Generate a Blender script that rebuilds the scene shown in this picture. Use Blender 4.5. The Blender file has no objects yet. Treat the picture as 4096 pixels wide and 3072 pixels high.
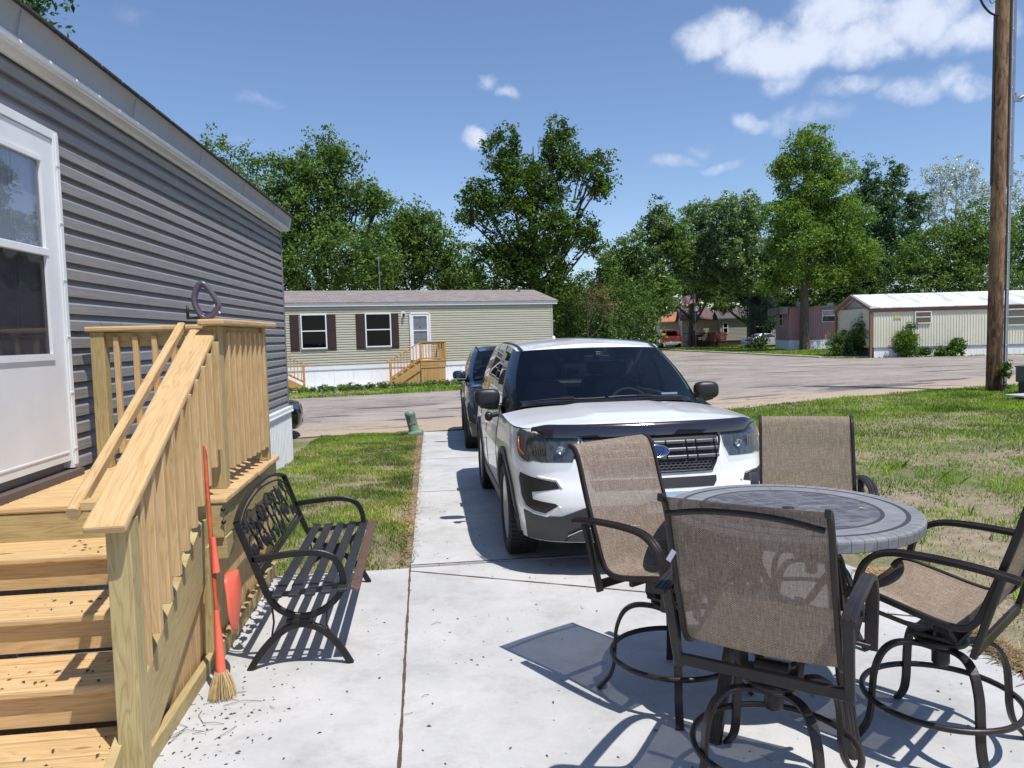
import bpy, math, random
import numpy as np
from mathutils import Vector, Matrix, geometry
random.seed(7)
RNG = np.random.default_rng(11)
SC = bpy.context.scene
COL = SC.collection
rad = math.radians

# ---------------------------------------------------------------- camera
def make_camera():
    yaw, pitch, roll = rad(6.60), rad(3.69), rad(-1.54)
    cy, sy, cp, sp = math.cos(yaw), math.sin(yaw), math.cos(pitch), math.sin(pitch)
    f = Vector((sy*cp, cy*cp, -sp)); r = Vector((cy, -sy, 0)); u = r.cross(f)
    cr, sr = math.cos(roll), math.sin(roll)
    r2 = cr*r + sr*u; u2 = -sr*r + cr*u
    cam = bpy.data.cameras.new('camera'); cam.sensor_width = 36; cam.lens = 26.37
    cam.clip_start = 0.05; cam.clip_end = 3000
    o = bpy.data.objects.new('camera', cam); COL.objects.link(o)
    m = Matrix((r2, u2, -f)).transposed().to_4x4(); m.translation = (0, 0, 1.7355)
    o.matrix_world = m
    SC.camera = o
make_camera()

# ---------------------------------------------------------------- light
SUN = Vector((0.255, -0.337, 0.906)).normalized()
SKY_STRENGTH = 0.127
SUN_STRENGTH = 5.0
EXPOSURE = 0.08
SC.view_settings.view_transform = 'Standard'
SC.view_settings.look = 'None'
SC.view_settings.exposure = EXPOSURE
SC.view_settings.gamma = 1
SC.view_settings.use_curve_mapping = False

def nn(nt, typ, **kw):
    n = nt.nodes.new(typ)
    for k, v in kw.items():
        if hasattr(n, k) and not k.startswith('i_'): setattr(n, k, v)
    return n
def lk(nt, a, b): nt.links.new(a, b)

CLOUDS = [ # direction, half width, half height (radians), weight
 ((0.357,0.870,0.340),.055,.030,1.0), ((0.405,0.855,0.325),.060,.034,1.0), ((0.44,0.835,0.318),.050,.036,1.0),
 ((0.47,0.812,0.345),.060,.042,1.0), ((0.50,0.800,0.315),.060,.032,1.0), ((0.545,0.775,0.330),.060,.040,1.0),
 ((0.585,0.750,0.305),.050,.030,.9), ((0.43,0.852,0.292),.030,.016,.6),
 ((0.491,0.827,0.273),.040,.016,.62), ((0.556,0.787,0.262),.055,.019,.72), ((0.590,0.765,0.255),.030,.015,.6),
 ((0.399,0.882,0.247),.028,.016,.62), ((0.445,0.860,0.248),.042,.026,.45), ((0.480,0.842,0.245),.03,.016,.4),
 ((0.315,0.925,0.212),.035,.010,.5), ((0.372,0.906,0.203),.032,.008,.4), ((0.34,0.912,0.225),.022,.008,.35),
 ((0.0925,0.947,0.313),.018,.012,.5), ((0.118,0.944,0.300),.018,.013,.6), ((0.072,0.966,0.248),.018,.015,.85),
 ((-0.185,0.940,0.285),.035,.012,.28), ((-0.30,0.88,0.36),.03,.014,.25), ((-0.20,0.95,0.24),.03,.008,.2),
]
def make_world():
    w = bpy.data.worlds.new('World'); SC.world = w; w.use_nodes = True
    nt = w.node_tree; nt.nodes.clear()
    out = nn(nt, 'ShaderNodeOutputWorld'); bg = nn(nt, 'ShaderNodeBackground')
    sky = nn(nt, 'ShaderNodeTexSky'); sky.sky_type = 'NISHITA'; sky.sun_disc = False
    sky.sun_elevation = math.asin(SUN.z); sky.sun_rotation = math.atan2(SUN.x, SUN.y)
    sky.air_density = 1.0; sky.dust_density = 0.25; sky.ozone_density = 2.2; sky.altitude = 200
    tint = nn(nt, 'ShaderNodeMix'); tint.data_type = 'RGBA'; tint.blend_type = 'MULTIPLY'
    tint.inputs[0].default_value = 1.0
    lk(nt, sky.outputs[0], tint.inputs[6]); tint.inputs[7].default_value = (.97, 1.0, 1.10, 1)
    tc = nn(nt, 'ShaderNodeTexCoord')
    D = tc.outputs['Generated']
    def math_(op, a, b=None, clamp=False):
        m = nn(nt, 'ShaderNodeMath'); m.operation = op; m.use_clamp = clamp
        for i, v in enumerate((a, b)):
            if v is None: continue
            if isinstance(v, (int, float)): m.inputs[i].default_value = v
            else: lk(nt, v, m.inputs[i])
        return m.outputs[0]
    # warp the direction a little so that the edges billow
    nz0 = nn(nt, 'ShaderNodeTexNoise'); nz0.inputs['Scale'].default_value = 14; nz0.inputs['Detail'].default_value = 5
    lk(nt, D, nz0.inputs['Vector'])
    sub = nn(nt, 'ShaderNodeVectorMath'); sub.operation = 'SUBTRACT'; lk(nt, nz0.outputs['Color'], sub.inputs[0]); sub.inputs[1].default_value = (.5, .5, .5)
    scl = nn(nt, 'ShaderNodeVectorMath'); scl.operation = 'SCALE'; lk(nt, sub.outputs[0], scl.inputs[0]); scl.inputs['Scale'].default_value = 0.055
    add = nn(nt, 'ShaderNodeVectorMath'); add.operation = 'ADD'; lk(nt, D, add.inputs[0]); lk(nt, scl.outputs[0], add.inputs[1])
    DW = add.outputs[0]
    total = None
    for c, sx, sy, wt in CLOUDS:
        c = Vector(c).normalized(); t = Vector((c.y, -c.x, 0)).normalized(); u = t.cross(c)
        t = (t - 0.10*u).normalized() if c.z > .22 else t
        res = []
        for v, s in ((t, sx*1.10), (u, sy*1.02)):
            off = -c.dot(v)/s
            dp = nn(nt, 'ShaderNodeVectorMath'); dp.operation = 'DOT_PRODUCT'
            lk(nt, DW, dp.inputs[0]); dp.inputs[1].default_value = v/s
            a = math_('ADD', dp.outputs['Value'], off)
            res.append(math_('MULTIPLY', a, a))
        b = math_('SUBTRACT', 1.0, math_('ADD', res[0], res[1]), True)
        b = math_('MULTIPLY', b, wt)
        total = b if total is None else math_('MAXIMUM', total, b)
    nz = nn(nt, 'ShaderNodeTexNoise'); nz.inputs['Scale'].default_value = 30; nz.inputs['Detail'].default_value = 9; nz.inputs['Roughness'].default_value = .62
    lk(nt, D, nz.inputs['Vector'])
    k = math_('MULTIPLY', math_('SUBTRACT', nz.outputs['Fac'], 0.5), 1.5)
    dens = math_('ADD', total, math_('MULTIPLY', k, math_('MULTIPLY', total, 2.0, True)))
    mr = nn(nt, 'ShaderNodeMapRange'); mr.interpolation_type = 'SMOOTHSTEP'
    lk(nt, dens, mr.inputs[0]); mr.inputs[1].default_value = 0.04; mr.inputs[2].default_value = 1.05; mr.inputs[4].default_value = 0.92
    mix = nn(nt, 'ShaderNodeMix'); mix.data_type = 'RGBA'
    lk(nt, mr.outputs[0], mix.inputs[0]); lk(nt, tint.outputs[2], mix.inputs[6]); mix.inputs[7].default_value = (6.0, 6.5, 7.7, 1)
    lk(nt, mix.outputs[2], bg.inputs['Color']); bg.inputs['Strength'].default_value = SKY_STRENGTH
    lk(nt, bg.outputs[0], out.inputs[0])
make_world()
def make_sun():
    l = bpy.data.lights.new('sun', 'SUN'); l.energy = SUN_STRENGTH; l.angle = rad(0.53); l.color = (1.0, 0.955, 0.89)
    o = bpy.data.objects.new('sun', l); COL.objects.link(o)
    o.rotation_euler = SUN.to_track_quat('Z', 'Y').to_euler(); o.location = SUN*60
make_sun()

# ---------------------------------------------------------------- helpers
def tag(o, label=None, cat=None, group=None, kind=None):
    if label: o['label'] = label
    if cat: o['category'] = cat
    if group: o['group'] = group
    if kind: o['kind'] = kind
    return o
def empty(name, loc=(0, 0, 0), rz=0, label=None, cat=None, group=None):
    o = bpy.data.objects.new(name, None); COL.objects.link(o); o.location = loc; o.rotation_euler = (0, 0, rz)
    o.empty_display_size = .2
    return tag(o, label, cat, group)
def children(o): return [c for c in bpy.data.objects if c.parent == o]
def copy_tree(o, parent=None):
    c = o.copy(); COL.objects.link(c); c.parent = parent
    for ch in children(o): copy_tree(ch, c)
    return c

class MB:
    def __init__(s): s.v = []; s.f = []; s.uv = []; s.sm = []; s.mi = []
    def add(s, vs, fs, uvs=None, smooth=False, mi=0, M=None):
        b = len(s.v)
        if M is not None: vs = [M @ Vector(p) for p in vs]
        s.v += [tuple(p) for p in vs]
        for i, f in enumerate(fs):
            s.f.append(tuple(b+k for k in f)); s.sm.append(smooth); s.mi.append(mi)
            s.uv.append(uvs[i] if uvs else [(vs[k][0]+vs[k][1], vs[k][2]) for k in f])
        return s
    def box(s, c, d, M=None, mi=0, R=None):
        """centre, full dims; grain (u) runs along the longest side"""
        cx, cy, cz = c; hx, hy, hz = d[0]/2, d[1]/2, d[2]/2
        P = [(sx*hx, sy*hy, sz*hz) for sz in (-1, 1) for sy in (-1, 1) for sx in (-1, 1)]
        F = [(0, 2, 3, 1), (4, 5, 7, 6), (0, 1, 5, 4), (2, 6, 7, 3), (0, 4, 6, 2), (1, 3, 7, 5)]
        L = max(range(3), key=lambda i: d[i]); o = [i for i in range(3) if i != L]
        ou, ov = random.uniform(0, 90), random.uniform(0, 90)
        uv = []
        for k, f in enumerate(F):
            ax = (2, 2, 1, 1, 0, 0)[k]
            r = []
            for i in f:
                p = P[i]
                if ax == L: r.append((ou+p[o[0]]*.25, ov+p[o[1]]))
                else:
                    oo = [i2 for i2 in o if i2 != ax][0]
                    r.append((ou+p[L], ov+p[oo]+ax*.37))
            uv.append(r)
        T = Matrix.Translation((cx, cy, cz))
        if R is not None: T = T @ R.to_4x4()
        if M is not None: T = M @ T
        return s.add(P, F, uv, False, mi, T)
    def beam(s, a, b, w, h, up=(0, 0, 1), mi=0, ext=0):
        """rectangular bar from a to b; w across, h along up"""
        a = Vector(a); b = Vector(b); d = b-a; L = d.length; d.normalize()
        up = Vector(up); x = d.cross(up)
        if x.length < 1e-4: x = d.cross(Vector((1, 0, 0)))
        x.normalize(); z = x.cross(d).normalized()
        R = Matrix((d, -x, z)).transposed()
        return s.box((a+b)/2, (L+ext, w, h), R=R, mi=mi)
    def tube(s, pts, r, n=8, closed=False, mi=0, rect=None, up=None, cap=True, smooth=True):
        pts = [Vector(p) for p in pts]; N = len(pts)
        rr = r if isinstance(r, (list, tuple)) else [r]*N
        T = []
        for i in range(N):
            if closed: t = pts[(i+1) % N]-pts[i-1]
            else: t = pts[min(i+1, N-1)]-pts[max(i-1, 0)]
            T.append(t.normalized())
        ref = Vector(up) if up else (Vector((0, 0, 1)) if abs(T[0].z) < .9 else Vector((1, 0, 0)))
        vs = []; x = None; acc = 0; us = [0]
        for i in range(1, N+1): us.append(us[-1]+(pts[i % N]-pts[i-1]).length)
        for i in range(N):
            if up: x = T[i].cross(ref)
            elif x is None: x = T[i].cross(ref)
            else: x = x-T[i]*x.dot(T[i])
            if x.length < 1e-6: x = T[i].orthogonal()
            x.normalize(); y = x.cross(T[i])
            if rect:
                w, h = rect[0]/2, rect[1]/2; c = min(w, h)*.35
                prof = [(-w+c, -h), (w-c, -h), (w, -h+c), (w, h-c), (w-c, h), (-w+c, h), (-w, h-c), (-w, -h+c)]
            else: prof = [(math.cos(2*math.pi*k/n)*rr[i], math.sin(2*math.pi*k/n)*rr[i]) for k in range(n)]
            vs += [pts[i]+x*a+y*b for a, b in prof]
        m = len(prof); fs = []; uv = []
        for i in range(N if closed else N-1):
            j = (i+1) % N
            for k in range(m):
                k2 = (k+1) % m
                fs.append((i*m+k, i*m+k2, j*m+k2, j*m+k)); uv.append([(us[i], k*.02), (us[i], k*.02+.02), (us[i+1], k*.02+.02), (us[i+1], k*.02)])
        s.add(vs, fs, uv, smooth and not rect, mi)
        if cap and not closed:
            s.add(vs[:m], [tuple(range(m))], None, False, mi); s.add(vs[-m:], [tuple(reversed(range(m)))], None, False, mi)
        return s
    def lathe(s, prof, n=24, M=None, mi=0, smooth=True):
        vs = []; fs = []
        for r, z in prof: vs += [(r*math.cos(2*math.pi*k/n), r*math.sin(2*math.pi*k/n), z) for k in range(n)]
        for i in range(len(prof)-1):
            for k in range(n):
                k2 = (k+1) % n; fs.append((i*n+k, i*n+k2, (i+1)*n+k2, (i+1)*n+k))
        return s.add(vs, fs, None, smooth, mi, M)
    def prism(s, out, z0, z1, M=None, mi=0):
        n = len(out); vs = [(x, y, z0) for x, y in out]+[(x, y, z1) for x, y in out]
        fs = [tuple(reversed(range(n))), tuple(range(n, 2*n))]+[(i, (i+1) % n, n+(i+1) % n, n+i) for i in range(n)]
        return s.add(vs, fs, None, False, mi, M)
    def grid(s, fn, nu, nv, mi=0, smooth=True, uvf=None, keep=None, flip=False):
        vs = [fn(i/nu, j/nv) for j in range(nv+1) for i in range(nu+1)]
        fs = []; uv = []
        for j in range(nv):
            for i in range(nu):
                q = [j*(nu+1)+i, j*(nu+1)+i+1, (j+1)*(nu+1)+i+1, (j+1)*(nu+1)+i]
                c = [(i/nu, j/nv), ((i+1)/nu, j/nv), ((i+1)/nu, (j+1)/nv), (i/nu, (j+1)/nv)]
                if keep and not keep(vs[q[0]], vs[q[2]], i/nu, j/nv): continue
                if flip: q.reverse(); c.reverse()
                fs.append(tuple(q)); uv.append([uvf(*a) for a in c] if uvf else c)
        return s.add(vs, fs, uv, smooth, mi)
    def build(s, name, mats, parent=None, bevel=0, seg=1, loc=None, sub=0, solid=0, weld=False):
        me = bpy.data.meshes.new(name); me.from_pydata(s.v, [], s.f)
        if not isinstance(mats, (list, tuple)): mats = [mats]
        for m in mats: me.materials.append(m)
        me.polygons.foreach_set('use_smooth', s.sm); me.polygons.foreach_set('material_index', s.mi)
        uvl = me.uv_layers.new(name='UVMap'); flat = [c for f in s.uv for p in f for c in (p[0], p[1])]
        uvl.data.foreach_set('uv', flat)
        me.update()
        o = bpy.data.objects.new(name, me); COL.objects.link(o)
        if parent: o.parent = parent
        if loc: o.location = loc
        if weld: m = o.modifiers.new('weld', 'WELD'); m.merge_threshold = .0005
        if solid: m = o.modifiers.new('solid', 'SOLIDIFY'); m.thickness = solid; m.offset = -1
        if bevel: m = o.modifiers.new('bevel', 'BEVEL'); m.width = bevel; m.segments = seg; m.limit_method = 'ANGLE'; m.angle_limit = rad(50)
        if sub: m = o.modifiers.new('sub', 'SUBSURF'); m.levels = sub; m.render_levels = sub
        return o

def fast_mesh(name, V, nper, mats, parent=None, mi=None):
    """V (n,nper,3): n separate polygons of nper corners"""
    n = len(V); me = bpy.data.meshes.new(name)
    me.vertices.add(n*nper); me.loops.add(n*nper); me.polygons.add(n)
    me.vertices.foreach_set('co', np.ascontiguousarray(V, dtype=np.float32).ravel())
    me.loops.foreach_set('vertex_index', np.arange(n*nper, dtype=np.int32))
    me.polygons.foreach_set('loop_start', np.arange(0, n*nper, nper, dtype=np.int32))
    me.polygons.foreach_set('loop_total', np.full(n, nper, dtype=np.int32))
    if not isinstance(mats, (list, tuple)): mats = [mats]
    for m in mats: me.materials.append(m)
    if mi is not None: me.polygons.foreach_set('material_index', mi.astype(np.int32))
    me.update(calc_edges=True)
    o = bpy.data.objects.new(name, me); COL.objects.link(o)
    if parent: o.parent = parent
    return o

def catmull(pts, n=8, closed=False):
    P = [Vector(p) for p in pts]; out = []; N = len(P)
    for i in range(N if closed else N-1):
        if closed: a, b, c, d = P[i-1], P[i], P[(i+1) % N], P[(i+2) % N]
        else: a, b, c, d = P[max(i-1, 0)], P[i], P[i+1], P[min(i+2, N-1)]
        for k in range(n):
            t = k/n
            out.append(.5*((2*b)+(c-a)*t+(2*a-5*b+4*c-d)*t*t+(3*b-a-3*c+d)*t**3))
    if not closed: out.append(P[-1])
    return out
def text_mesh(txt, size, depth=.002):
    cu = bpy.data.curves.new('txt', 'FONT'); cu.body = txt; cu.size = size; cu.extrude = depth; cu.align_x = 'CENTER'; cu.align_y = 'CENTER'; cu.resolution_u = 3
    o = bpy.data.objects.new('txt', cu); COL.objects.link(o)
    dg = bpy.context.evaluated_depsgraph_get(); me = o.evaluated_get(dg).to_mesh()
    vs = [tuple(v.co) for v in me.vertices]; fs = [tuple(p.vertices) for p in me.polygons]
    o.evaluated_get(dg).to_mesh_clear(); bpy.data.objects.remove(o); bpy.data.curves.remove(cu)
    return vs, fs

# ---------------------------------------------------------------- materials
def newmat(name):
    m = bpy.data.materials.new(name); m.use_nodes = True; nt = m.node_tree
    b = nt.nodes['Principled BSDF']
    return m, nt, b
def pm(name, col, rough=.5, metal=0, col2=None, nscale=6, amount=1, bump=0, bscale=60, coat=0, spec=.5, obj=True, detail=4, stretch=None, contrast=(.35, .65), bumpd=.01):
    m, nt, b = newmat(name)
    b.inputs['Base Color'].default_value = (*col, 1); b.inputs['Roughness'].default_value = rough; b.inputs['Metallic'].default_value = metal
    b.inputs['Specular IOR Level'].default_value = spec
    if coat: b.inputs['Coat Weight'].default_value = coat; b.inputs['Coat Roughness'].default_value = .03
    if col2 or bump:
        tc = nn(nt, 'ShaderNodeTexCoord'); src = tc.outputs['Object' if obj else 'UV']
        if stretch:
            mp = nn(nt, 'ShaderNodeMapping'); mp.inputs['Scale'].default_value = stretch; lk(nt, src, mp.inputs[0]); src = mp.outputs[0]
    if col2:
        nz = nn(nt, 'ShaderNodeTexNoise'); nz.inputs['Scale'].default_value = nscale; nz.inputs['Detail'].default_value = detail; nz.inputs['Roughness'].default_value = .6
        lk(nt, src, nz.inputs['Vector'])
        cr = nn(nt, 'ShaderNodeValToRGB'); cr.color_ramp.elements[0].position = contrast[0]; cr.color_ramp.elements[1].position = contrast[1]
        cr.color_ramp.elements[0].color = (*col, 1); cr.color_ramp.elements[1].color = (*col2, 1)
        lk(nt, nz.outputs['Fac'], cr.inputs[0]); lk(nt, cr.outputs[0], b.inputs['Base Color'])
    if bump:
        n2 = nn(nt, 'ShaderNodeTexNoise'); n2.inputs['Scale'].default_value = bscale; n2.inputs['Detail'].default_value = 4
        lk(nt, src, n2.inputs['Vector'])
        bp = nn(nt, 'ShaderNodeBump'); bp.inputs['Strength'].default_value = bump; bp.inputs['Distance'].default_value = bumpd
        lk(nt, n2.outputs['Fac'], bp.inputs['Height']); lk(nt, bp.outputs[0], b.inputs['Normal'])
    return m
def ramp(nt, src, stops):
    cr = nn(nt, 'ShaderNodeValToRGB'); e = cr.color_ramp.elements
    while len(e) < len(stops): e.new(.5)
    for i, (p, c) in enumerate(stops): e[i].position = p; e[i].color = (*c, 1)
    lk(nt, src, cr.inputs[0]); return cr.outputs[0]
def mixc(nt, fac, a, b, mode='MIX'):
    m = nn(nt, 'ShaderNodeMix'); m.data_type = 'RGBA'; m.blend_type = mode
    for i, v in ((0, fac), (6, a), (7, b)):
        if isinstance(v, (int, float)): m.inputs[i].default_value = v
        elif isinstance(v, tuple): m.inputs[i].default_value = (*v, 1)
        else: lk(nt, v, m.inputs[i])
    return m.outputs[2]
def fmath(nt, op, a, b=None, c=None, clamp=False):
    m = nn(nt, 'ShaderNodeMath'); m.operation = op; m.use_clamp = clamp
    for i, v in enumerate((a, b, c)):
        if v is None: continue
        if isinstance(v, (int, float)): m.inputs[i].default_value = v
        else: lk(nt, v, m.inputs[i])
    return m.outputs[0]
def noise(nt, src, scale, detail=4, rough=.55, dist=0):
    n = nn(nt, 'ShaderNodeTexNoise'); n.inputs['Scale'].default_value = scale; n.inputs['Detail'].default_value = detail
    n.inputs['Roughness'].default_value = rough; n.inputs['Distortion'].default_value = dist
    lk(nt, src, n.inputs['Vector']); return n.outputs['Fac']
def mapping(nt, src, scale=(1, 1, 1), loc=(0, 0, 0)):
    mp = nn(nt, 'ShaderNodeMapping'); mp.inputs['Scale'].default_value = scale; mp.inputs['Location'].default_value = loc
    lk(nt, src, mp.inputs[0]); return mp.outputs[0]
def bumpn(nt, h, b, strength=.5, dist=.01):
    bp = nn(nt, 'ShaderNodeBump'); bp.inputs['Strength'].default_value = strength; bp.inputs['Distance'].default_value = dist
    lk(nt, h, bp.inputs['Height']); lk(nt, bp.outputs[0], b.inputs['Normal'])

def wood(name, light, dark, knot=(.16, .07, .02), grain=1.0):
    m, nt, b = newmat(name)
    uv = nn(nt, 'ShaderNodeTexCoord').outputs['UV']
    n0 = noise(nt, mapping(nt, uv, (1.3, 14, 1)), 1.0, 3, .5, .4)
    rings = fmath(nt, 'FRACT', fmath(nt, 'MULTIPLY', n0, 9.0*grain))
    rings = fmath(nt, 'ABSOLUTE', fmath(nt, 'SUBTRACT', rings, .5))
    c = ramp(nt, rings, [(.0, dark), (.20, tuple((a*.7+c_*.3) for a, c_ in zip(light, dark))), (.5, light)])
    fine = noise(nt, mapping(nt, uv, (6, 260, 1)), 1.0, 3)
    c = mixc(nt, .35, c, ramp(nt, fine, [(.3, (.62, .62, .62)), (.7, (1.2, 1.2, 1.2))]), 'MULTIPLY')
    big = noise(nt, mapping(nt, uv, (.8, 3, 1)), 1.0, 2)
    c = mixc(nt, .55, c, ramp(nt, big, [(.3, (.78, .8, .74)), (.7, (1.12, 1.08, 1.05))]), 'MULTIPLY')
    vo = nn(nt, 'ShaderNodeTexVoronoi'); vo.inputs['Scale'].default_value = 1.0; vo.inputs['Randomness'].default_value = 1
    lk(nt, mapping(nt, uv, (1.9, 6.5, 1)), vo.inputs['Vector'])
    k = ramp(nt, vo.outputs['Distance'], [(.0, (1, 1, 1)), (.06, (.8, .8, .8)), (.11, (0, 0, 0))])
    c = mixc(nt, k, c, knot)
    lk(nt, c, b.inputs['Base Color']); b.inputs['Roughness'].default_value = .72; b.inputs['Specular IOR Level'].default_value = .25
    bumpn(nt, fine, b, .25, .004)
    return m

def leafmat(name, dark, light, trans=.35, gloss=.0, clump=.9):
    m = bpy.data.materials.new(name); m.use_nodes = True; nt = m.node_tree; nt.nodes.clear()
    out = nn(nt, 'ShaderNodeOutputMaterial'); g = nn(nt, 'ShaderNodeNewGeometry')
    c = ramp(nt, g.outputs['Random Per Island'], [(0, dark), (.6, tuple((a+b_)/2 for a, b_ in zip(dark, light))), (1, light)])
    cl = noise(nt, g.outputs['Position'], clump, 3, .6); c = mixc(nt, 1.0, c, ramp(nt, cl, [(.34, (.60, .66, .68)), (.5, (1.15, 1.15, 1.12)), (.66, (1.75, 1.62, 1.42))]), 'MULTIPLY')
    d = nn(nt, 'ShaderNodeBsdfDiffuse'); t = nn(nt, 'ShaderNodeBsdfTranslucent'); lk(nt, c, d.inputs[0])
    lk(nt, mixc(nt, 1.0, c, (1.25, 1.35, .55), 'MULTIPLY'), t.inputs[0])
    mx = nn(nt, 'ShaderNodeMixShader'); mx.inputs[0].default_value = trans
    lk(nt, d.outputs[0], mx.inputs[1]); lk(nt, t.outputs[0], mx.inputs[2])
    last = mx.outputs[0]
    if gloss:
        gl = nn(nt, 'ShaderNodeBsdfGlossy'); gl.inputs['Roughness'].default_value = .42; gl.inputs[0].default_value = (.9, .95, 1, 1)
        m2 = nn(nt, 'ShaderNodeMixShader'); m2.inputs[0].default_value = gloss; lk(nt, last, m2.inputs[1]); lk(nt, gl.outputs[0], m2.inputs[2]); last = m2.outputs[0]
    lk(nt, last, out.inputs[0]); return m

def glassmat(name, tint, refl=.12, rough=.01, op=0.0, opcol=(.02, .02, .025), fres=.8):
    """window glass: tinted see-through plus mirror reflection by angle"""
    m = bpy.data.materials.new(name); m.use_nodes = True; nt = m.node_tree; nt.nodes.clear()
    out = nn(nt, 'ShaderNodeOutputMaterial'); t = nn(nt, 'ShaderNodeBsdfTransparent'); t.inputs[0].default_value = (*tint, 1)
    d = nn(nt, 'ShaderNodeBsdfDiffuse'); d.inputs[0].default_value = (*opcol, 1)
    mx0 = nn(nt, 'ShaderNodeMixShader'); mx0.inputs[0].default_value = op; lk(nt, t.outputs[0], mx0.inputs[1]); lk(nt, d.outputs[0], mx0.inputs[2])
    gl = nn(nt, 'ShaderNodeBsdfGlossy'); gl.inputs['Roughness'].default_value = rough
    lw = nn(nt, 'ShaderNodeLayerWeight'); lw.inputs[0].default_value = .5
    f = fmath(nt, 'ADD', fmath(nt, 'MULTIPLY', fmath(nt, 'POWER', lw.outputs['Facing'], 4.0), fres), refl, clamp=True)
    mx = nn(nt, 'ShaderNodeMixShader'); lk(nt, f, mx.inputs[0]); lk(nt, mx0.outputs[0], mx.inputs[1]); lk(nt, gl.outputs[0], mx.inputs[2])
    lk(nt, mx.outputs[0], out.inputs[0]); return m

M_ = {}
M_['white_trim'] = pm('white_trim', (.74, .76, .78), .45, col2=(.68, .70, .72), nscale=3)
M_['white_vinyl'] = pm('white_vinyl', (.82, .83, .84), .5, col2=(.75, .76, .77), nscale=5)
M_['fascia'] = pm('fascia', (.34, .35, .37), .4, col2=(.30, .31, .33), nscale=2)
M_['rail_metal'] = pm('bench_metal', (.012, .012, .014), .38, col2=(.022, .021, .021), nscale=18, bump=.15, bscale=90, spec=.28)
M_['bench_slat'] = pm('bench_slat', (.022, .023, .026), .45, col2=(.035, .036, .04), nscale=14, bump=.15, bscale=120, spec=.3)
M_['brown_slat'] = pm('brown_slat', (.085, .045, .032), .6, col2=(.13, .075, .055), nscale=30, bump=.2, bscale=150)
M_['bronze'] = pm('chair_metal', (.017, .013, .012), .36, col2=(.028, .023, .021), nscale=12, bump=.08, bscale=200, spec=.35)
M_['black_plastic'] = pm('black_plastic', (.014, .014, .015), .42, bump=.1, bscale=300)
M_['dark_grey_plastic'] = pm('grey_plastic', (.045, .047, .052), .5, bump=.1, bscale=300)
M_['rubber'] = pm('rubber', (.012, .012, .012), .75, bump=.3, bscale=80)
M_['white_paint'] = pm('white_paint', (.80, .81, .82), .28, coat=.8, col2=(.78, .79, .80), nscale=2)
M_['blue_paint'] = pm('blue_paint', (.010, .026, .050), .25, coat=1.0, metal=.3, col2=(.012, .03, .055), nscale=2)
M_['black_paint'] = pm('black_paint', (.006, .007, .010), .2, coat=1.0)
M_['silver_paint'] = pm('silver_paint', (.50, .53, .57), .3, metal=.4, coat=.7)
M_['red_paint'] = pm('red_paint', (.20, .008, .010), .25, coat=.9)
M_['glass'] = glassmat('car_glass', (.46, .53, .57), .05)
M_['dark_glass'] = glassmat('dark_glass', (.06, .07, .08), .10)
M_['house_glass'] = glassmat('house_glass', (.42, .50, .50), .015)
M_['side_glass'] = glassmat('side_glass', (.05, .055, .06), .22)
M_['clear_lens'] = glassmat('clear_lens', (.92, .94, .94), .05, .05)
M_['chrome'] = pm('chrome', (.62, .63, .65), .16, 1)
M_['rim'] = pm('rim_silver', (.55, .56, .58), .3, .7)
M_['lamp_grey'] = pm('reflector', (.20, .21, .22), .2, .8)
M_['orange_lens'] = pm('orange_lens', (.55, .09, .02), .2)
M_['red_lens'] = pm('red_lens', (.30, .01, .01), .2)
M_['interior'] = pm('interior', (.055, .057, .063), .7)
M_['seat_cloth'] = pm('seat_cloth', (.09, .092, .10), .85)
M_['coral'] = pm('coral_plastic', (.74, .14, .085), .42, col2=(.64, .11, .06), nscale=9)
M_['broom_stick'] = pm('broom_stick', (.52, .10, .03), .5, col2=(.28, .055, .02), nscale=30, stretch=(1, 1, .3))
M_['straw'] = pm('straw', (.62, .48, .26), .8, col2=(.48, .34, .16), nscale=60)
M_['purple'] = pm('purple_plastic', (.085, .025, .13), .3)
M_['grey_gloss'] = pm('grey_gloss', (.09, .09, .10), .28)
M_['maroon_trim'] = pm('maroon_shutter', (.032, .014, .013), .5, bump=.1, bscale=100)
M_['pedestal'] = pm('green_plastic', (.19, .27, .21), .5, col2=(.15, .215, .17), nscale=8)
M_['concrete_dark'] = pm('joint_dirt', (.06, .035, .022), .95, col2=(.14, .09, .06), nscale=60)
M_['bark'] = pm('bark', (.07, .055, .042), .9, col2=(.13, .11, .09), nscale=9, stretch=(1, 1, .2), bump=.9, bscale=14, bumpd=.05)
M_['pine_deck'] = wood('pine_boards', (.60, .42, .225), (.50, .32, .145))
M_['pine_post'] = wood('treated_pine', (.47, .375, .19), (.36, .265, .115), grain=1.3)
M_['pine_far'] = wood('pine_far', (.56, .34, .14), (.44, .235, .08))
M_['red_deck'] = pm('red_deck', (.20, .05, .025), .7, col2=(.13, .03, .02), nscale=6)
M_['galv'] = pm('galvanised', (.30, .33, .37), .38, .6, col2=(.24, .27, .31), nscale=5)
# ---------------------------------------------------------------- terrain
def lerp_tab(x, tab):
    if x <= tab[0][0]: return tab[0][1]
    for (a, va), (b, vb) in zip(tab, tab[1:]):
        if x <= b: return va+(vb-va)*(x-a)/(b-a)
    return tab[-1][1]
def gz(x, y):
    base = lerp_tab(y, [(6, 0), (12, -.12), (16, -.30)])
    k = 1-.6*min(max((x-4)/10, 0), 1)
    return base*k
def gz_np(x, y):
    return np.interp(y, [6, 12, 16], [0, -.12, -.30])*(1-.6*np.clip((x-4)/10, 0, 1))

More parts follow.
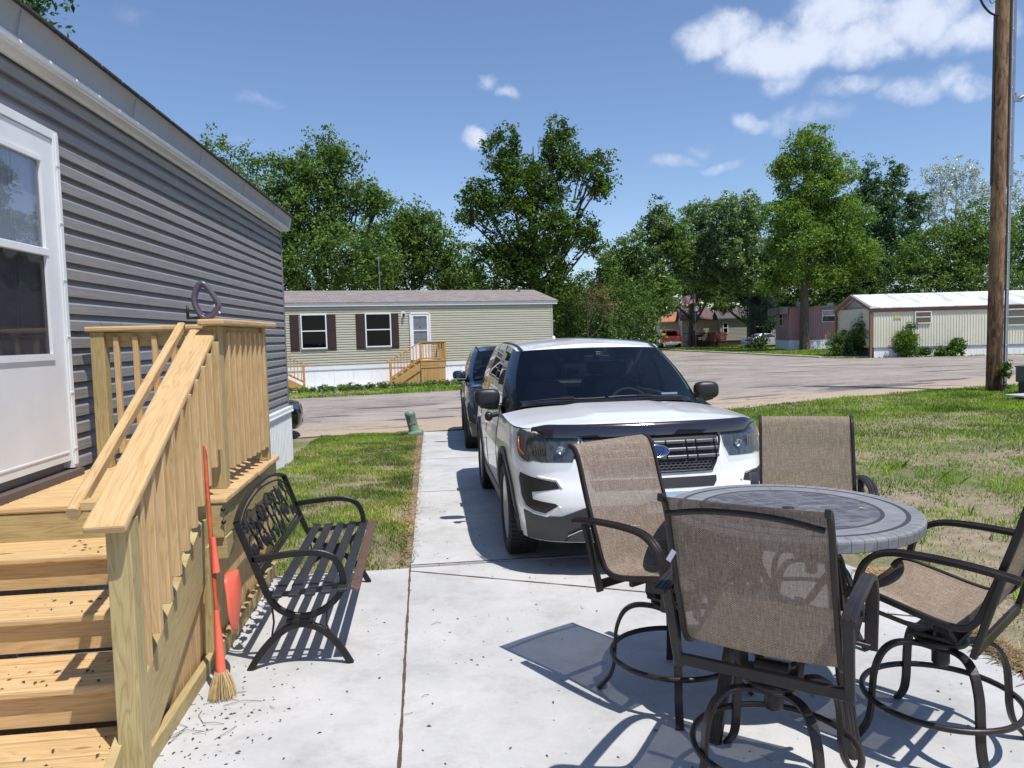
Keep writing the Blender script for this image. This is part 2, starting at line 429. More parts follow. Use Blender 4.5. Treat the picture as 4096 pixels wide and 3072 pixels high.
def mat_ground():
    m, nt, b = newmat('lawn_soil')
    P = nn(nt, 'ShaderNodeTexCoord').outputs['Object']
    n1 = noise(nt, P, .55, 5, .6); n2 = noise(nt, P, 9, 5, .7); n3 = noise(nt, P, 60, 3, .7)
    soil = ramp(nt, n2, [(.3, (.20, .155, .11)), (.5, (.30, .245, .18)), (.7, (.38, .32, .245))])
    soil = mixc(nt, .5, soil, ramp(nt, n3, [(.3, (.6, .6, .6)), (.7, (1.3, 1.3, 1.25))]), 'MULTIPLY')
    grn = ramp(nt, n3, [(.3, (.035, .075, .012)), (.55, (.09, .15, .025)), (.75, (.24, .22, .09))])
    f = ramp(nt, n1, [(.46, (0, 0, 0)), (.64, (.7, .7, .7))])
    lk(nt, mixc(nt, f, soil, grn), b.inputs['Base Color']); b.inputs['Roughness'].default_value = .95; b.inputs['Specular IOR Level'].default_value = .1
    bumpn(nt, n3, b, .8, .02); return m
def mat_concrete():
    m, nt, b = newmat('concrete')
    P = nn(nt, 'ShaderNodeTexCoord').outputs['Object']
    n1 = noise(nt, P, 1.1, 6, .65); n2 = noise(nt, P, 45, 4, .7); n3 = noise(nt, mapping(nt, P, (3, 260, 1)), 1, 2)
    c = ramp(nt, n1, [(.32, (.40, .405, .405)), (.68, (.54, .535, .53))])
    c = mixc(nt, .25, c, ramp(nt, n2, [(.3, (.82, .82, .82)), (.7, (1.1, 1.1, 1.1))]), 'MULTIPLY')
    st = ramp(nt, noise(nt, P, 3.2, 7, .75), [(.50, (1, 1, 1)), (.70, (.74, .72, .69))])
    c = mixc(nt, .7, c, st, 'MULTIPLY')
    lk(nt, c, b.inputs['Base Color']); b.inputs['Roughness'].default_value = .85; b.inputs['Specular IOR Level'].default_value = .25
    bumpn(nt, fmath(nt, 'ADD', n3, n2), b, .22, .004); return m
def mat_road():
    m, nt, b = newmat('old_asphalt')
    P = nn(nt, 'ShaderNodeTexCoord').outputs['Object']
    n1 = noise(nt, P, .35, 6, .6); n2 = noise(nt, P, 28, 5, .8); n4 = noise(nt, P, 160, 3, .8)
    c = ramp(nt, n1, [(.3, (.245, .215, .19)), (.5, (.315, .28, .25)), (.7, (.38, .34, .30))])
    c = mixc(nt, .65, c, ramp(nt, n2, [(.3, (.66, .66, .68)), (.7, (1.25, 1.24, 1.22))]), 'MULTIPLY')
    c = mixc(nt, .5, c, ramp(nt, n4, [(.3, (.6, .6, .6)), (.7, (1.35, 1.35, 1.35))]), 'MULTIPLY')
    c = mixc(nt, .6, c, ramp(nt, noise(nt, mapping(nt, P, (.5, 1.6, 1)), 2.2, 7, .75), [(.35, (.78, .78, .8)), (.65, (1.2, 1.18, 1.15))]), 'MULTIPLY')
    # sandy shoulder along the near edge
    sx = nn(nt, 'ShaderNodeSeparateXYZ'); lk(nt, P, sx.inputs[0])
    d = fmath(nt, 'SUBTRACT', sx.outputs['Y'], fmath(nt, 'ADD', fmath(nt, 'MULTIPLY', sx.outputs['X'], .225), 16.3))
    d = fmath(nt, 'ADD', d, fmath(nt, 'MULTIPLY', fmath(nt, 'SUBTRACT', noise(nt, P, 1.3, 5), .5), 3.0))
    f = ramp(nt, d, [(.0, (1, 1, 1)), (1.0, (0, 0, 0))]); 
    dm = nn(nt, 'ShaderNodeMapRange'); lk(nt, d, dm.inputs[0]); dm.inputs[1].default_value = .6; dm.inputs[2].default_value = 3.6; dm.inputs[3].default_value = .85; dm.inputs[4].default_value = 0
    sand = ramp(nt, n2, [(.3, (.36, .28, .20)), (.7, (.50, .40, .30))])
    c = mixc(nt, dm.outputs[0], c, sand)
    # cracks and dark patches, drawn out along the road
    Q = mapping(nt, P, (.22, 1.0, 1)); cr = noise(nt, Q, 1.3, 7, .62, .6)
    cr = fmath(nt, 'ABSOLUTE', fmath(nt, 'SUBTRACT', cr, .5))
    gate = ramp(nt, noise(nt, mapping(nt, P, (.3, .8, 1)), .9, 3), [(.42, (0, 0, 0)), (.55, (1, 1, 1))])
    c = mixc(nt, fmath(nt, 'MULTIPLY', ramp(nt, cr, [(.0, (.9, .9, .9)), (.016, (0, 0, 0))]), gate), c, (.06, .055, .055))
    pt = ramp(nt, noise(nt, mapping(nt, P, (.25, .9, 1), (3.1, 1.7, 0)), .9, 5, .6), [(.60, (0, 0, 0)), (.64, (.6, .6, .6))])
    c = mixc(nt, pt, c, (.12, .11, .11))
    lk(nt, c, b.inputs['Base Color']); b.inputs['Roughness'].default_value = .92; b.inputs['Specular IOR Level'].default_value = .15
    bumpn(nt, n2, b, .6, .02); return m
G_SOIL, G_CONC, G_ROAD = mat_ground(), mat_concrete(), mat_road()

def road_near(x): return lerp_tab(x, [(-60, 3), (-2.8, 16.2), (-.07, 16.25), (7.67, 17.85), (10.8, 18.77), (15.6, 19.83), (80, 33)])
def road_far(x):
    if x < 8: return 27.1+.25*(x+4.55)
    if x < 14: return 90
    return lerp_tab(x, [(14, 75), (23.2, 72), (23.7, 55), (23.8, 41.2), (26.9, 40.0), (33.8, 38.1), (80, 27)]) if x < 23.9 else lerp_tab(x, [(23.9, 41.1), (26.9, 40.1), (33.8, 38.3), (46, 35.2), (80, 34)])
def make_setting():
    xs = [-400, -200, -100, -60]+list(range(-40, 61, 2))+[14.0, 80, 120, 200, 400]
    ys = [-60, -20]+list(range(-6, 40, 1))+list(range(40, 120, 4))+[130, 160, 220, 400, 900]
    xs = sorted(set(map(float, xs))); ys = sorted(set(map(float, ys)))
    b = MB(); vs = [(x, y, gz(x, y)-.012) for y in ys for x in xs]; n = len(xs)
    fs = [(j*n+i, j*n+i+1, (j+1)*n+i+1, (j+1)*n+i) for j in range(len(ys)-1) for i in range(n-1)]
    b.add(vs, fs, None, True); tag(b.build('ground', G_SOIL), kind='structure')
    b = MB(); xs = sorted(set([x*1.0 for x in range(-50, 79)]+[-2.8, -.07, 7.67, 8, 8.001, 10.8, 14.001, 15.6, 23.2, 23.7, 23.89, 23.9]))
    for x0, x1 in zip(xs, xs[1:]):
        if x1-x0 < .002: continue
        e = .0005
        a0, a1 = road_near(x0), road_near(x1); f0, f1 = road_far(x0+e), road_far(x1-e)
        N = max(4, int(max(f0-a0, f1-a1)/1.5))
        wob = lambda x: .10*math.sin(x*2.3)+.07*math.sin(x*5.1+1)
        vs = []
        for k in range(N+1):
            t = k/N
            for x, a, f in ((x0, a0, f0), (x1, a1, f1)):
                y = a+(f-a)*t+wob(x)*(1-t); vs.append((x, y, gz(x, y)+.008))
        b.add(vs, [(2*k, 2*k+1, 2*k+3, 2*k+2) for k in range(N)])
    tag(b.build('road', G_ROAD), kind='structure')
    # patio slab (0.1 thick, 5 mm proud of the lawn level) and driveway
    b = MB()
    pat = [(-2.6, -1.5), (2.9, -1.5), (2.80, 2.2), (2.87, 3.26), (2.91, 3.7), (3.0, 4.35), (3.03, 4.85), (2.95, 5.35), (2.80, 5.64), (-.155, 5.60), (-2.6, 5.60)]
    b.prism(pat, -.1, .012); tag(b.build('patio', G_CONC, bevel=.006), kind='structure')
    b = MB(); ys = [5.64+.002]+[6+k for k in range(11)]+[16.2]
    for k in range(len(ys)-1):
        y0, y1 = ys[k], ys[k+1]; xl = lambda y: -.155+.008*(y-5.6); xr = 2.80
        vs = [(xl(y0), y0, gz(0, y0)+.012), (xr, y0, gz(0, y0)+.012), (xr, y1, gz(0, y1)+.012), (xl(y1), y1, gz(0, y1)+.012)]
        vs += [(x, y, z-.1) for x, y, z in vs]
        b.add(vs, [(0, 1, 2, 3), (0, 3, 7, 4), (1, 5, 6, 2), (0, 4, 5, 1), (3, 2, 6, 7)])
    tag(b.build('driveway', G_CONC), kind='structure')
    # control joints, packed with dirt
    b = MB()
    def joint(p, q, w=.012, wig=0, z=.0165):
        p = Vector(p); q = Vector(q); n = max(1, int((q-p).length/.06)) if wig else 6; d = (q-p).normalized(); s = Vector((-d.y, d.x))
        pts = []
        for k in range(n+1):
            c = p+(q-p)*k/n; h0 = w/2*(1+wig*random.uniform(-.6, 1.3)); h1 = w/2*(1+wig*random.uniform(-.6, 1.3))
            for h in (h0, -h1): pts.append((c.x+s.x*h, c.y+s.y*h, gz(c.x, c.y)+z))
        b.add(pts, [(2*k+1, 2*k+3, 2*k+2, 2*k) for k in range(n)])
    joint((-.155, 1.0), (-.160, 5.60), .012, .5)
    joint((-.16, 5.52), (2.95, 3.98), .010, .4)
    joint((-.15, 5.66), (2.8, 5.66), .010, .4)
    for y in (8.64, 11.3, 13.9): joint((-.12, y), (2.8, y), .012)
    tag(b.build('pavement_joints', M_['concrete_dark']), kind='structure')
    # dark tar patches and sealed cracks in the road
    b = MB()
    for i, (cx, cy, rx, ry, an) in enumerate(((13.9, 21.7, 1.9, .50, .1), (17.0, 23.0, 1.3, .28, .2), (11.3, 23.4, .9, .22, 0), (9.2, 20.4, 1.1, .10, .2), (12.6, 20.9, 1.6, .05, .25), (-.2, 19.0, .9, .16, .2), (-.9, 22.6, 1.2, .16, .2), (1.0, 21.4, .7, .2, .1), (-2.6, 20.4, .6, .12, .3), (20.5, 27.5, 1.5, .2, .2), (15, 30, 1.3, .12, .1), (19, 34, 2, .15, -.1), (10, 27.5, 1.4, .12, .2), (22.5, 30.5, 1.8, .14, .1), (17, 45, 2, .3, 0), (20, 52, 2, .3, 0))):
        rs = random.Random(i); n = 28; vs = [(cx, cy, gz(cx, cy)+.014)]
        for k in range(n):
            a = 2*math.pi*k/n; q = 1+rs.uniform(-.28, .22); x, y = rx*q*math.cos(a), ry*q*math.sin(a); X_, Y_ = cx+x*math.cos(an)-y*math.sin(an), cy+x*math.sin(an)+y*math.cos(an); vs.append((X_, Y_, gz(X_, Y_)+.014))
        b.add(vs, [(0, k+1, (k+1) % n+1) for k in range(n)])
    tag(b.build('road_patches', pm('tar_patch', (.085, .078, .078), .9, col2=(.17, .15, .145), nscale=9, detail=8)), kind='structure')
    # pale concrete path in front of the green house and curb strips at the far corner
    th = rad(13.6); A = Vector((-5.103, 32.249)); t = Vector((math.cos(th), math.sin(th))); bk = Vector((-t.y, t.x))
    b = MB(); q = [A+t*-6-bk*1.3, A+t*7.2-bk*1.15, A+t*7.2-bk*-.2, A+t*-6+bk*.2]
    b.prism([(p.x, p.y) for p in q], -.45, -.262); tag(b.build('path', G_CONC), kind='structure')
    b = MB()
    for p, q in (((23.9, 71), (23.95, 53.5)), ((23.95, 53.5), (24.0, 43.0)), ((24.0, 43), (26.0, 41.3))):
        b.beam((p[0], p[1], gz(*p)+.03), (q[0], q[1], gz(*q)+.03), .5, .12)
    tag(b.build('kerb', pm('kerb_stone', (.50, .46, .36), .9, col2=(.36, .33, .26), nscale=2)), kind='structure')
make_setting()

# ---------------------------------------------------------------- siding
def lap_siding(A, B, z0, z1, course, proud, name, mat, parent, flip=1):
    """Dutch lap siding between ground points A and B; outward normal is to the right of A->B when flip=1"""
    A = Vector(A); B = Vector(B); t = (B-A); L = t.length; t.normalize(); n = Vector((t.y, -t.x))*flip
    prof = []; z = z0
    while z < z1-1e-3:
        c = course
        prof += [(-.012, z), (proud, z+.001), (proud*.92, z+c*.55), (proud*.25, z+c*.72), (-.012, min(z+c*.99, z1))]
        z += c
    b = MB(); vs = []
    for d in (0, L):
        p = A+t*d
        vs += [(p.x+n.x*o, p.y+n.y*o, zz) for o, zz in prof]
    m = len(prof)
    fs = []; uv = []
    for k in range(m-1):
        f = (k, m+k, m+k+1, k+1); u = [(0, prof[k][1]), (L, prof[k][1]), (L, prof[k+1][1]), (0, prof[k+1][1])]
        if flip < 0: f = tuple(reversed(f)); u.reverse()
        fs.append(f); uv.append(u)
    b.add(vs, fs, uv)
    return b.build(name, mat, parent)
def sidingmat(name, c1, c2):
    m, nt, b = newmat(name)
    uv = nn(nt, 'ShaderNodeTexCoord').outputs['UV']
    g = noise(nt, mapping(nt, uv, (2.2, 60, 1)), 1, 5, .6, 1.5)
    c = ramp(nt, g, [(.3, c1), (.7, c2)]); 
    lk(nt, c, b.inputs['Base Color']); b.inputs['Roughness'].default_value = .5; b.inputs['Specular IOR Level'].default_value = .35
    bumpn(nt, g, b, .35, .006); return m

def corrugated(A, B, z0, z1, pitch, depth, name, mat, parent, flip=1, sharp=.25):
    A = Vector(A); B = Vector(B); t = B-A; L = t.length; t.normalize(); n = Vector((t.y, -t.x))*flip
    b = MB(); pts = []; x = 0
    while x < L:
        for f, o in ((0, 0), (sharp, 0), (sharp+.12, 1), (.88, 1)):
            if x+f*pitch < L: pts.append((x+f*pitch, o*depth))
        x += pitch
    pts.append((L, 0)); m = len(pts)
    vs = [(A.x+t.x*d+n.x*o, A.y+t.y*d+n.y*o, z) for z in (z0, z1) for d, o in pts]
    fs = [(k, k+1, m+k+1, m+k) for k in range(m-1)]
    if flip < 0: fs = [tuple(reversed(f)) for f in fs]
    b.add(vs, fs); return b.build(name, mat, parent)

# ---------------------------------------------------------------- grey house on the left
HA, HB = Vector((-2.476, .9)), Vector((-2.165, 12.05))
HT = (HB-HA).normalized(); HN = Vector((HT.y, -HT.x))
def hp(d, o, z):  # along, outwards, height
    p = HA+HT*d+HN*o; return (p.x, p.y, z)
def hd(y): return (y-HA.y)/HT.y
def build_grey_house():
    g = empty('grey_house', (HA.x, HA.y, 0), 0, 'grey lap sided mobile home with white eave, close by at the left edge', 'house')
    inv = Matrix.Translation((-HA.x, -HA.y, 0))
    L = (HB-HA).length; W = 4.3
    sm = sidingmat('grey_siding', (.198, .190, .192), (.288, .277, .278))
    o = []
    o.append(lap_siding(HA, HB, .70, 3.46, .1145, .024, 'siding', sm, None))
    e0 = Vector(hp(L, 0, 0)).to_2d(); e1 = Vector(hp(L, -W, 0)).to_2d()
    o.append(lap_siding(e0, e1, .70, 3.46, .1145, .017, 'siding', sm, None))
    b = MB()
    for k in range(22):
        d = random.choice((2.9, 5.1, 6.6, 8.0, 9.4, 10.4))+random.uniform(-.25, .25); z = .70+.1145*random.randrange(1, 23)
        b.beam(hp(d, .0245, z+.003), hp(d, .0235, z+.062), .003, .002, up=(HN.x, HN.y, 0)); b.beam(hp(d, .0235, z+.062), hp(d, .006, z+.083), .003, .002, up=(HN.x, HN.y, 0))
    o.append(b.build('lap_joint', pm('seam_dark', (.10, .095, .095), .7)))  # thin dark strips marking the vertical seams between siding lengths
    b = MB(); b.box((0, 0, 0), (.06, .06, 2.78), M=Matrix.Translation(hp(L-.005, .0, 2.07))@Matrix.Rotation(math.atan2(HT.y, HT.x), 4, 'Z'))
    o.append(b.build('corner_trim', pm('grey_trim', (.16, .16, .175), .45), bevel=.004))
    # inner core so nothing shows through
    b = MB(); q = [hp(0, -.02, 0), hp(L-.02, -.02, 0), hp(L-.02, -W, 0), hp(0, -W, 0)]
    b.prism([p[:2] for p in q], .72, 3.5); o.append(b.build('wall', pm('house_core', (.2, .2, .21), .8)))
    # skirting
    s = corrugated(HA+HN*.055, HB+HN*.055+HT*.03, -.25, .66, .10, .008, 'skirting', M_['white_vinyl'], None); o.append(s)
    s = corrugated(e0+HT*.06, e1+HT*.06, -.25, .66, .10, .008, 'skirting', M_['white_vinyl'], None); o.append(s)
    b = MB(); b.beam(hp(0, .045, .685), hp(L+.06, .045, .685), .07, .085); b.beam(hp(0, .075, .655), hp(L+.06, .075, .655), .03, .03)
    o.append(b.build('skirting_cap', M_['white_trim'], bevel=.006))
    # soffit, gutter lip, fascia
    b = MB(); b.beam(hp(-.2, .045, 3.462), hp(L+.15, .045, 3.462), .13, .014); b.beam(hp(-.2, .024, 3.445), hp(L+.02, .024, 3.445), .02, .02)
    o.append(b.build('soffit', M_['white_trim']))
    b = MB(); pr = [(.11, 3.468), (.130, 3.472), (.136, 3.482), (.136, 3.500), (.126, 3.508), (.118, 3.512)]
    vs = [hp(d, oo, z) for d in (-.2, L+.16) for oo, z in pr]; n = len(pr)
    b.add(vs, [(k, n+k, n+k+1, k+1) for k in range(n-1)], None, True); o.append(b.build('drip_lip', M_['white_trim'], solid=.004))
    b = MB(); pr = [(.116, 3.505), (.124, 3.56), (.130, 3.60), (.152, 3.655), (.160, 3.675)]
    vs = [hp(d, oo, z) for d in (-.2, L+.17) for oo, z in pr]; n = len(pr)
    b.add(vs, [(k, n+k, n+k+1, k+1) for k in range(n-1)]); 
    for d in np.arange(.6, L, 1.6): b.beam(hp(d, .126, 3.52), hp(d, .158, 3.66), .006, .004, up=(HN.x, HN.y, 0))
    o.append(b.build('fascia', M_['fascia'], solid=.004))
    # rake board and roof
    b = MB()
    for s0, s1, z0, z1 in ((.15, -W/2, 3.58, 4.02), (-W/2, -W-.15, 4.02, 3.58)):
        b.beam(hp(L+.16, s0, z0), hp(L+.16, s1, z1), .02, .15)
    o.append(b.build('rake_board', M_['white_trim']))
    b = MB(); rz = .012
    for s0, s1, z0, z1 in ((.185, -W/2, 3.685, 4.17), (-W/2, -W-.18, 4.17, 3.685)):
        vs = [hp(-.3, s0, z0), hp(L+.19, s0, z0), hp(L+.19, s1, z1), hp(-.3, s1, z1)]; vs += [(x, y, z-rz) for x, y, z in vs]
        b.add(vs, [(0, 1, 2, 3), (7, 6, 5, 4), (0, 4, 5, 1), (1, 5, 6, 2), (2, 6, 7, 3), (3, 7, 4, 0)])
    for d in np.arange(-.2, L-.12, .33): b.beam(hp(d, .19, 3.678), hp(d+.30, .19, 3.678), .010, .008+random.uniform(0, .008))
    o.append(b.build('roof', pm('dark_shingle', (.03, .03, .032), .9, col2=(.06, .058, .06), nscale=30)))
    # gable end triangle
    b = MB(); b.add([hp(L-.01, 0, 3.45), hp(L-.01, -W, 3.45), hp(L-.01, -W/2, 4.1)], [(0, 1, 2)]); o.append(b.build('gable', sm))
    for k in o:
        k.parent = g; k.matrix_parent_inverse = inv
    # storm door: y 4.33 .. 5.33, z .96 .. 3.16
    D0, D1 = hd(4.17), hd(5.17); zb, zt = .98, 3.10
    dr = MB()
    def fr(b, a0, a1, z0, z1, o0, o1):
        am = (a0+a1)/2; om = (o0+o1)/2
        b.box((0, 0, 0), (a1-a0, o1-o0, z1-z0), M=Matrix.Translation(hp(am, om, (z0+z1)/2))@Matrix.Rotation(math.atan2(HT.y, HT.x), 4, 'Z'))
    fr(dr, D0+.07, D0+.20, zb+.03, zt-.06, .045, .075); fr(dr, D1-.20, D1-.07, zb+.03, zt-.06, .045, .075)
    fr(dr, D0+.20, D1-.20, zt-.20, zt-.06, .045, .075); fr(dr, D0+.20, D1-.20, zb+.03, 1.66, .045, .075); 
    door = dr.build('storm_door', M_['white_trim']); 
    kids = []
    b = MB(); fr(b, D0, D0+.065, zb-.02, zt, .012, .085); fr(b, D1-.065, D1, zb-.02, zt, .012, .085); fr(b, D0+.066, D1-.066, zt-.055, zt, .012, .085)
    fr(b, D1-.05, D1-.012, zb, zt-.02, .085, .094)
    for k in range(6): fr(b, D1-.062, D1-.02, zb+.1+.36*k, zb+.112+.36*k, .094, .098)
    kids.append(b.build('door_frame', M_['white_trim'], bevel=.003))
    b = MB(); fr(b, D0+.20, D1-.20, 2.30, 2.345, .05, .09); kids.append(b.build('glazing_bar', M_['white_trim'], bevel=.003)); b = MB(); fr(b, D0+.20, D1-.20, 1.66, 1.70, .06, .085); fr(b, D1-.225, D1-.20, 1.70, zt-.20, .06, .085); fr(b, D0+.20, D1-.225, zt-.225, zt-.20, .06, .085); kids.append(b.build('glazing_bead', M_['white_trim'])); b = MB(); fr(b, D0+.09, D1-.09, 1.06, 1.075, .075, .08)
    kids.append(b.build('glazing_bead', M_['white_trim'], bevel=.003))
    b = MB(); fr(b, D0+.20, D1-.226, 2.346, zt-.226, .062, .066); kids.append(b.build('glass', glassmat('door_glass', (.88, .90, .94), .10)))
    b = MB(); fr(b, D0+.20, D1-.226, 1.701, 2.299, .062, .066); kids.append(b.build('screen', glassmat('door_screen', (.62, .62, .64), .02, .02, .10, (.05, .05, .055))))
    b = MB(); fr(b, D0+.1, D1-.1, zb+.03, zt-.06, .018, .026)
    for a0, a1, z0, z1 in ((D0+.27, D0+.43, 1.80, 2.55), (D1-.49, D1-.33, 1.80, 2.55), (D0+.27, D0+.43, 2.66, 2.92), (D1-.49, D1-.33, 2.66, 2.92), (D0+.27, D0+.43, 1.30, 1.70), (D1-.49, D1-.33, 1.30, 1.70)):
        fr(b, a0, a1, z0, z1, .026, .031); fr(b, a0+.03, a1-.03, z0+.03, z1-.03, .031, .038)
    kids.append(b.build('inner_door', pm('inner_door', (.55, .56, .58), .5), bevel=.003))
    b = MB(); fr(b, D0, D1, .90, .95, .02, .12); kids.append(b.build('door_sill', pm('sill_brown', (.11, .085, .075), .7)))
    for k in [door]: k.parent = g; k.matrix_parent_inverse = inv
    for k in kids: k.parent = door
    # two small steel brackets and lap joints seen on the wall
build_grey_house()

# ---------------------------------------------------------------- wooden deck with steps
def build_deck():
    g = empty('wooden_deck', (-1.6, 4.6, 0), 0, 'yellow pine porch deck with steps and railing against the grey house', 'deck')
    parts = []
    def P(b, name, m='pine_deck', bev=.006, seg=2): o = b.build(name, M_[m], bevel=bev, seg=seg); parts.append(o); return o
    XW, XE, Y0, Y1, ZT = -2.30, -1.09, 4.16, 5.66, .905
    b = MB(); y = Y0   # floor boards run across
    n = 11; w = (Y1-Y0)/n
    for k in range(n): b.box(((XW+XE)/2+random.uniform(-.004, .006), Y0+w*(k+.5), ZT-.018), (XE-XW, w-.006, .036))
    P(b, 'deck_floor', bev=.010)
    b = MB(); b.box((XE-.045, (Y0+Y1)/2+.025, ZT-.036-.095), (.04, Y1-Y0-.055, .185)); b.box((-1.7075, Y0+.03, ZT-.036-.095), (1.185, .04, .185)); b.box((-1.70, Y1-.04, ZT-.036-.095), (1.14, .04, .185)); P(b, 'rim_joist', 'pine_post', .004)
    b = MB(); b.box((XE-.06, Y0+.10, .62), (.088, .14, .12)); b.box((XE-.09, Y0+.95, .62), (.04, 1.2, .10)); b.box((XE-.1, Y1-.12, .42), (.088, .088, .55)); P(b, 'support_block', 'pine_post', .004)
    # skirt boards of the platform, bottom plate, corner posts
    b = MB(); y = Y0-.02
    xs = -1.185
    while y < Y1-.1:
        ww = .14; b.box((xs-.02, y+ww/2, .36), (.018, ww-.007, .62)); y += ww
    P(b, 'skirt_boards', 'pine_deck', .002, 1)
    b = MB(); b.box((-1.165, 4.87, .06), (.038, 1.6, .09)); P(b, 'bottom_plate', 'pine_post', .004)
    b = MB(); b.box((-1.215, 4.115, .33), (.088, .088, .66)); P(b, 'corner_post', 'pine_post', .004)
    # treads, risers
    ed = [(4.205, .905), (3.845, .72), (3.485, .54), (3.145, .36), (2.80, .18)]
    for k in range(1, 5):
        y, z = ed[k]; b = MB()
        b.box((-1.78, y+.072, z-.019), (1.14, .138, .038)); b.box((-1.78, y+.215, z-.019), (1.14, .138, .038)); b.box((-1.78, y+.33, z-.019), (1.14, .07, .036))
        P(b, 'tread', bev=.010)
    b = MB()
    for k in range(5):
        y, z = ed[k]; b.box((-1.78, y+.045 if k else y+.012, z-.038-.067), (1.12, .02, .130))
    P(b, 'risers', 'pine_deck', .003)
    b = MB()
    for k in range(5):
        y, z = ed[k]
        for x in (-2.26, -1.80, -1.26):
            for dy in (.035, .10, .18, .25): b.lathe([(0, .0012), (.0038, .0010), (.0042, -.002)], 6, Matrix.Translation((x+random.uniform(-.006, .006), y+dy, z)))
    P(b, 'screw_heads', 'black_plastic', 0)
    # stringers: outer solid board with a skirt behind, inner one at the wall side
    for nm, x, t in (('stringer', -1.205, .038), ('stringer', -2.32, .038)):
        b = MB(); q = [(2.78, -.0), (3.18, 0.0), (4.07, .46), (4.16, .50), (4.16, .87), (3.98, .87)]
        q = [(2.76, 0), (3.10, 0), (4.16, .54), (4.16, .80), (4.02, .80), (3.40, .49), (2.76, .16)]
        vs = [(x-t/2, y, z) for y, z in q]+[(x+t/2, y, z) for y, z in q]; m = len(q)
        ou, ov = random.random()*9, random.random()*9
        c, s_ = math.cos(.47), math.sin(.47); U = lambda p: (ou+p[1]*c+p[2]*s_, ov-p[1]*s_+p[2]*c)
        fs = [tuple(range(m)), tuple(reversed(range(m, 2*m)))]+[(i, m+i, m+(i+1) % m, (i+1) % m) for i in range(m)]
        b.add(vs, fs, [[U(vs[i]) for i in f] for f in fs]); P(b, nm, 'pine_post', .003)
    b = MB(); b.box((-1.185, 3.62, .045), (.038, .98, .088)); P(b, 'bottom_plate', 'pine_post', .004)
    b = MB()
    for k in range(7):
        y = 3.33+.115*k; h = (y-3.05)*.52; b.box((-1.232, y, h/2), (.016, .11, h))
    P(b, 'skirt_boards', 'pine_deck', .002, 1)
    # posts
    for nm, x, y, z0, z1 in (('post', -1.155, 2.945, 0.012, 1.085), ('post', -1.195, 4.46, .905, 1.835), ('post', -1.155, 5.44, .905, 1.835), ('post', -2.205, 5.44, .905, 1.835)):
        b = MB(); b.box((x, y, (z0+z1)/2), (.089, .089, z1-z0)); P(b, nm, 'pine_post', .004)
    # rails
    b = MB(); b.beam((-1.175, 4.34, 1.855), (-1.125, 5.60, 1.855), .145, .036); P(b, 'rail_cap', bev=.010)
    b = MB(); b.beam((-1.20, 5.46, 1.853), (-2.28, 5.45, 1.853), .145, .036); P(b, 'rail_cap', bev=.010)
    b = MB(); b.beam((-1.185, 5.455, 1.78), (-2.17, 5.455, 1.78), .038, .10); P(b, 'rail', 'pine_post', .004); b = MB(); b.beam((-1.185, 5.455, 1.045), (-2.17, 5.455, 1.045), .038, .09); P(b, 'rail', 'pine_post', .004)
    b = MB(); b.beam((-1.195, 4.50, 1.79), (-1.155, 5.40, 1.79), .036, .089); P(b, 'rail', 'pine_post', .004); b = MB(); b.beam((-1.195, 4.50, 1.05), (-1.155, 5.40, 1.05), .036, .05); P(b, 'rail', 'pine_post', .004)
    for k in range(8):   # platform side, close together
        y = 4.56+.118*k; x = -1.150+.035*(y-4.5)
        b = MB(); b.box((x, y, 1.40), (.036, .036, .80)); P(b, 'baluster', bev=.003, seg=1)
    for k in range(7):
        b = MB(); b.box((-1.34-.125*k, 5.425, 1.40), (.036, .036, .80)); P(b, 'baluster', bev=.003, seg=1)
    # stair rail cap, inner rail, grab rail
    def zr(y): return 1.095+(y-2.83)*.448
    b = MB(); b.beam((-1.170, 2.83, zr(2.83)-.018), (-1.243, 4.45, zr(4.45)-.018), .148, .036, ext=.02); P(b, 'stair_rail_cap', bev=.010)
    b = MB(); b.beam((-1.205, 2.96, zr(2.96)-.085), (-1.225, 4.44, zr(4.44)-.085), .036, .085); P(b, 'stair_rail', 'pine_post', .004)
    b = MB(); b.tube([(-1.325, 2.94, zr(2.94)-.03), (-1.375, 4.50, zr(4.50)-.005)], .026, rect=(.042, .05)); P(b, 'grab_rail', 'pine_deck', .01)
    for y in (3.0, 4.40): b = MB(); b.box((-1.275, y, zr(y)-.035), (.09, .08, .035)); P(b, 'rail_block', 'pine_deck', .004)
    for k in range(10):
        y = 3.085+.1405*k; zb = .465+.535*(y-3.09); 
        if y > 4.36: break
        zt = zr(y)-.03; b = MB(); b.box((-1.146-.03*(y-3)*.3, y, (zb+zt)/2), (.038, .040, zt-zb)); P(b, 'baluster', bev=.003, seg=1)
    b = MB()
    for y, z in ((4.19, .77), (4.19, .84)): b.lathe([(.0, .0), (.012, .0), (.012, .012), (0, .014)], 8, Matrix.Translation((XE-.06+.04, y-.02, z))@Matrix.Rotation(rad(90), 4, 'X'))
    P(b, 'bolt', 'black_plastic', 0)
    for p in parts: p.parent = g; p.matrix_parent_inverse = Matrix.Translation((1.6, -4.6, 0))
build_deck()

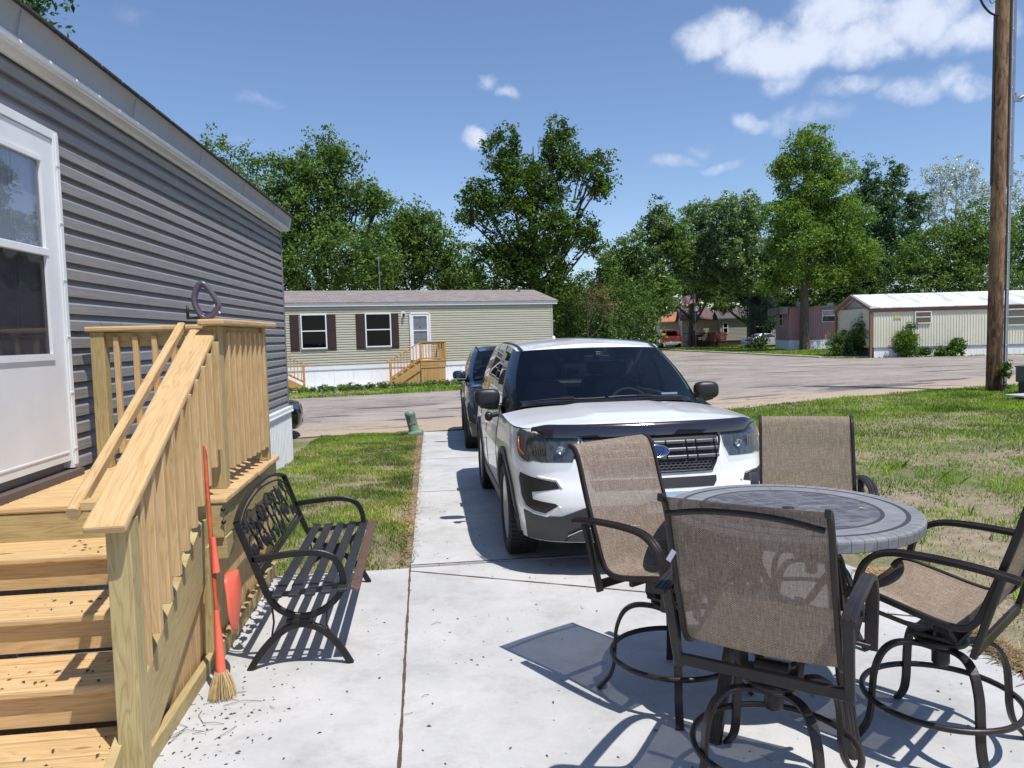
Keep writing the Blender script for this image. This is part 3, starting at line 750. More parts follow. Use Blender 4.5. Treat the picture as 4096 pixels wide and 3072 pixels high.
def build_loop():
    g = empty('loop_handle', (-1.205, 4.42, 1.875), 0, 'grey and purple loop shaped handle standing up on the deck rail', 'handle')
    pts = catmull([(x*.82, y, .003+z*.88) for x, y, z in [(-.040, 0, .012), (-.085, 0, .10), (-.075, 0, .175), (-.045, 0, .222), (-.012, 0, .218), (.03, 0, .165), (.072, 0, .095), (.066, 0, .06), (.02, 0, .012)]], 5, True)
    b = MB(); b.tube(pts, .015, 10, closed=True); b.build('grip', M_['grey_gloss'], g)
    c = Vector((0, 0, .1)); inner = [c+(p-c)*.84 for p in pts]
    b = MB(); b.tube(inner, .0085, 8, closed=True); b.build('inner_grip', M_['purple'], g)
    b = MB(); b.box((.052, .0, .055), (.006, .012, .06), R=Matrix.Rotation(rad(-32), 3, 'Y')); b.build('label_strip', M_['white_trim'], g)
    b = MB(); b.lathe([(0, 0), (.008, 0), (.009, .05), (.005, .08), (0, .082)], 8, Matrix.Translation((-.115, .02, 0))); b.box((-.06, .01, .008), (.10, .02, .014)); b.build('latch', M_['black_plastic'], g)
build_loop()

# ---------------------------------------------------------------- iron bench
def build_bench():
    g = empty('garden_bench', (-.72, 4.65, .012), 0, 'black iron garden bench with vine pattern backrest beside the deck', 'bench')
    Y0, Y1 = -.66, .68   # ends (local), x towards the drive is +
    X = lambda x: x+.72
    for y in (Y0, Y1):
        b = MB()
        # main hoop: back top -> down -> under the seat -> up to the arm -> back
        p = catmull([(X(-1.00), y, .79), (X(-.955), y, .66), (X(-.905), y, .52), (X(-.86), y, .40), (X(-.80), y, .315), (X(-.69), y, .272), (X(-.58), y, .300), (X(-.49), y, .38), (X(-.468), y, .46), (X(-.50), y, .56), (X(-.575), y, .605), (X(-.70), y, .612), (X(-.93), y, .592)], 5)
        b.tube(p, .014, rect=(.034, .022), up=(0, 1, 0)); b.build('arm_frame', M_['rail_metal'], g, bevel=.002)
        b = MB(); p = catmull([(X(-.968), y, 0), (X(-.90), y, .10), (X(-.80), y, .195), (X(-.70), y, .232), (X(-.60), y, .20), (X(-.51), y, .11), (X(-.445), y, 0)], 5)
        b.tube(p, .014, rect=(.036, .022), up=(0, 1, 0)); b.box((X(-.70), y, .252), (.14, .03, .02))
        b.tube([(X(-.84), y, .325), (X(-.835), y, .25), (X(-.85), y, .165)], .006, 6); b.tube([(X(-.56), y, .30), (X(-.565), y, .22), (X(-.54), y, .15)], .006, 6)
        b.build('leg', M_['rail_metal'], g, bevel=.002)
        b = MB(); p = [(X(-.88), y, .405), (X(-.75), y, .398), (X(-.60), y, .412), (X(-.47), y, .43)]; b.tube(p, .01, rect=(.03, .008), up=(0, 1, 0)); b.build('seat_bracket', M_['rail_metal'], g)
    for k in range(5):
        x = -.80+.083*k; z = .412+(.0 if k < 3 else .006*(k-2)); b = MB(); b.box((X(x), (Y0+Y1)/2, z), (.053, Y1-Y0+.16, .018)); b.build('seat_slat', M_['bench_slat'], g, bevel=.004)
    b = MB(); b.box((X(-.405), (Y0+Y1)/2, .425), (.05, Y1-Y0+.14, .020), R=Matrix.Rotation(rad(20), 3, 'Y')); tag(b.build('seat_slat', M_['brown_slat'], g, bevel=.003), 'brown painted front seat slat')
    # back: plane through top (-1.0,.79) and seat (-.87,.44)
    def bp(v, h):  # v along y, h height above the seat
        x = -.885-(h-.45)*.34; return (X(x), v, h)
    b = MB()
    b.tube(catmull([bp(Y0, .79), bp(Y0+.25, .845), bp(0, .872), bp(Y1-.25, .845), bp(Y1, .79)], 8), .01, rect=(.016, .034), up=(1, 0, .3))
    b.build('top_rail', M_['rail_metal'], g, bevel=.002)
    b = MB(); b.tube([bp(Y0, .50), bp(Y1, .50)], .01, rect=(.012, .036), up=(1, 0, .3)); b.build('lower_rail', M_['rail_metal'], g)
    b = MB()
    b.tube(catmull([bp(Y0+.05, .55), bp(Y0+.04, .72), bp(Y0+.12, .775), bp(Y0+.3, .815), bp(0, .838), bp(Y1-.3, .815), bp(Y1-.12, .775), bp(Y1-.04, .72), bp(Y1-.05, .55), bp(Y1-.12, .53), bp(0, .525), bp(Y0+.12, .53)], 6, True), .006, 6)
    for c, s in ((-.45, 1), (-.22, -1), (.0, 1), (.22, -1), (.45, 1)):
        for sg in (1, -1):
            pts = []
            for k in range(26):
                t = k/25*2.2*math.pi; r = .105*(1-k/31)
                pts.append(bp(c+sg*(.0+.05*s)+r*math.cos(t+sg)*sg, .665+sg*.045*s+r*.85*math.sin(t+sg)))
            b.tube(pts, .0065, 6)
    b.build('vine_scroll', M_['rail_metal'], g)
    rs = random.Random(5)
    for k in range(24):
        b = MB()
        v = -.56+1.14*(k % 12)/11+rs.uniform(-.02, .02); h = (.60 if k < 12 else .73)+rs.uniform(-.03, .03); a = rs.uniform(0, 6.28); sc = rs.uniform(.85, 1.15)
        out = [(0, -.5), (.30, -.42), (.42, -.08), (.28, .0), (.33, .22), (.12, .25), (0, .55), (-.12, .25), (-.33, .22), (-.28, 0), (-.42, -.08), (-.30, -.42)]
        q = []
        for u, w_ in out:
            u *= .085*sc; w_ *= .085*sc; q.append((u*math.cos(a)-w_*math.sin(a), u*math.sin(a)+w_*math.cos(a)))
        vs = [Vector(bp(v+u, h+w_))+Vector((.006+.008*math.cos(20*u), 0, 0)) for u, w_ in q]; vs2 = [p+Vector((-.006, 0, 0)) for p in vs]; n = len(vs)
        ctr = Vector(bp(v, h))+Vector((.020, 0, .004))
        b.add(vs+vs2+[ctr], [(i, (i+1) % n, 2*n) for i in range(n)]+[(i, n+i, n+(i+1) % n, (i+1) % n) for i in range(n)]+[tuple(range(n, 2*n))])
        b.build('iron_leaf', M_['rail_metal'], g)
build_bench()

# ---------------------------------------------------------------- broom and dustpan
def build_broom():
    A = Vector((-1.045, 3.735, .12)); Bt = Vector((-1.165, 4.07, 1.24)); d = (Bt-A).normalized()
    g = empty('broom', (A.x, A.y, .012), 0, 'orange broom with pale straw bristles leaning on the deck corner', 'broom')
    inv = Matrix.Translation((-A.x, -A.y, -.012)); ks = []
    b = MB(); b.tube([A+d*.28, A+d*.75, Bt], .0115, 10); ks.append(b.build('broomstick', M_['broom_stick']))
    b = MB(); b.tube([A+d*.0, A+d*.03, A+d*.14, A+d*.24, A+d*.30], [.022, .0235, .020, .0145, .013], 14); ks.append(b.build('collar', M_['coral']))
    b = MB()
    for k in range(420):
        a = random.uniform(0, 6.28); r = .030*math.sqrt(random.random()); s = A+Vector((math.cos(a)*r, math.sin(a)*r, .01)); r2 = r*2.1+random.uniform(0, .012)
        e = Vector((A.x+.012, A.y-.035, random.uniform(.013, .035)))+Vector((math.cos(a)*r2, math.sin(a)*r2, 0)); m = (s+e)/2+Vector((math.cos(a), math.sin(a), 0))*.006
        b.tube([s, m, e], .0011, 3, cap=False)
    ks.append(b.build('bristles', M_['straw']))
    for k in ks: k.parent = g; k.matrix_parent_inverse = inv
    # dustpan clipped to the stick
    c = A+d*.20
    g2 = empty('dustpan', tuple(c), 0, 'coral plastic dustpan clipped on the handle of the broom', 'dustpan')
    f = Vector((.80, -.55, 0)).normalized(); sd = d.cross(f).normalized(); f = sd.cross(d).normalized()
    def fn(u, v):   # shallow scoop: u across, v along d
        w = .105*(math.sin(min(v*2.2, 1)*math.pi/2))**.5*(1 if v < .82 else max(.12, math.cos((v-.82)/.18*math.pi/2)))
        a = (u-.5)*2; depth = .055-.05*abs(a)**2.5*(.4+.6*v)
        return tuple(c*0+f*(.022+depth*(.35+.65*min(1, v*1.5))+.02)*1.0+sd*(a*w+.045)+d*(v*.30-.02)*1.0+f*.01)
    # pan opens away from the stick, rim turned to the drive
    rz = Matrix.Rotation(rad(33), 4, d)
    b = MB(); b.grid(lambda u, v: tuple(rz@Vector(fn(u, 1-v))), 16, 20); b.build('pan', M_['coral'], g2, solid=.004)
    b = MB(); b.tube([d*.28+f*.02, d*.36+f*.018, d*.46+f*.016], [.020, .016, .012], 10); b.build('clip_handle', M_['coral'], g2)
build_broom()

# ---------------------------------------------------------------- table
def mat_tiles():
    m, nt, b = newmat('slate_tiles')
    P = nn(nt, 'ShaderNodeTexCoord').outputs['Object']
    s = nn(nt, 'ShaderNodeSeparateXYZ'); lk(nt, P, s.inputs[0]); X, Y = s.outputs['X'], s.outputs['Y']
    r = fmath(nt, 'SQRT', fmath(nt, 'ADD', fmath(nt, 'MULTIPLY', X, X), fmath(nt, 'MULTIPLY', Y, Y)))
    ang = fmath(nt, 'ARCTAN2', Y, X)
    def band(v, lo, hi): return fmath(nt, 'MULTIPLY', fmath(nt, 'GREATER_THAN', v, lo), fmath(nt, 'LESS_THAN', v, hi))
    ca, sa = math.cos(.16), math.sin(.16)
    gx = fmath(nt, 'ADD', fmath(nt, 'MULTIPLY', X, ca), fmath(nt, 'MULTIPLY', Y, sa)); gy = fmath(nt, 'SUBTRACT', fmath(nt, 'MULTIPLY', Y, ca), fmath(nt, 'MULTIPLY', X, sa))
    def gl(v, n, w): return fmath(nt, 'LESS_THAN', fmath(nt, 'FRACT', fmath(nt, 'ADD', fmath(nt, 'MULTIPLY', v, n), 50.5)), w)
    sq = fmath(nt, 'MAXIMUM', gl(gx, 7.2, .05), gl(gy, 7.2, .05)); sq = fmath(nt, 'MULTIPLY', sq, fmath(nt, 'LESS_THAN', r, .385))
    rad_o = fmath(nt, 'MULTIPLY', gl(ang, 64/6.2832, .05), fmath(nt, 'GREATER_THAN', r, .507))
    rad_i = fmath(nt, 'MULTIPLY', gl(ang, 12/6.2832, .012), band(r, .405, .485))
    grout = fmath(nt, 'MAXIMUM', fmath(nt, 'MAXIMUM', sq, rad_o), rad_i)
    dark = fmath(nt, 'MAXIMUM', band(r, .385, .403), band(r, .486, .506))
    fine = fmath(nt, 'MULTIPLY', dark, gl(ang, 210/6.2832, .25))
    n1 = noise(nt, mapping(nt, P, (5, 12, 9)), 1.6, 6, .65, 1.2); n2 = noise(nt, P, 5, 3)
    slate = ramp(nt, n1, [(.30, (.050, .052, .064)), (.5, (.10, .104, .122)), (.70, (.20, .205, .225))])
    slate = mixc(nt, ramp(nt, n2, [(.58, (0, 0, 0)), (.72, (.35, .35, .35))]), slate, (.22, .16, .13))
    pale = ramp(nt, n1, [(.3, (.17, .175, .19)), (.7, (.255, .26, .275))])
    c = mixc(nt, fmath(nt, 'GREATER_THAN', r, .40), slate, pale)
    c = mixc(nt, dark, c, (.045, .042, .05)); c = mixc(nt, fmath(nt, 'MULTIPLY', fine, .5), c, (.12, .12, .13))
    c = mixc(nt, grout, c, (.055, .055, .062)); c = mixc(nt, fmath(nt, 'MULTIPLY', sq, .8), c, (.21, .215, .23))
    lk(nt, c, b.inputs['Base Color']); b.inputs['Roughness'].default_value = .62; b.inputs['Specular IOR Level'].default_value = .3
    bumpn(nt, fmath(nt, 'SUBTRACT', n1, grout), b, .5, .003); return m
TC = (1.66, 3.28)
def build_table():
    g = empty('patio_table', (TC[0], TC[1], .012), 0, 'round high patio table with grey slate tiled top and bronze legs', 'table')
    b = MB(); R = .567; zt = .888
    b.lathe([(.024, zt), (.10, zt), (.30, zt), (.50, zt), (R-.012, zt), (R-.002, zt-.006), (R, zt-.014), (R-.003, zt-.050), (R-.012, zt-.056), (.40, zt-.050), (.0, zt-.050)], 96, smooth=False)
    b.build('tabletop', mat_tiles(), g)
    b = MB(); b.lathe([(0, zt+.002), (.026, zt+.003), (.031, zt-.002), (.031, zt-.01)], 24); b.build('umbrella_hole_cap', M_['black_plastic'], g)
    b = MB(); b.tube([(.40*math.cos(a), .40*math.sin(a), zt-.075) for a in np.linspace(0, 2*math.pi, 33)[:-1]], .012, closed=True, rect=(.03, .04), up=(0, 0, 1)); b.build('apron', M_['bronze'], g)
    for deg in (-145, -90, 35, 83):
        a = rad(deg); c, s = math.cos(a), math.sin(a); b = MB()
        p = [(.36*c, .36*s, zt-.07), (.40*c, .40*s, .62), (.46*c, .46*s, .30), (.555*c, .555*s, .0)] if deg == -90 else [(.36*c, .36*s, zt-.07), (.43*c, .43*s, .60), (.52*c, .52*s, .30), (.62*c, .62*s, .0)]
        b.tube(p, .02, rect=(.052, .030), up=(c, s, 0))
        for k in (-1, 0, 1):
            tt = Vector((-s, c, 0))*.014*k; b.tube([Vector(q)+tt+Vector((c, s, 0))*.015 for q in p], .004, 6, cap=False)
        b.build('leg', M_['bronze'], g, bevel=.002)
    for d0, d1 in ((-145, 35), (-90, 83)):
        b = MB(); pts = []
        for d_, r_ in ((d0, .44), (d0, .2), (d1, .2), (d1, .44)):
            a = rad(d_); pts.append((r_*math.cos(a), r_*math.sin(a), .50 if r_ > .3 else .40))
        b.tube(pts, .012, rect=(.035, .014), up=(0, 0, 1)); b.build('brace', M_['bronze'], g)
    tl = MB(); tl.add([(-.012, 0, 0), (0, -.006, .003), (.014, 0, .001), (0, .007, .003)], [(0, 1, 2, 3)]); o = tl.build('fallen_leaf', pm('yellow_leaf', (.5, .42, .04), .6), loc=(TC[0]+.30, TC[1]-.10, .906)); tag(o, 'tiny yellow leaf lying on the slate table top', 'leaf')
build_table()

# ---------------------------------------------------------------- swivel chairs
def mat_sling():
    m, nt, b = newmat('tan_sling'); 
    uv = nn(nt, 'ShaderNodeTexCoord').outputs['UV']
    w1 = nn(nt, 'ShaderNodeTexBrick'); w1.inputs['Scale'].default_value = 1; w1.offset = .5
    w1.inputs['Brick Width'].default_value = .008; w1.inputs['Row Height'].default_value = .0042; w1.inputs['Mortar Size'].default_value = .0011
    w1.inputs['Color1'].default_value = (.49, .41, .34, 1); w1.inputs['Color2'].default_value = (.36, .295, .24, 1); w1.inputs['Mortar'].default_value = (.13, .095, .072, 1)
    lk(nt, uv, w1.inputs['Vector'])
    v = noise(nt, mapping(nt, uv, (190, 14, 1)), 1, 4, .7); h = noise(nt, mapping(nt, uv, (14, 190, 1)), 1, 4, .7)
    c = mixc(nt, .85, w1.outputs['Color'], ramp(nt, v, [(.3, (.55, .55, .56)), (.7, (1.35, 1.34, 1.32))]), 'MULTIPLY')
    c = mixc(nt, .7, c, ramp(nt, h, [(.3, (.7, .7, .7)), (.7, (1.25, 1.25, 1.25))]), 'MULTIPLY')
    nt.nodes.remove(b); out = [n for n in nt.nodes if n.type == 'OUTPUT_MATERIAL'][0]
    d = nn(nt, 'ShaderNodeBsdfDiffuse'); lk(nt, c, d.inputs[0]); t = nn(nt, 'ShaderNodeBsdfTranslucent'); lk(nt, mixc(nt, 1, c, (.75, .65, .55), 'MULTIPLY'), t.inputs[0])
    mx = nn(nt, 'ShaderNodeMixShader'); mx.inputs[0].default_value = .015; lk(nt, d.outputs[0], mx.inputs[1]); lk(nt, t.outputs[0], mx.inputs[2])
    tr = nn(nt, 'ShaderNodeBsdfTransparent'); m2 = nn(nt, 'ShaderNodeMixShader')
    hole = fmath(nt, 'MULTIPLY', w1.outputs['Fac'], .17); hole = fmath(nt, 'ADD', hole, .006)
    lk(nt, hole, m2.inputs[0]); lk(nt, mx.outputs[0], m2.inputs[1]); lk(nt, tr.outputs[0], m2.inputs[2]); lk(nt, m2.outputs[0], out.inputs[0])
    return m
SLING = mat_sling()
def make_chair(label):
    g = empty('swivel_chair', (0, 0, 0), 0, label, 'chair', 'tan sling swivel chairs around the tiled table')
    path = catmull([(-.425, 1.178), (-.385, 1.160), (-.352, 1.09), (-.320, .98), (-.275, .84), (-.232, .72), (-.203, .645), (-.168, .605), (-.11, .594), (-.02, .608), (.10, .636), (.20, .656), (.255, .650), (.28, .620)], 4)
    path = [(0, p[0], p[1]) if len(p) == 2 else p for p in path] if False else [(p[0], p[1]) for p in [(q.x, q.y) for q in path]]
    ub = [0]
    for a, b_ in zip(path, path[1:]): ub.append(ub[-1]+math.dist(a, b_))
    nb = 22
    def surf(u, v):
        i = min(int(v*(len(path)-1)), len(path)-2); f = v*(len(path)-1)-i; y = path[i][0]*(1-f)+path[i+1][0]*f; z = path[i][1]*(1-f)+path[i+1][1]*f
        sag = .012*(1-(2*u-1)**2)
        return ((u-.5)*.512, y-sag*.6, z-sag*.8 if v > .45 else z)
    uvf = lambda u, v: (u*.49, ub[min(int(round(v*(len(path)-1))), len(path)-1)])
    b = MB(); b.grid(surf, 16, len(path)-1, uvf=uvf); b.build('sling', SLING, g)
    for s in (-1, 1):
        b = MB(); b.tube([(s*.262, y, z-.004) for y, z in path], .013, rect=(.026, .018), up=(1, 0, 0)); b.build('sling_rail', M_['bronze'], g, bevel=.003)
        x = s*.305
        arm = catmull([(x, -.345, .822), (x, -.30, .830), (x, -.18, .844), (x, -.02, .850), (x*.995, .10, .840), (x*.99, .175, .795), (x*.985, .212, .72), (x*.975, .222, .63), (x*.97, .218, .53)], 4)
        b = MB(); b.tube(arm, .02, rect=(.046, .022), up=(1, 0, 0) if False else None)
        b = MB(); b.tube(arm, .02, rect=(.022, .046), up=(1, 0, 0))
        for k in (-.5, .5):
            off = []
            for i, p in enumerate(arm):
                t_ = (arm[min(i+1, len(arm)-1)]-arm[max(i-1, 0)]).normalized(); nrm = Vector((1, 0, 0)).cross(t_)
                off.append(p+Vector((k*.018, 0, 0))+nrm*.0115)
            b.tube(off, .0035, 5, cap=False)
        b.build('arm', M_['bronze'], g, bevel=.003)
        b = MB(); b.tube([(s*.298, -.285, .82), (s*.292, -.235, .65), (s*.288, -.195, .505)], .015, rect=(.024, .034), up=(1, 0, 0)); b.build('upright', M_['bronze'], g, bevel=.003)
        b = MB(); b.tube([(s*.292, .218, .545), (s*.20, .20, .56), (s*.10, .10, .50), (s*.04, .02, .475)], .012, rect=(.03, .016), up=(0, 0, 1)); b.build('arm_brace', M_['bronze'], g)
    b = MB(); b.tube([(-.288, -.205, .535), (.288, -.205, .535)], .014, rect=(.02, .042), up=(0, 0, 1)); b.tube([(-.25, .235, .612), (.25, .235, .612)], .012, rect=(.024, .024)); b.tube([(-.25, -.03, .572), (.25, -.03, .572)], .012, rect=(.024, .024)); b.build('cross_bar', M_['bronze'], g, bevel=.003)
    b = MB(); b.tube(catmull([(-.25, -.40, 1.115), (-.13, -.400, 1.135), (0, -.405, 1.142), (.13, -.400, 1.135), (.25, -.40, 1.115)], 5), .0105, 8); b.build('top_bar', M_['bronze'], g)
    b = MB(); b.lathe([(0, .40), (.050, .405), (.098, .425), (.105, .440), (.098, .450), (.0, .452)], 28); b.build('swivel_disc', M_['bronze'], g)
    b = MB(); b.prism([(-.085, -.09), (.085, -.09), (.085, .10), (-.085, .10)], .452, .47); b.tube([(-.075, -.06, .465), (-.10, -.05, .50), (-.105, -.04, .555)], .01, rect=(.05, .02)); b.tube([(.075, -.06, .465), (.10, -.05, .50), (.105, -.04, .555)], .01, rect=(.05, .02)); b.tube([(-.06, -.02, .49), (.06, -.02, .49)], .028, 12); b.build('rocker_spring', M_['bronze'], g, bevel=.002)
    b = MB(); b.lathe([(.03, .33), (.034, .335), (.034, .40), (.03, .405)], 16); b.build('hub', M_['bronze'], g)
    for k in range(4):
        a = rad(45+90*k); c, s = math.cos(a), math.sin(a)
        p = catmull([(r*c, r*s, z) for r, z in ((.03, .395), (.10, .418), (.18, .420), (.235, .385), (.268, .31), (.278, .22), (.283, .14), (.305, .07), (.360, .006))], 4)
        b = MB(); b.tube(p, .012, rect=(.036, .017), up=(-s, c, 0)); 
        b = MB(); b.tube(p, .012, rect=(.017, .036), up=(-s, c, 0)); b.build('leg', M_['bronze'], g, bevel=.003)
    b = MB(); b.tube([(.294*math.cos(a), .294*math.sin(a), .195) for a in np.linspace(0, 2*math.pi, 49)[:-1]], .0125, 10, closed=True); b.build('foot_ring', M_['bronze'], g)
    return g
CH = [  # hub x, y, facing (forward dir), label, base twist
 ((1.235, 2.555), (.64, .77), 'tan sling swivel chair nearest the camera, seen from behind'),
 ((1.135, 3.385), (.50, -.866), 'tan sling swivel chair in front of the white suv grille'),
 ((2.15, 3.98), (-.40, -.917), 'tan sling swivel chair on the far side of the table by the lawn'),
 ((2.07, 2.79), (-.60, .80), 'tan sling swivel chair at the right edge, its seat in the sun'),
]
def place_chairs():
    first = make_chair(CH[0][2])
    for i, ((x, y), (fx, fy), lab) in enumerate(CH):
        o = first if i == 0 else copy_tree(first)
        o.location = (x, y, .012); o.rotation_euler = (0, 0, math.atan2(-fx, fy)); o['label'] = lab
place_chairs()
tg = MB(); tg.box((0, 0, 0), (.018, .002, .045)); o = tg.build('hang_tag', M_['white_trim'], loc=(.79+.03, 2.43+.03, .965)); o.rotation_euler = (0, rad(30), rad(-40)); tag(o, 'small white paper tag stuck on the back of the nearest chair', 'tag')
# ---------------------------------------------------------------- vehicles
def smooth(a, b, x):
    t = min(max((x-a)/(b-a), 0), 1); return t*t*(3-2*t)
class Body:
    """lower body skin of a car: plan outline (s) by height (z). Front faces -y, x to the right of the picture"""
    def __init__(s, plan, front, width, hood, cowl=1.33, belt=(1.13, 1.17), L=5.0):
        pts = catmull([(x, y, 0) for x, y in plan], 10); s.pl = [(p.x, p.y) for p in pts]
        s.S = [0]
        for a, b in zip(s.pl, s.pl[1:]): s.S.append(s.S[-1]+math.dist(a, b))
        s.front, s.width, s.hood, s.cowl, s.belt, s.L = front, width, hood, cowl, belt, L
    def plan(s, t):
        sg = -1 if t < 0 else 1; t = min(abs(t), s.S[-1]); 
        lo, hi = 0, len(s.S)-1
        while hi-lo > 1:
            m = (lo+hi)//2
            if s.S[m] <= t: lo = m
            else: hi = m
        f = (t-s.S[lo])/max(1e-9, s.S[hi]-s.S[lo]); a, b = s.pl[lo], s.pl[hi]
        return sg*(a[0]+(b[0]-a[0])*f), a[1]+(b[1]-a[1])*f
    def s_at_y(s, y):   # along the side
        for i in range(len(s.pl)-1):
            if s.pl[i][1] <= y <= s.pl[i+1][1] and s.pl[i+1][0] > .5: 
                return s.S[i]+(y-s.pl[i][1])/max(1e-9, s.pl[i+1][1]-s.pl[i][1])*(s.S[i+1]-s.S[i])
        return s.S[-1]
    def P(s, t, z, off=0):
        x, y = s.plan(t); e = .01
        x0, y0 = s.plan(t-e); x1, y1 = s.plan(t+e); n = Vector((y1-y0, -(x1-x0))); 
        if n.length < 1e-9: n = Vector((0, -1))
        n.normalize()
        if t < 0 and False: n = -n
        wf = 1-smooth(.15, .95, y); wr = smooth(s.L-.7, s.L-.1, y)
        yy = y+wf*lerp_tab(z, s.front)-wr*.6*lerp_tab(z, s.front); xx = x*lerp_tab(z, s.width)
        return Vector((xx+n.x*off, yy+n.y*off, z))
    def H(s, x, y):
        return lerp_tab(y, s.hood)-.075*min(abs(x)/.95, 1)**3+.013*(1-smooth(.30, .42, abs(x)))*smooth(.1, .5, y)
    def ztop(s, t):
        x, y = s.plan(t)
        if y <= s.cowl: return s.H(x, y)
        zc = s.H(x, s.cowl); k = smooth(s.cowl, s.cowl+.3, y); zb = s.belt[0]+(s.belt[1]-s.belt[0])*(y-s.cowl)/(s.L-s.cowl)
        return zc*(1-k)+zb*k
    def skin(s, name, mats, parent, zb, arches, R, nz=24):
        b = MB(); T = s.S[-1]; N = 300
        def fn(u, v):
            t = (u*2-1)*T; z0 = zb(s.plan(t)[1]); return tuple(s.P(t, z0+(s.ztop(t)-z0)*v))
        def keep(a, c, u, v):
            y = (a[1]+c[1])/2; z = (a[2]+c[2])/2
            if abs(a[0]) < .6: return True
            return all(math.hypot(y-wy, z-wz) > R for wy, wz in arches)
        b.grid(fn, N, nz, keep=keep); return b.build(name, mats, parent)
    def hoodmesh(s, name, mat, parent):
        b = MB(); tc = s.s_at_y(s.cowl)
        def fn(u, v):
            t = tc*max(v, .002); p = s.P(t, s.ztop(t)); x = (u*2-1)*p.x; return (x, p.y, s.H(x, s.plan(t)[1])+ (s.ztop(t)-s.H(s.plan(t)[0], s.plan(t)[1])))
        b.grid(fn, 36, 46); return b.build(name, mat, parent)
    def patch(s, poly, off, thick=.02, step=.05):
        """closed polygon in (s, z) laid on the skin at a distance, with a rim going back in"""
        out = []
        for i, a in enumerate(poly):
            c = poly[(i+1) % len(poly)]; n = max(1, int(math.dist(a, c)/step))
            out += [(a[0]+(c[0]-a[0])*k/n, a[1]+(c[1]-a[1])*k/n) for k in range(n)]
        pts = [Vector(p) for p in out]; ns = len(pts)
        xs = [p[0] for p in out]; zs = [p[1] for p in out]
        def inside(x, y):
            c = False
            for i in range(ns):
                (x0, y0), (x1, y1) = out[i-1], out[i]
                if (y0 > y) != (y1 > y) and x < (x1-x0)*(y-y0)/(y1-y0)+x0: c = not c
            return c
        x = min(xs)+step/2
        while x < max(xs):
            z = min(zs)+step/2
            while z < max(zs):
                if inside(x, z) and min(math.dist((x, z), o) for o in out) > step*.45: pts.append(Vector((x, z)))
                z += step
            x += step
        r = geometry.delaunay_2d_cdt(pts, [], [list(range(ns))], 1, 1e-6)
        V2, F = r[0], r[2]; b = MB()
        b.add([tuple(s.P(p.x, p.y, off)) for p in V2], [tuple(f) for f in F], None, True)
        a = [tuple(s.P(p[0], p[1], off)) for p in out]; c = [tuple(s.P(p[0], p[1], off-thick)) for p in out]
        b.add(a+c, [(i, ns+i, ns+(i+1) % ns, (i+1) % ns) for i in range(ns)])
        return b
    def strip(s, path, off, w, h, b=None):
        b = b or MB(); pts = []
        for (a, c) in zip(path, path[1:]):
            n = max(1, int(math.dist(a, c)/.05)); pts += [(a[0]+(c[0]-a[0])*k/n, a[1]+(c[1]-a[1])*k/n) for k in range(n)]
        pts.append(path[-1]); b.tube([s.P(t, z, off) for t, z in pts], .01, rect=(w, h), up=(0, 0, 1)); return b

def wheel(parent, x, y, r, side, rimmat, spokes=5, width=.235, rimr=.70, name='wheel', black=False):
    w = bpy.data.objects.new(name, None); COL.objects.link(w); w.parent = parent; w.location = (x, y, r); w.empty_display_size = .1
    M = Matrix.Rotation(rad(90)*side, 4, 'Y'); hw = width/2
    b = MB(); rr = r*rimr
    b.lathe([(rr, hw*.85), (rr*1.03, hw*.98), (r*.88, hw*1.02), (r*.96, hw*.93), (r*.995, hw*.72), (r, hw*.35), (r, -hw*.35), (r*.995, -hw*.72), (r*.93, -hw), (rr, -hw)], 40, M)
    for k in range(60):
        a = 2*math.pi*k/60; 
        for xx in (-.6, 0.05, .62):
            MM = M@Matrix.Rotation(a+xx*.1, 4, 'Z')@Matrix.Translation((r*1.0, 0, xx*hw)); b.box((0, 0, 0), (.012, .018, hw*.50), M=MM)
    b.build('tyre', M_['rubber'], w)
    b = MB(); b.lathe([(rr, hw*.86), (rr*.97, hw*.80), (rr*.93, hw*.5), (rr*.90, -hw*.6)], 40, M)
    b.lathe([(0, hw*.66), (.05, hw*.68), (.065, hw*.62), (.07, hw*.4)], 20, M)
    for k in range(spokes):
        a = 2*math.pi*k/spokes; MM = M@Matrix.Rotation(a, 4, 'Z')
        q = [(.05, -.045), (rr*.94, -.075), (rr*.96, 0), (rr*.94, .075), (.05, .045)]
        b.prism(q, hw*.42, hw*.66, MM)
    b.build('rim', rimmat, w)
    b = MB(); b.lathe([(0, hw*.1), (rr*.9, hw*.1)], 24, M); b.build('brake', M_['rubber'], w)
    return w

def rounded(c, d, e=2.6, n=16):
    """superellipsoid"""
    vs = []; fs = []
    def sp(v): return math.copysign(abs(v)**(2/e), v)
    for j in range(n+1):
        ph = -math.pi/2+math.pi*j/n
        for i in range(2*n):
            th = math.pi*i/n; vs.append((c[0]+d[0]/2*sp(math.cos(ph))*sp(math.cos(th)), c[1]+d[1]/2*sp(math.cos(ph))*sp(math.sin(th)), c[2]+d[2]/2*sp(math.sin(ph))))
    for j in range(n):
        for i in range(2*n): fs.append((j*2*n+i, j*2*n+(i+1) % (2*n), (j+1)*2*n+(i+1) % (2*n), (j+1)*2*n+i))
    return vs, fs

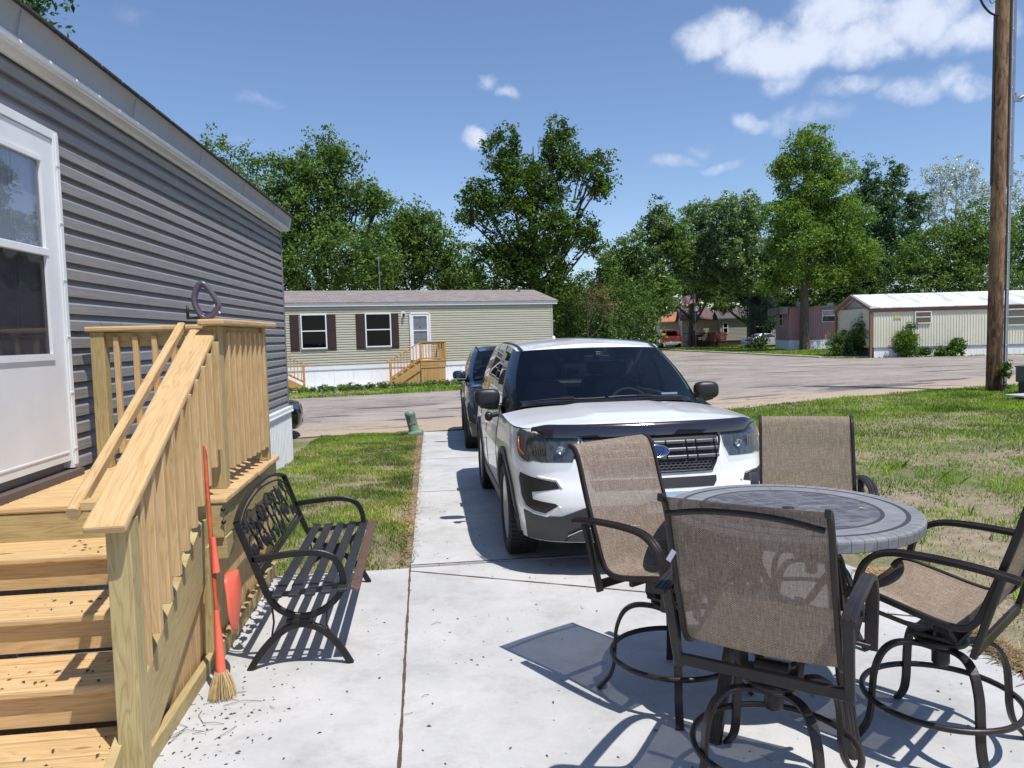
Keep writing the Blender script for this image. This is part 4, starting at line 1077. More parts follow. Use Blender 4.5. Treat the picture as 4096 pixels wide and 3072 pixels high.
def greenhouse(g, base, top, segs, mats, crown=.055, roofmat=None, glass_lo=.05, glass_hi=.90):
    """base/top: matching half loops (x,y,z) from the front centre round to the rear centre; segs: index ranges -> kind"""
    n = len(base); NT = 10
    def loop(pts, sg): return [Vector((p[0]*sg, p[1], p[2])) for p in pts]
    parts = {}
    for sg in (-1, 1):
        B, T = loop(base, sg), loop(top, sg)
        for i in range(n-1):
            kind = segs[i]
            for j in range(NT):
                t0, t1 = j/NT, (j+1)/NT
                def pt(k, t): 
                    p = B[k].lerp(T[k], t); bow = .03*math.sin(math.pi*t); 
                    return p+Vector((sg*bow if base[k][0] > .75 else 0, -bow*.6 if base[k][1] < 2 else 0, 0))
                q = [pt(i, t0), pt(i+1, t0), pt(i+1, t1), pt(i, t1)]
                if sg < 0: q.reverse()
                k2 = kind
                if kind in ('glass', 'rglass') and (t1 > glass_hi+.001 or t0 < glass_lo-.001): k2 = 'frame'
                parts.setdefault((k2, 0 if k2 in ('wind', 'rglass') else sg, i if k2 in ('bpil', 'glass') else 0), MB()).add(q, [(0, 1, 2, 3)], None, True)
    for k, b in parts.items():
        nm, mt = mats[k[0]]; b.build(nm, mt, g, weld=True)
    b = MB()
    R, L = loop(top, 1), loop(top, -1); vs = []; m = 16
    for i in range(n):
        for k in range(m+1):
            u = k/m; p = L[i].lerp(R[i], u); wx = R[i].x; p.z += crown*(1-(2*u-1)**2)*smooth(0, .5, wx)*(1 if True else 0); vs.append(p)
    b.add(vs, [(i*(m+1)+k, i*(m+1)+k+1, (i+1)*(m+1)+k+1, (i+1)*(m+1)+k) for i in range(n-1) for k in range(m)], None, True)
    b.build('roof', roofmat, g)

def seats(g, xs, y, z=.55):
    for x in xs:
        b = MB(); b.add(*rounded((x, y+.02, z+.42), (.50, .18, .62), 3)[0:2], None, True) if False else None
        v, f = rounded((x, y+.05, z+.38), (.50, .17, .62), 3.2); b.add(v, f, None, True); v, f = rounded((x, y+.08, z+.78), (.27, .11, .17), 3); b.add(v, f, None, True)
        v, f = rounded((x, y-.22, z+.02), (.52, .52, .17), 3.2); b.add(v, f, None, True); b.build('seat', M_['seat_cloth'], g)

def build_suv(name, label, loc, rz, paint, variant):
    g = empty(name, loc, rz, label, 'suv'); g.rotation_euler = (rad(-1.15), 0, rz)
    plan = [(0, 0), (.30, .012), (.55, .045), (.74, .11), (.86, .21), (.93, .36), (.965, .60), (.98, .95), (.985, 1.5), (.985, 2.4), (.985, 3.6), (.98, 4.1), (.955, 4.5), (.90, 4.76), (.78, 4.90), (.45, 4.97), (0, 4.99)]
    front = [(.20, .17), (.30, .10), (.40, .03), (.52, 0), (.62, .012), (.70, .045), (.85, .07), (.96, .10), (1.05, .16), (1.3, .2)]
    width = [(.2, .93), (.33, .955), (.5, .985), (.78, 1.0), (.92, .985), (1.05, .962), (1.16, .935), (1.3, .91)]
    hood = [(0, 1.055), (.10, 1.090), (.35, 1.115), (.8, 1.135), (1.33, 1.155)]
    B = Body(plan, front, width, hood)
    arch = [(.93, .375), (3.795, .375)]
    body = B.skin('body', paint, g, lambda y: .27 if y > .6 else .24, arch, .435)
    B.hoodmesh('hood', paint, g)
    sy = B.s_at_y
    dark = M_['dark_grey_plastic']; blk = M_['black_plastic']
    # lower cladding
    low = [(-1.02, .245), (1.02, .245), (1.02, .475), (.80, .448), (.68, .452), (.52, .515), (.44, .528), (-.44, .528), (-.52, .515), (-.68, .452), (-.80, .448), (-1.02, .475)]
    B.patch(low, .006, .02).build('lower_bumper', dark, g)
    B.patch([(-.66, .25), (.66, .25), (.60, .32), (.46, .372), (-.46, .372), (-.60, .32)], .018, .02).build('skid_plate', M_['lamp_grey'] if False else dark, g)
    b = B.strip([(-.64, .30), (-.56, .345), (-.46, .378), (.46, .378), (.56, .345), (.64, .30)], .02, .012, .008); b.build('skid_trim', M_['chrome'] if variant == 'white' else dark, g)
    for sg in (-1, 1):
        a0, a1 = sy(.93+.47), sy(3.795-.47); q = [(a0, .275), (a1, .275), (a1, .40), (a0, .40)]
        B.patch([(sg*t, z) for t, z in q], .012, .02, .12).build('sill_cladding', dark, g)
        q = [(sy(3.795+.47), .28), (sy(4.9), .28), (sy(4.9), .45), (sy(3.795+.47), .45)]; B.patch([(sg*t, z) for t, z in q], .010, .02, .12).build('sill_cladding', dark, g)
        for wy, wz in arch:
            ring = []
            for k in range(25):
                a = rad(-14+208*k/24); ring.append((sy(wy+.428*math.cos(a)), wz+.428*math.sin(a)))
            for k in range(25):
                a = rad(194-208*k/24); ring.append((sy(wy+.483*math.cos(a)), wz+.483*math.sin(a)))
            B.patch([(sg*t, max(z, .25)) for t, z in ring], .016, .05, .06).build('wheel_arch', dark, g)
            b = MB(); n = 20; vs = []
            for k in range(n+1):
                a = math.pi*k/n-.0; yy, zz = wy+.44*math.cos(a), wz+.44*math.sin(a); vs += [(sg*.60, yy, zz), (sg*.95, yy, zz)]
            b.add(vs, [(2*k, 2*k+1, 2*k+3, 2*k+2) for k in range(n)]); b.build('wheel_well', blk, g)
    b = MB(); b.box((0, 2.45, .42), (1.25, 4.5, .34)); b.build('underbody', blk, g)
    rim = M_['rim'] if variant == 'white' else blk
    for sg in (-1, 1):
        for wy in (.93, 3.795): wheel(g, sg*.862, wy, .372, sg, rim, 5 if variant == 'white' else 10)
    # grille
    G = [(-.452, .790), (-.42, .752), (-.36, .742), (.36, .742), (.42, .752), (.452, .790), (.49, .88), (.505, .995), (.30, 1.025), (-.30, 1.025), (-.505, .995), (-.49, .88)]
    B.patch(G, .005, .02).build('grille_recess', blk, g)
    b = MB()
    for z in (.945, .893, .841):
        for sg in (-1, 1):
            x = .0
            for w_ in (.09, .15, .075, .14, .03):
                B.strip([(sg*(x+.006), z), (sg*(x+w_-.006), z)], .020, .024, .024, b); x += w_
    b.build('grille_bar', pm('grille_grey_'+variant, (.16, .165, .18) if variant == 'white' else (.02, .02, .022), .35, .4), g)
    b = MB()
    for r_ in range(4):   # honeycomb
        for k in range(-13, 14):
            cx, cz = k*.034+(.017 if r_ % 2 else 0), .758+r_*.0185
            if abs(cx) > .425: continue
            hexa = [(cx+.0175*math.cos(rad(60*i+30)), cz+.0108*math.sin(rad(60*i+30))) for i in range(6)]
            b.tube([B.P(t, z, .012) for t, z in hexa], .0022, 4, closed=True)
    b.build('grille_mesh', pm('mesh_grey_'+variant, (.09, .092, .10), .4), g)
    b = MB(); ring = G+[G[0]]; b.tube([B.P(t, z, .010) for t, z in catmull([(t, z, 0) for t, z in G], 4, True) for t, z in ((t, z),)] if False else [B.P(p.x, p.y, .008) for p in catmull([(t, z, 0) for t, z in G], 4, True)], .008, 6, closed=True); b.build('grille_frame', blk, g)
    # oval badge
    c = (0, .889); b = MB()
    el = lambda a, k, off: B.P(.112*k*math.cos(a), c[1]+.045*k*math.sin(a), off)
    n = 36; vs = [B.P(0, c[1], .040)]+[el(2*math.pi*k/n, 1, .036) for k in range(n)]; b.add([tuple(v) for v in vs], [(0, k+1, (k+1) % n+1) for k in range(n)]); bd = b.build('badge', pm('badge_blue_'+variant, (.006, .03, .15), .2, coat=1), g)
    b = MB(); b.tube([el(2*math.pi*k/n, .96, .036) for k in range(n)], .004, 6, closed=True); b.tube([el(2*math.pi*k/n, .80, .038) for k in range(n)], .0014, 4, closed=True)
    v, f = text_mesh('Ford', .075, .001); T = Matrix.Translation(B.P(0, c[1], .044))@Matrix.Rotation(rad(90), 4, 'X')@Matrix(((1, .25, 0, 0), (0, 1, 0, 0), (0, 0, 1, 0), (0, 0, 0, 1)))
    b.add(v, f, None, False, 0, T); b.build('badge_trim', M_['chrome'], bd)
    # lower intake and plate
    B.patch([(-.455, .665), (-.43, .632), (.43, .632), (.455, .665), (.458, .700), (-.458, .700)], .004, .02).build('lower_intake', blk, g)
    if variant == 'white':
        b = MB(); b.box((.07, -.028, .545), (.305, .006, .15)); pl = b.build('licence_plate', pm('plate_blue', (.22, .50, .78), .4, col2=(.55, .66, .74), nscale=5), g, bevel=.004)
        b = MB(); v, f = text_mesh('MPK 482', .07, .001); b.add(v, f, None, False, 0, Matrix.Translation((.07, -.033, .535))@Matrix.Rotation(rad(90), 4, 'X')); b.build('plate_text', M_['black_plastic'], pl)
    # bug deflector along the bonnet edge
    b = MB(); te = .86; N = 60; rows = []
    if variant == 'white':
        for k in range(N+1):
            t = -te+2*te*k/N; zt = B.ztop(t); e = smooth(0, .10, te-abs(t)); a = B.P(t, zt-.055*e-.005, .028); c_ = B.P(t, zt-.01, .058); d = B.P(t, zt+.018+.012*e, .052); rows.append((a, c_, d, B.P(t, zt+.020+.012*e, .045), B.P(t, zt-.01, .048)))
        m = 5; vs = [tuple(p) for r in rows for p in r]
        b.add(vs, [(i*m+k, (i+1)*m+k, (i+1)*m+k+1, i*m+k+1) for i in range(N) for k in range(m-1)], None, True); b.build('bug_deflector', pm('smoke_acrylic', (.014, .011, .016), .12, coat=1), g)
    # head lamps
    for sg in (-1, 1):
        q = [(.535, .990), (.70, 1.01), (.85, 1.025), (1.05, 1.045), (1.12, 1.01), (1.10, .92), (1.04, .855), (.97, .830), (.91, .820), (.87, .835), (.80, .826), (.575, .828), (.545, .90)]
        q = [(sg*t, z) for t, z in q]
        hl = B.patch(q, .002, .02, .04).build('headlight', pm('lamp_bed_'+variant+str(sg), (.045, .048, .052), .3, .4, col2=(.14, .15, .16), nscale=16, stretch=(3, 1, .6)), g)
        B.patch(q, .030, .030, .04).build('lens', M_['clear_lens'], hl)
        b = MB(); b.lathe([(0, -.008), (.018, -.004), (.030, .004), (.032, .010)], 20, Matrix.Translation(B.P(sg*.66, .915, .018))@Matrix.Rotation(rad(90), 4, 'X')); 
        for k in range(6): p = B.P(sg*(.76+.018*k), .92, .014); b.box(tuple(p), (.006, .012, .09))
        b.build('reflector', M_['chrome'], hl)
        b = MB(); pth = [B.P(sg*1.04, .99, .018), B.P(sg*1.02, .91, .018), B.P(sg*.95, .87, .018)]; b.tube(pth, .007, 6); b.build('side_marker', M_['orange_lens'], hl)
        # fog lamp pocket, black C shape
        f = [(.70, .69), (.80, .705), (1.02, .74), (1.045, .70), (1.03, .58), (.98, .515), (.90, .485), (.80, .47), (.70, .53), (.72, .545), (.90, .565), (.905, .615), (.68, .65)]
        B.patch([(sg*t, z) for t, z in f], .004, .02, .04).build('fog_recess', blk, g)
        b = MB(); ou = [(.66, .655), (.69, .705), (.80, .718), (1.035, .755), (1.065, .70), (1.045, .575), (.99, .50), (.90, .468), (.79, .452), (.685, .525)]
        b.tube([B.P(sg*t, z, .004) for t, z in ou], .009, 6); b.build('fog_trim', paint, g)
    # greenhouse
    base = [(0, 1.27, 1.165), (.35, 1.285, 1.162), (.66, 1.34, 1.140), (.80, 1.42, 1.11), (.865, 1.52, 1.11), (.905, 1.70, 1.128), (.91, 2.25, 1.135), (.91, 2.62, 1.14), (.91, 2.72, 1.142), (.91, 3.45, 1.152), (.91, 3.56, 1.155), (.90, 4.30, 1.16), (.885, 4.55, 1.165), (.80, 4.80, 1.17), (.4, 4.90, 1.17), (0, 4.92, 1.17)]
    top = [(0, 2.06, 1.63), (0.3, 2.07, 1.628), (0.55, 2.1, 1.62), (0.665, 2.13, 1.613), (0.7, 2.18, 1.613), (0.715, 2.32, 1.645), (0.72, 2.52, 1.66), (0.72, 2.7, 1.673), (0.72, 2.8, 1.678), (0.72, 3.45, 1.698), (0.72, 3.54, 1.698), (0.71, 4.15, 1.688), (0.7, 4.36, 1.678), (0.6, 4.52, 1.668), (0.3, 4.58, 1.668), (0, 4.59, 1.668)]
    segs = ['wind', 'wind', 'wind', 'apil', 'apil', 'glass', 'glass', 'bpil', 'glass', 'bpil', 'glass', 'frame', 'frame', 'rglass', 'rglass']
    segs = ['wind', 'wind', 'wind', 'apil', 'apil', 'glass', 'glass', 'bpil', 'glass', 'bpil', 'glass', 'frame', 'frame', 'rglass', 'rglass']
    mats = dict(wind=('windscreen', M_['glass']), apil=('windscreen_pillar', M_['black_paint'] if variant == 'white' else paint), glass=('side_window', M_['side_glass']), bpil=('door_pillar', M_['black_paint']), frame=('window_frame', paint), rglass=('rear_window', M_['side_glass']))
    greenhouse(g, base, top, segs, mats, .05, paint)
    b = MB()
    for sg in (-1, 1): b.tube([(sg*x, y, z) for x, y, z in [(0.655, 2.13, 1.618), (0.665, 2.32, 1.653), (0.665, 2.52, 1.671), (0.665, 2.8, 1.69), (0.665, 3.5, 1.71), (0.655, 4.2, 1.698)]], .012, rect=(.030, .012), up=(0, 0, 1))
    b.build('roof_strip', blk, g)
    b = MB(); v, f = rounded((0, 4.2, 1.755), (.055, .15, .075), 2); b.add(v, f, None, True); b.build('antenna', paint, g)
    # cowl, wipers
    b = MB(); b.grid(lambda u, v: ((u-.5)*1.55, 1.20+.13*v+.14*abs(2*u-1)**2.2, 1.168+.004*v-.035*abs(2*u-1)**3), 20, 3); b.build('cowl', blk, g)
    for x0, x1 in ((-.70, -.05), (-.02, .66)):
        b = MB(); p = [(x, 1.285+.12*abs(x/.76)**2.2, 1.197-.03*abs(x/.76)**3+.006*math.sin(i)) for i, x in enumerate(np.linspace(x0, x1, 7))]; b.tube(p, .008, 6); b.box((x0+.32, 1.29, 1.205), (.12, .03, .018)); b.build('wiper', blk, g)
    b = MB(); b.box((.05, 2.02, 1.52), (.25, .03, .065)); b.box((.05, 1.99, 1.56), (.05, .08, .06)); b.box((.05, 1.98, 1.525), (.06, .04, .012), mi=0); b.build('rear_view_mirror', blk, g, bevel=.01)
    b = MB(); b.grid(lambda u, v: ((u-.5)*1.5, 1.32+.55*v+.08*abs(2*u-1)**2, 1.145-.02*v+.03*math.sin(math.pi*v)), 16, 6); b.box((0, 1.85, .98), (1.5, .06, .30)); b.build('dashboard', M_['interior'], g)
    b = MB(); Rw = Matrix.Translation((.37, 2.02, 1.05))@Matrix.Rotation(rad(62), 4, 'X'); b.tube([Rw@Vector((.19*math.cos(a), .19*math.sin(a), 0)) for a in np.linspace(0, 6.283, 29)[:-1]], .016, 8, closed=True); b.tube([Rw@Vector((-.18, 0, 0)), Rw@Vector((.18, 0, 0))], .02, 6); b.build('steering_wheel', M_['lamp_grey'] if False else M_['interior'], g)
    seats(g, (-.37, .37), 2.55, .62); seats(g, (-.42, .42), 3.5, .62)
    b = MB(); b.box((0, 3.2, .60), (1.75, 3.6, .06)); b.box((0, 1.9, .85), (1.7, .05, .5)); b.box((0, 4.6, .85), (1.6, .05, .55))
    b.build('cabin_floor', M_['interior'], g)
    # mirrors
    for sg in (-1, 1):
        v, f = rounded((sg*1.03, 1.76, 1.200), (.235, .13, .165), 3.0); b = MB(); b.add(v, f, None, True); b.tube([(sg*.89, 1.78, 1.12), (sg*1.0, 1.77, 1.118), (sg*1.09, 1.76, 1.14)], .03, 8)
        o = b.build('wing_mirror', blk if variant == 'white' else paint, g)
        if variant != 'white':
            b = MB(); b.box((sg*1.035, 1.69, 1.135), (.21, .012, .012)); b.build('mirror_trim', M_['chrome'], o)
    # doors: shut lines, handles
    b = MB()
    for sg in (-1, 1): b.tube([B.P(sg*t, B.ztop(t)-.002, .001) for t in np.linspace(1.12, sy(1.32), 14)], .0045, 4)
    b.build('bonnet_gap', M_['black_paint'], g); b = MB()
    for sg in (-1, 1):
        for y in (1.55, 2.68, 3.50):
            p = [B.P(sg*sy(y), z, .001) for z in np.linspace(.42, 1.12, 8)]; b.tube(p, .0035, 4)
    b.build('door_gap', M_['black_paint'], g)
    for sg in (-1, 1):
        for y in (2.45, 3.35): b = MB(); p = [B.P(sg*sy(y+d), .93, .028) for d in (-.10, -.05, .05, .10)]; b.tube(p, .012, 6); b.build('door_handle', paint, g)
    if variant == 'white':
        b = MB(); b.tube([B.P(-sy(1.62), 1.06, .0), B.P(-sy(1.62), 1.05, .06)], .022, 10); v, f = rounded(tuple(B.P(-sy(1.60), 1.045, .085)), (.07, .09, .085), 2.4); b.add(v, f, None, True); b.build('spotlight', blk, g)
        b = MB(); b.box((.63, 1.62, 1.19), (.15, .004, .02), R=Matrix.Rotation(rad(-30), 3, 'X')); b.build('vin_label', M_['white_trim'], g)
    for k in list(children(g)): pass
    return g
build_suv('white_suv', 'white suv with black bug deflector parked on the driveway behind the table', (1.572, 4.985, .014), rad(-.35), M_['white_paint'], 'white')
build_suv('dark_blue_suv', 'dark blue suv with black wheels parked behind the white suv', (1.575, 11.62, gz(1.6, 12.2)+.02), rad(-2.0), M_['blue_paint'], 'blue')

def build_small_car(name, label, loc, rz, paint, L=4.7, W=1.80, cat='car'):
    """three box saloon, front faces -y"""
    g = empty(name, loc, rz, label, cat); h = W/2
    plan = [(0, 0), (.4, .02), (.65, .08), (.80, .2), (h-.04, .5), (h, 1.0), (h, 2.4), (h, 3.6), (h-.02, L-.6), (h-.12, L-.2), (.6, L-.04), (0, L)]
    front = [(.15, .12), (.3, .02), (.5, 0), (.7, .06), (.8, .16), (1.1, .3)]
    width = [(.15, .94), (.4, .99), (.6, 1.0), (.85, .96), (1.1, .90)]
    hood = [(0, .72), (.2, .78), (.7, .86), (1.25, .93)]
    B = Body(plan, front, width, hood, 1.25, (.93, .98), L); ar = [(.92, .32), (L-.98, .32)]
    B.skin('body', paint, g, lambda y: .2, ar, .36, 16); B.hoodmesh('hood', paint, g)
    b = MB(); b.box((0, L/2, .4), (1.2, L-.6, .3)); b.build('underbody', M_['black_plastic'], g)
    for sg in (-1, 1):
        for wy, wz in ar:
            wheel(g, sg*(h-.10), wy, .32, sg, M_['rim'], 5, .2)
    e = L-.98
    base = [(0, 1.15, .93), (.4, 1.17, .93), (.68, 1.26, .92), (.76, 1.36, .91), (.82, 1.5, .915), (.83, 2.3, .93), (.83, 2.4, .93), (.83, 3.2, .945), (.80, 3.6, .95), (.70, 3.9, .955), (.35, 4.0, .96), (0, 4.02, .96)]
    top = [(0, 1.95, 1.37), (.3, 1.97, 1.37), (.50, 2.0, 1.36), (.55, 2.05, 1.355), (.57, 2.15, 1.36), (.58, 2.45, 1.375), (.58, 2.52, 1.375), (.58, 3.0, 1.36), (.56, 3.1, 1.35), (.50, 3.2, 1.345), (.25, 3.24, 1.345), (0, 3.25, 1.345)]
    segs = ['wind', 'wind', 'apil', 'glass', 'glass', 'bpil', 'glass', 'frame', 'frame', 'rglass', 'rglass']
    greenhouse(g, base, top, segs, dict(wind=('windscreen', M_['dark_glass']), apil=('windscreen_pillar', paint), glass=('side_window', M_['side_glass']), bpil=('door_pillar', M_['black_paint']), frame=('window_frame', paint), rglass=('rear_window', M_['side_glass'])), .04, paint)
    b = MB(); v_ = lambda s: None
    b.add([(x, 4.0+(L-4.0-.10)*k/4, .955-.012*k) for k in range(5) for x in (-.70, 0, .70)], [(r*3+c, r*3+c+1, r*3+c+4, r*3+c+3) for r in range(4) for c in range(2)], None, True); b.build('boot_lid', paint, g)
    for sg in (-1, 1):
        B.patch([(sg*t, z) for t, z in [(.50, .60), (.88, .62), (.98, .72), (.92, .75), (.50, .70)]], .006, .02).build('headlight', M_['lamp_grey'], g)
        T = B.S[-1]; B.patch([(sg*(T-t), z) for t, z in [(.40, .66), (.92, .66), (1.0, .82), (.40, .82)]], .006, .02).build('tail_light', M_['red_lens'], g)
        b = MB(); v, f = rounded((sg*(h+.06), 1.6, .96), (.18, .10, .12), 3); b.add(v, f, None, True); b.build('wing_mirror', paint, g)
    B.patch([(-.38, .56), (.38, .56), (.36, .68), (-.36, .68)], .006, .02).build('grille', M_['black_plastic'], g)
    B.patch([(-.55, .24), (.55, .24), (.50, .38), (-.50, .38)], .006, .02).build('lower_grille', M_['black_plastic'], g)
    for z in (.595, .625, .655):
        b = B.strip([(-.36, z), (.36, z)], .012, .008, .008); b.build('grille_bar', M_['lamp_grey'], g)
    return g
build_small_car('black_car', 'black car poking out past the corner of the grey house', (-2.68, 16.75, -.285), rad(103.6), M_['black_paint'])
sil = build_small_car('silver_car', 'silver saloon parked beside the dusty pink mobile home under a tree', (37.1, 73.8, -.12), rad(93), M_['silver_paint'])

def build_pickup():
    g = empty('red_pickup', (28.2, 85.0, -.12), rad(166), 'red pickup truck seen from behind, parked far up the street', 'pickup truck')
    red, blk = M_['red_paint'], M_['black_plastic']
    # local: rear at -y? rear end towards +y after the half turn: model with tail at y=5.4
    b = MB()
    for sg in (-1, 1):
        q = [(.3, .55), (.3, 1.02), (1.35, 1.10), (5.5, 1.12), (5.5, .55), (4.98, .50), (4.85, .82), (4.5, .92), (4.15, .82), (4.02, .50), (1.55, .45), (1.42, .80), (1.05, .9), (.70, .80), (.58, .5)]
        vs = [(sg*.98, y, z) for y, z in q]+[(sg*.90, y, z) for y, z in q]; m = len(q)
        b.add(vs, [tuple(range(m)) if sg < 0 else tuple(reversed(range(m))), tuple(range(m, 2*m)) if sg > 0 else tuple(reversed(range(m, 2*m)))]+[(i, (i+1) % m, m+(i+1) % m, m+i) for i in range(m)])
    b.box((0, .35, .78), (1.8, .12, .5)); b.box((0, .95, 1.04), (1.80, 1.2, .06)); b.box((0, 3.1, .58), (1.8, 4.7, .08)); b.build('body', red, g, bevel=.03, seg=2)
    b = MB(); b.box((0, 5.47, .86), (1.62, .06, .48)); tg_ = b.build('tailgate', red, g, bevel=.015); b = MB(); b.box((0, 5.505, 1.0), (.22, .02, .05)); b.build('handle', blk, tg_)
    b = MB(); q = [(1.55, 1.10), (2.15, 1.76), (3.45, 1.80), (3.72, 1.12)]
    vs = [(sx*(.90 if z < 1.2 else .74), y, z) for sx in (-1, 1) for y, z in q]; b.add(vs, [(3, 2, 1, 0), (4, 5, 6, 7), (1, 2, 6, 5), (0, 1, 5, 4), (2, 3, 7, 6)]); b.build('cab', red, g, bevel=.03, seg=2)
    b = MB(); vs = [(-.72, 3.68, 1.24), (.72, 3.68, 1.24), (.62, 3.53, 1.68), (-.62, 3.53, 1.68)]; b.add([(x, y+.03, z) for x, y, z in vs], [(0, 1, 2, 3)]); b.build('rear_window', M_['dark_glass'], g)
    for sg in (-1, 1):
        b = MB(); vs = [(sg*.895, 1.85, 1.2), (sg*.895, 3.4, 1.2), (sg*.78, 3.3, 1.68), (sg*.78, 2.2, 1.66)]; b.add([(x+sg*.012, y, z) for x, y, z in vs], [(0, 1, 2, 3)]); b.build('side_window', M_['dark_glass'], g)
        b = MB(); b.box((sg*.90, 5.51, .86), (.12, .03, .40)); b.build('tail_light', M_['red_lens'], g, bevel=.01)
        v, f = rounded((sg*1.10, 1.95, 1.22), (.2, .1, .24), 3); b = MB(); b.add(v, f, None, True); b.build('wing_mirror', blk, g)
        for y in (1.05, 4.5): wheel(g, sg*.84, y, .38, sg, M_['rim'], 5, .26)
    b = MB(); b.box((0, 5.60, .56), (1.85, .16, .18)); b.box((0, 5.3, .42), (1.2, .6, .12)); b.build('rear_bumper', M_['chrome'], g, bevel=.02); g.scale = (1.12, 1.12, 1.12)
    b = MB(); b.box((0, 5.69, .60), (.30, .01, .13)); b.build('licence_plate', M_['white_trim'], g)
build_pickup()
def build_far_van():
    g = empty('pale_van', (27.6, 99, -.12), rad(165), 'pale van mostly hidden in front of the red pickup truck', 'van')
    b = MB(); q = [(0, .4), (0, .95), (.5, 1.05), (1.2, 1.65), (4.6, 1.75), (4.8, 1.1), (4.85, .4)]
    vs = [(sx*.93, y, z) for sx in (-1, 1) for y, z in q]; m = len(q); b.add(vs, [tuple(reversed(range(m))), tuple(range(m, 2*m))]+[(i, (i+1) % m, m+(i+1) % m, m+i) for i in range(m)]); b.build('body', M_['silver_paint'], g, bevel=.05, seg=2)
    b = MB(); b.box((0, 4.80, 1.38), (1.5, .04, .45), R=Matrix.Rotation(rad(-10), 3, 'X')); b.build('rear_window', M_['dark_glass'], g)
    for sg in (-1, 1):
        for y in (.9, 3.9): wheel(g, sg*.8, y, .34, sg, M_['rim'], 5, .22)
build_far_van()
# ---------------------------------------------------------------- far buildings
class Wall:
    """local frame on a facade: along, out (towards viewer), z"""
    def __init__(s, A, B):
        s.A = Vector(A[:2]); s.t = (Vector(B[:2])-s.A).normalized(); s.n = Vector((s.t.y, -s.t.x)); s.rot = Matrix.Rotation(math.atan2(s.t.y, s.t.x), 4, 'Z')
    def p(s, a, o, z): q = s.A+s.t*a+s.n*o; return (q.x, q.y, z)
    def p2(s, a, o): q = s.A+s.t*a+s.n*o; return Vector((q.x, q.y))
    def box(s, b, a0, a1, o0, o1, z0, z1): b.box((0, 0, 0), (a1-a0, o1-o0, z1-z0), M=Matrix.Translation(s.p((a0+a1)/2, (o0+o1)/2, (z0+z1)/2))@s.rot)
def shingle(name, c1, c2):
    m, nt, b = newmat(name); P = nn(nt, 'ShaderNodeTexCoord').outputs['UV']
    br = nn(nt, 'ShaderNodeTexBrick'); br.inputs['Scale'].default_value = 1; br.inputs['Brick Width'].default_value = .34; br.inputs['Row Height'].default_value = .145; br.inputs['Mortar Size'].default_value = .008; br.inputs['Bias'].default_value = -.1
    br.inputs['Color1'].default_value = (*c1, 1); br.inputs['Color2'].default_value = (*c2, 1); br.inputs['Mortar'].default_value = (*[v*.5 for v in c1], 1); lk(nt, P, br.inputs['Vector'])
    lk(nt, mixc(nt, .5, br.outputs['Color'], ramp(nt, noise(nt, P, 30, 4), [(.3, (.7, .7, .7)), (.7, (1.25, 1.25, 1.25))]), 'MULTIPLY'), b.inputs['Base Color']); b.inputs['Roughness'].default_value = .9; return m
def quad_uv(b, q, L, H): b.add(q, [(0, 1, 2, 3)], [[(0, 0), (L, 0), (L, H), (0, H)]])
def window_on(W, g, a0, a1, z0, z1, o=.036, fr=.05, split=True, blinds=True, curtain=None, name='window'):
    f = MB()
    W.box(f, a0, a0+fr, o, o+.06, z0, z1); W.box(f, a1-fr, a1, o, o+.06, z0, z1); W.box(f, a0+fr, a1-fr, o, o+.06, z1-fr, z1); W.box(f, a0+fr, a1-fr, o, o+.06, z0, z0+fr)
    if split: zm = (z0+z1)/2+.02; W.box(f, a0+fr, a1-fr, o+.01, o+.055, zm-fr*.45, zm+fr*.45)
    w = f.build(name, M_['white_trim'], g)
    b = MB(); W.box(b, a0+fr*.8, a1-fr*.8, o, o+.004, z0+fr*.8, z1-fr*.8); b.build('room_behind', curtain or M_['interior'], w)
    if blinds:
        b = MB(); z = z0+fr+.02
        while z < z1-fr: W.box(b, a0+fr, a1-fr, o+.006, o+.016, z, z+.010); z += .055
        b.build('blind', pm('blind', (.10, .13, .14), .5) if 'blind' not in M_ else M_['blind'], w)
    b = MB(); W.box(b, a0+fr*.9, a1-fr*.9, o+.03, o+.034, z0+fr*.9, z1-fr*.9); b.build('pane', M_['house_glass'] if not curtain else glassmat_cached(), w)
    return w
_gc = {}
def glassmat_cached():
    if 'c' not in _gc: _gc['c'] = glassmat('window_glass', (.7, .72, .74), .08)
    return _gc['c']
M_['blind'] = pm('blind', (.10, .15, .16), .5)

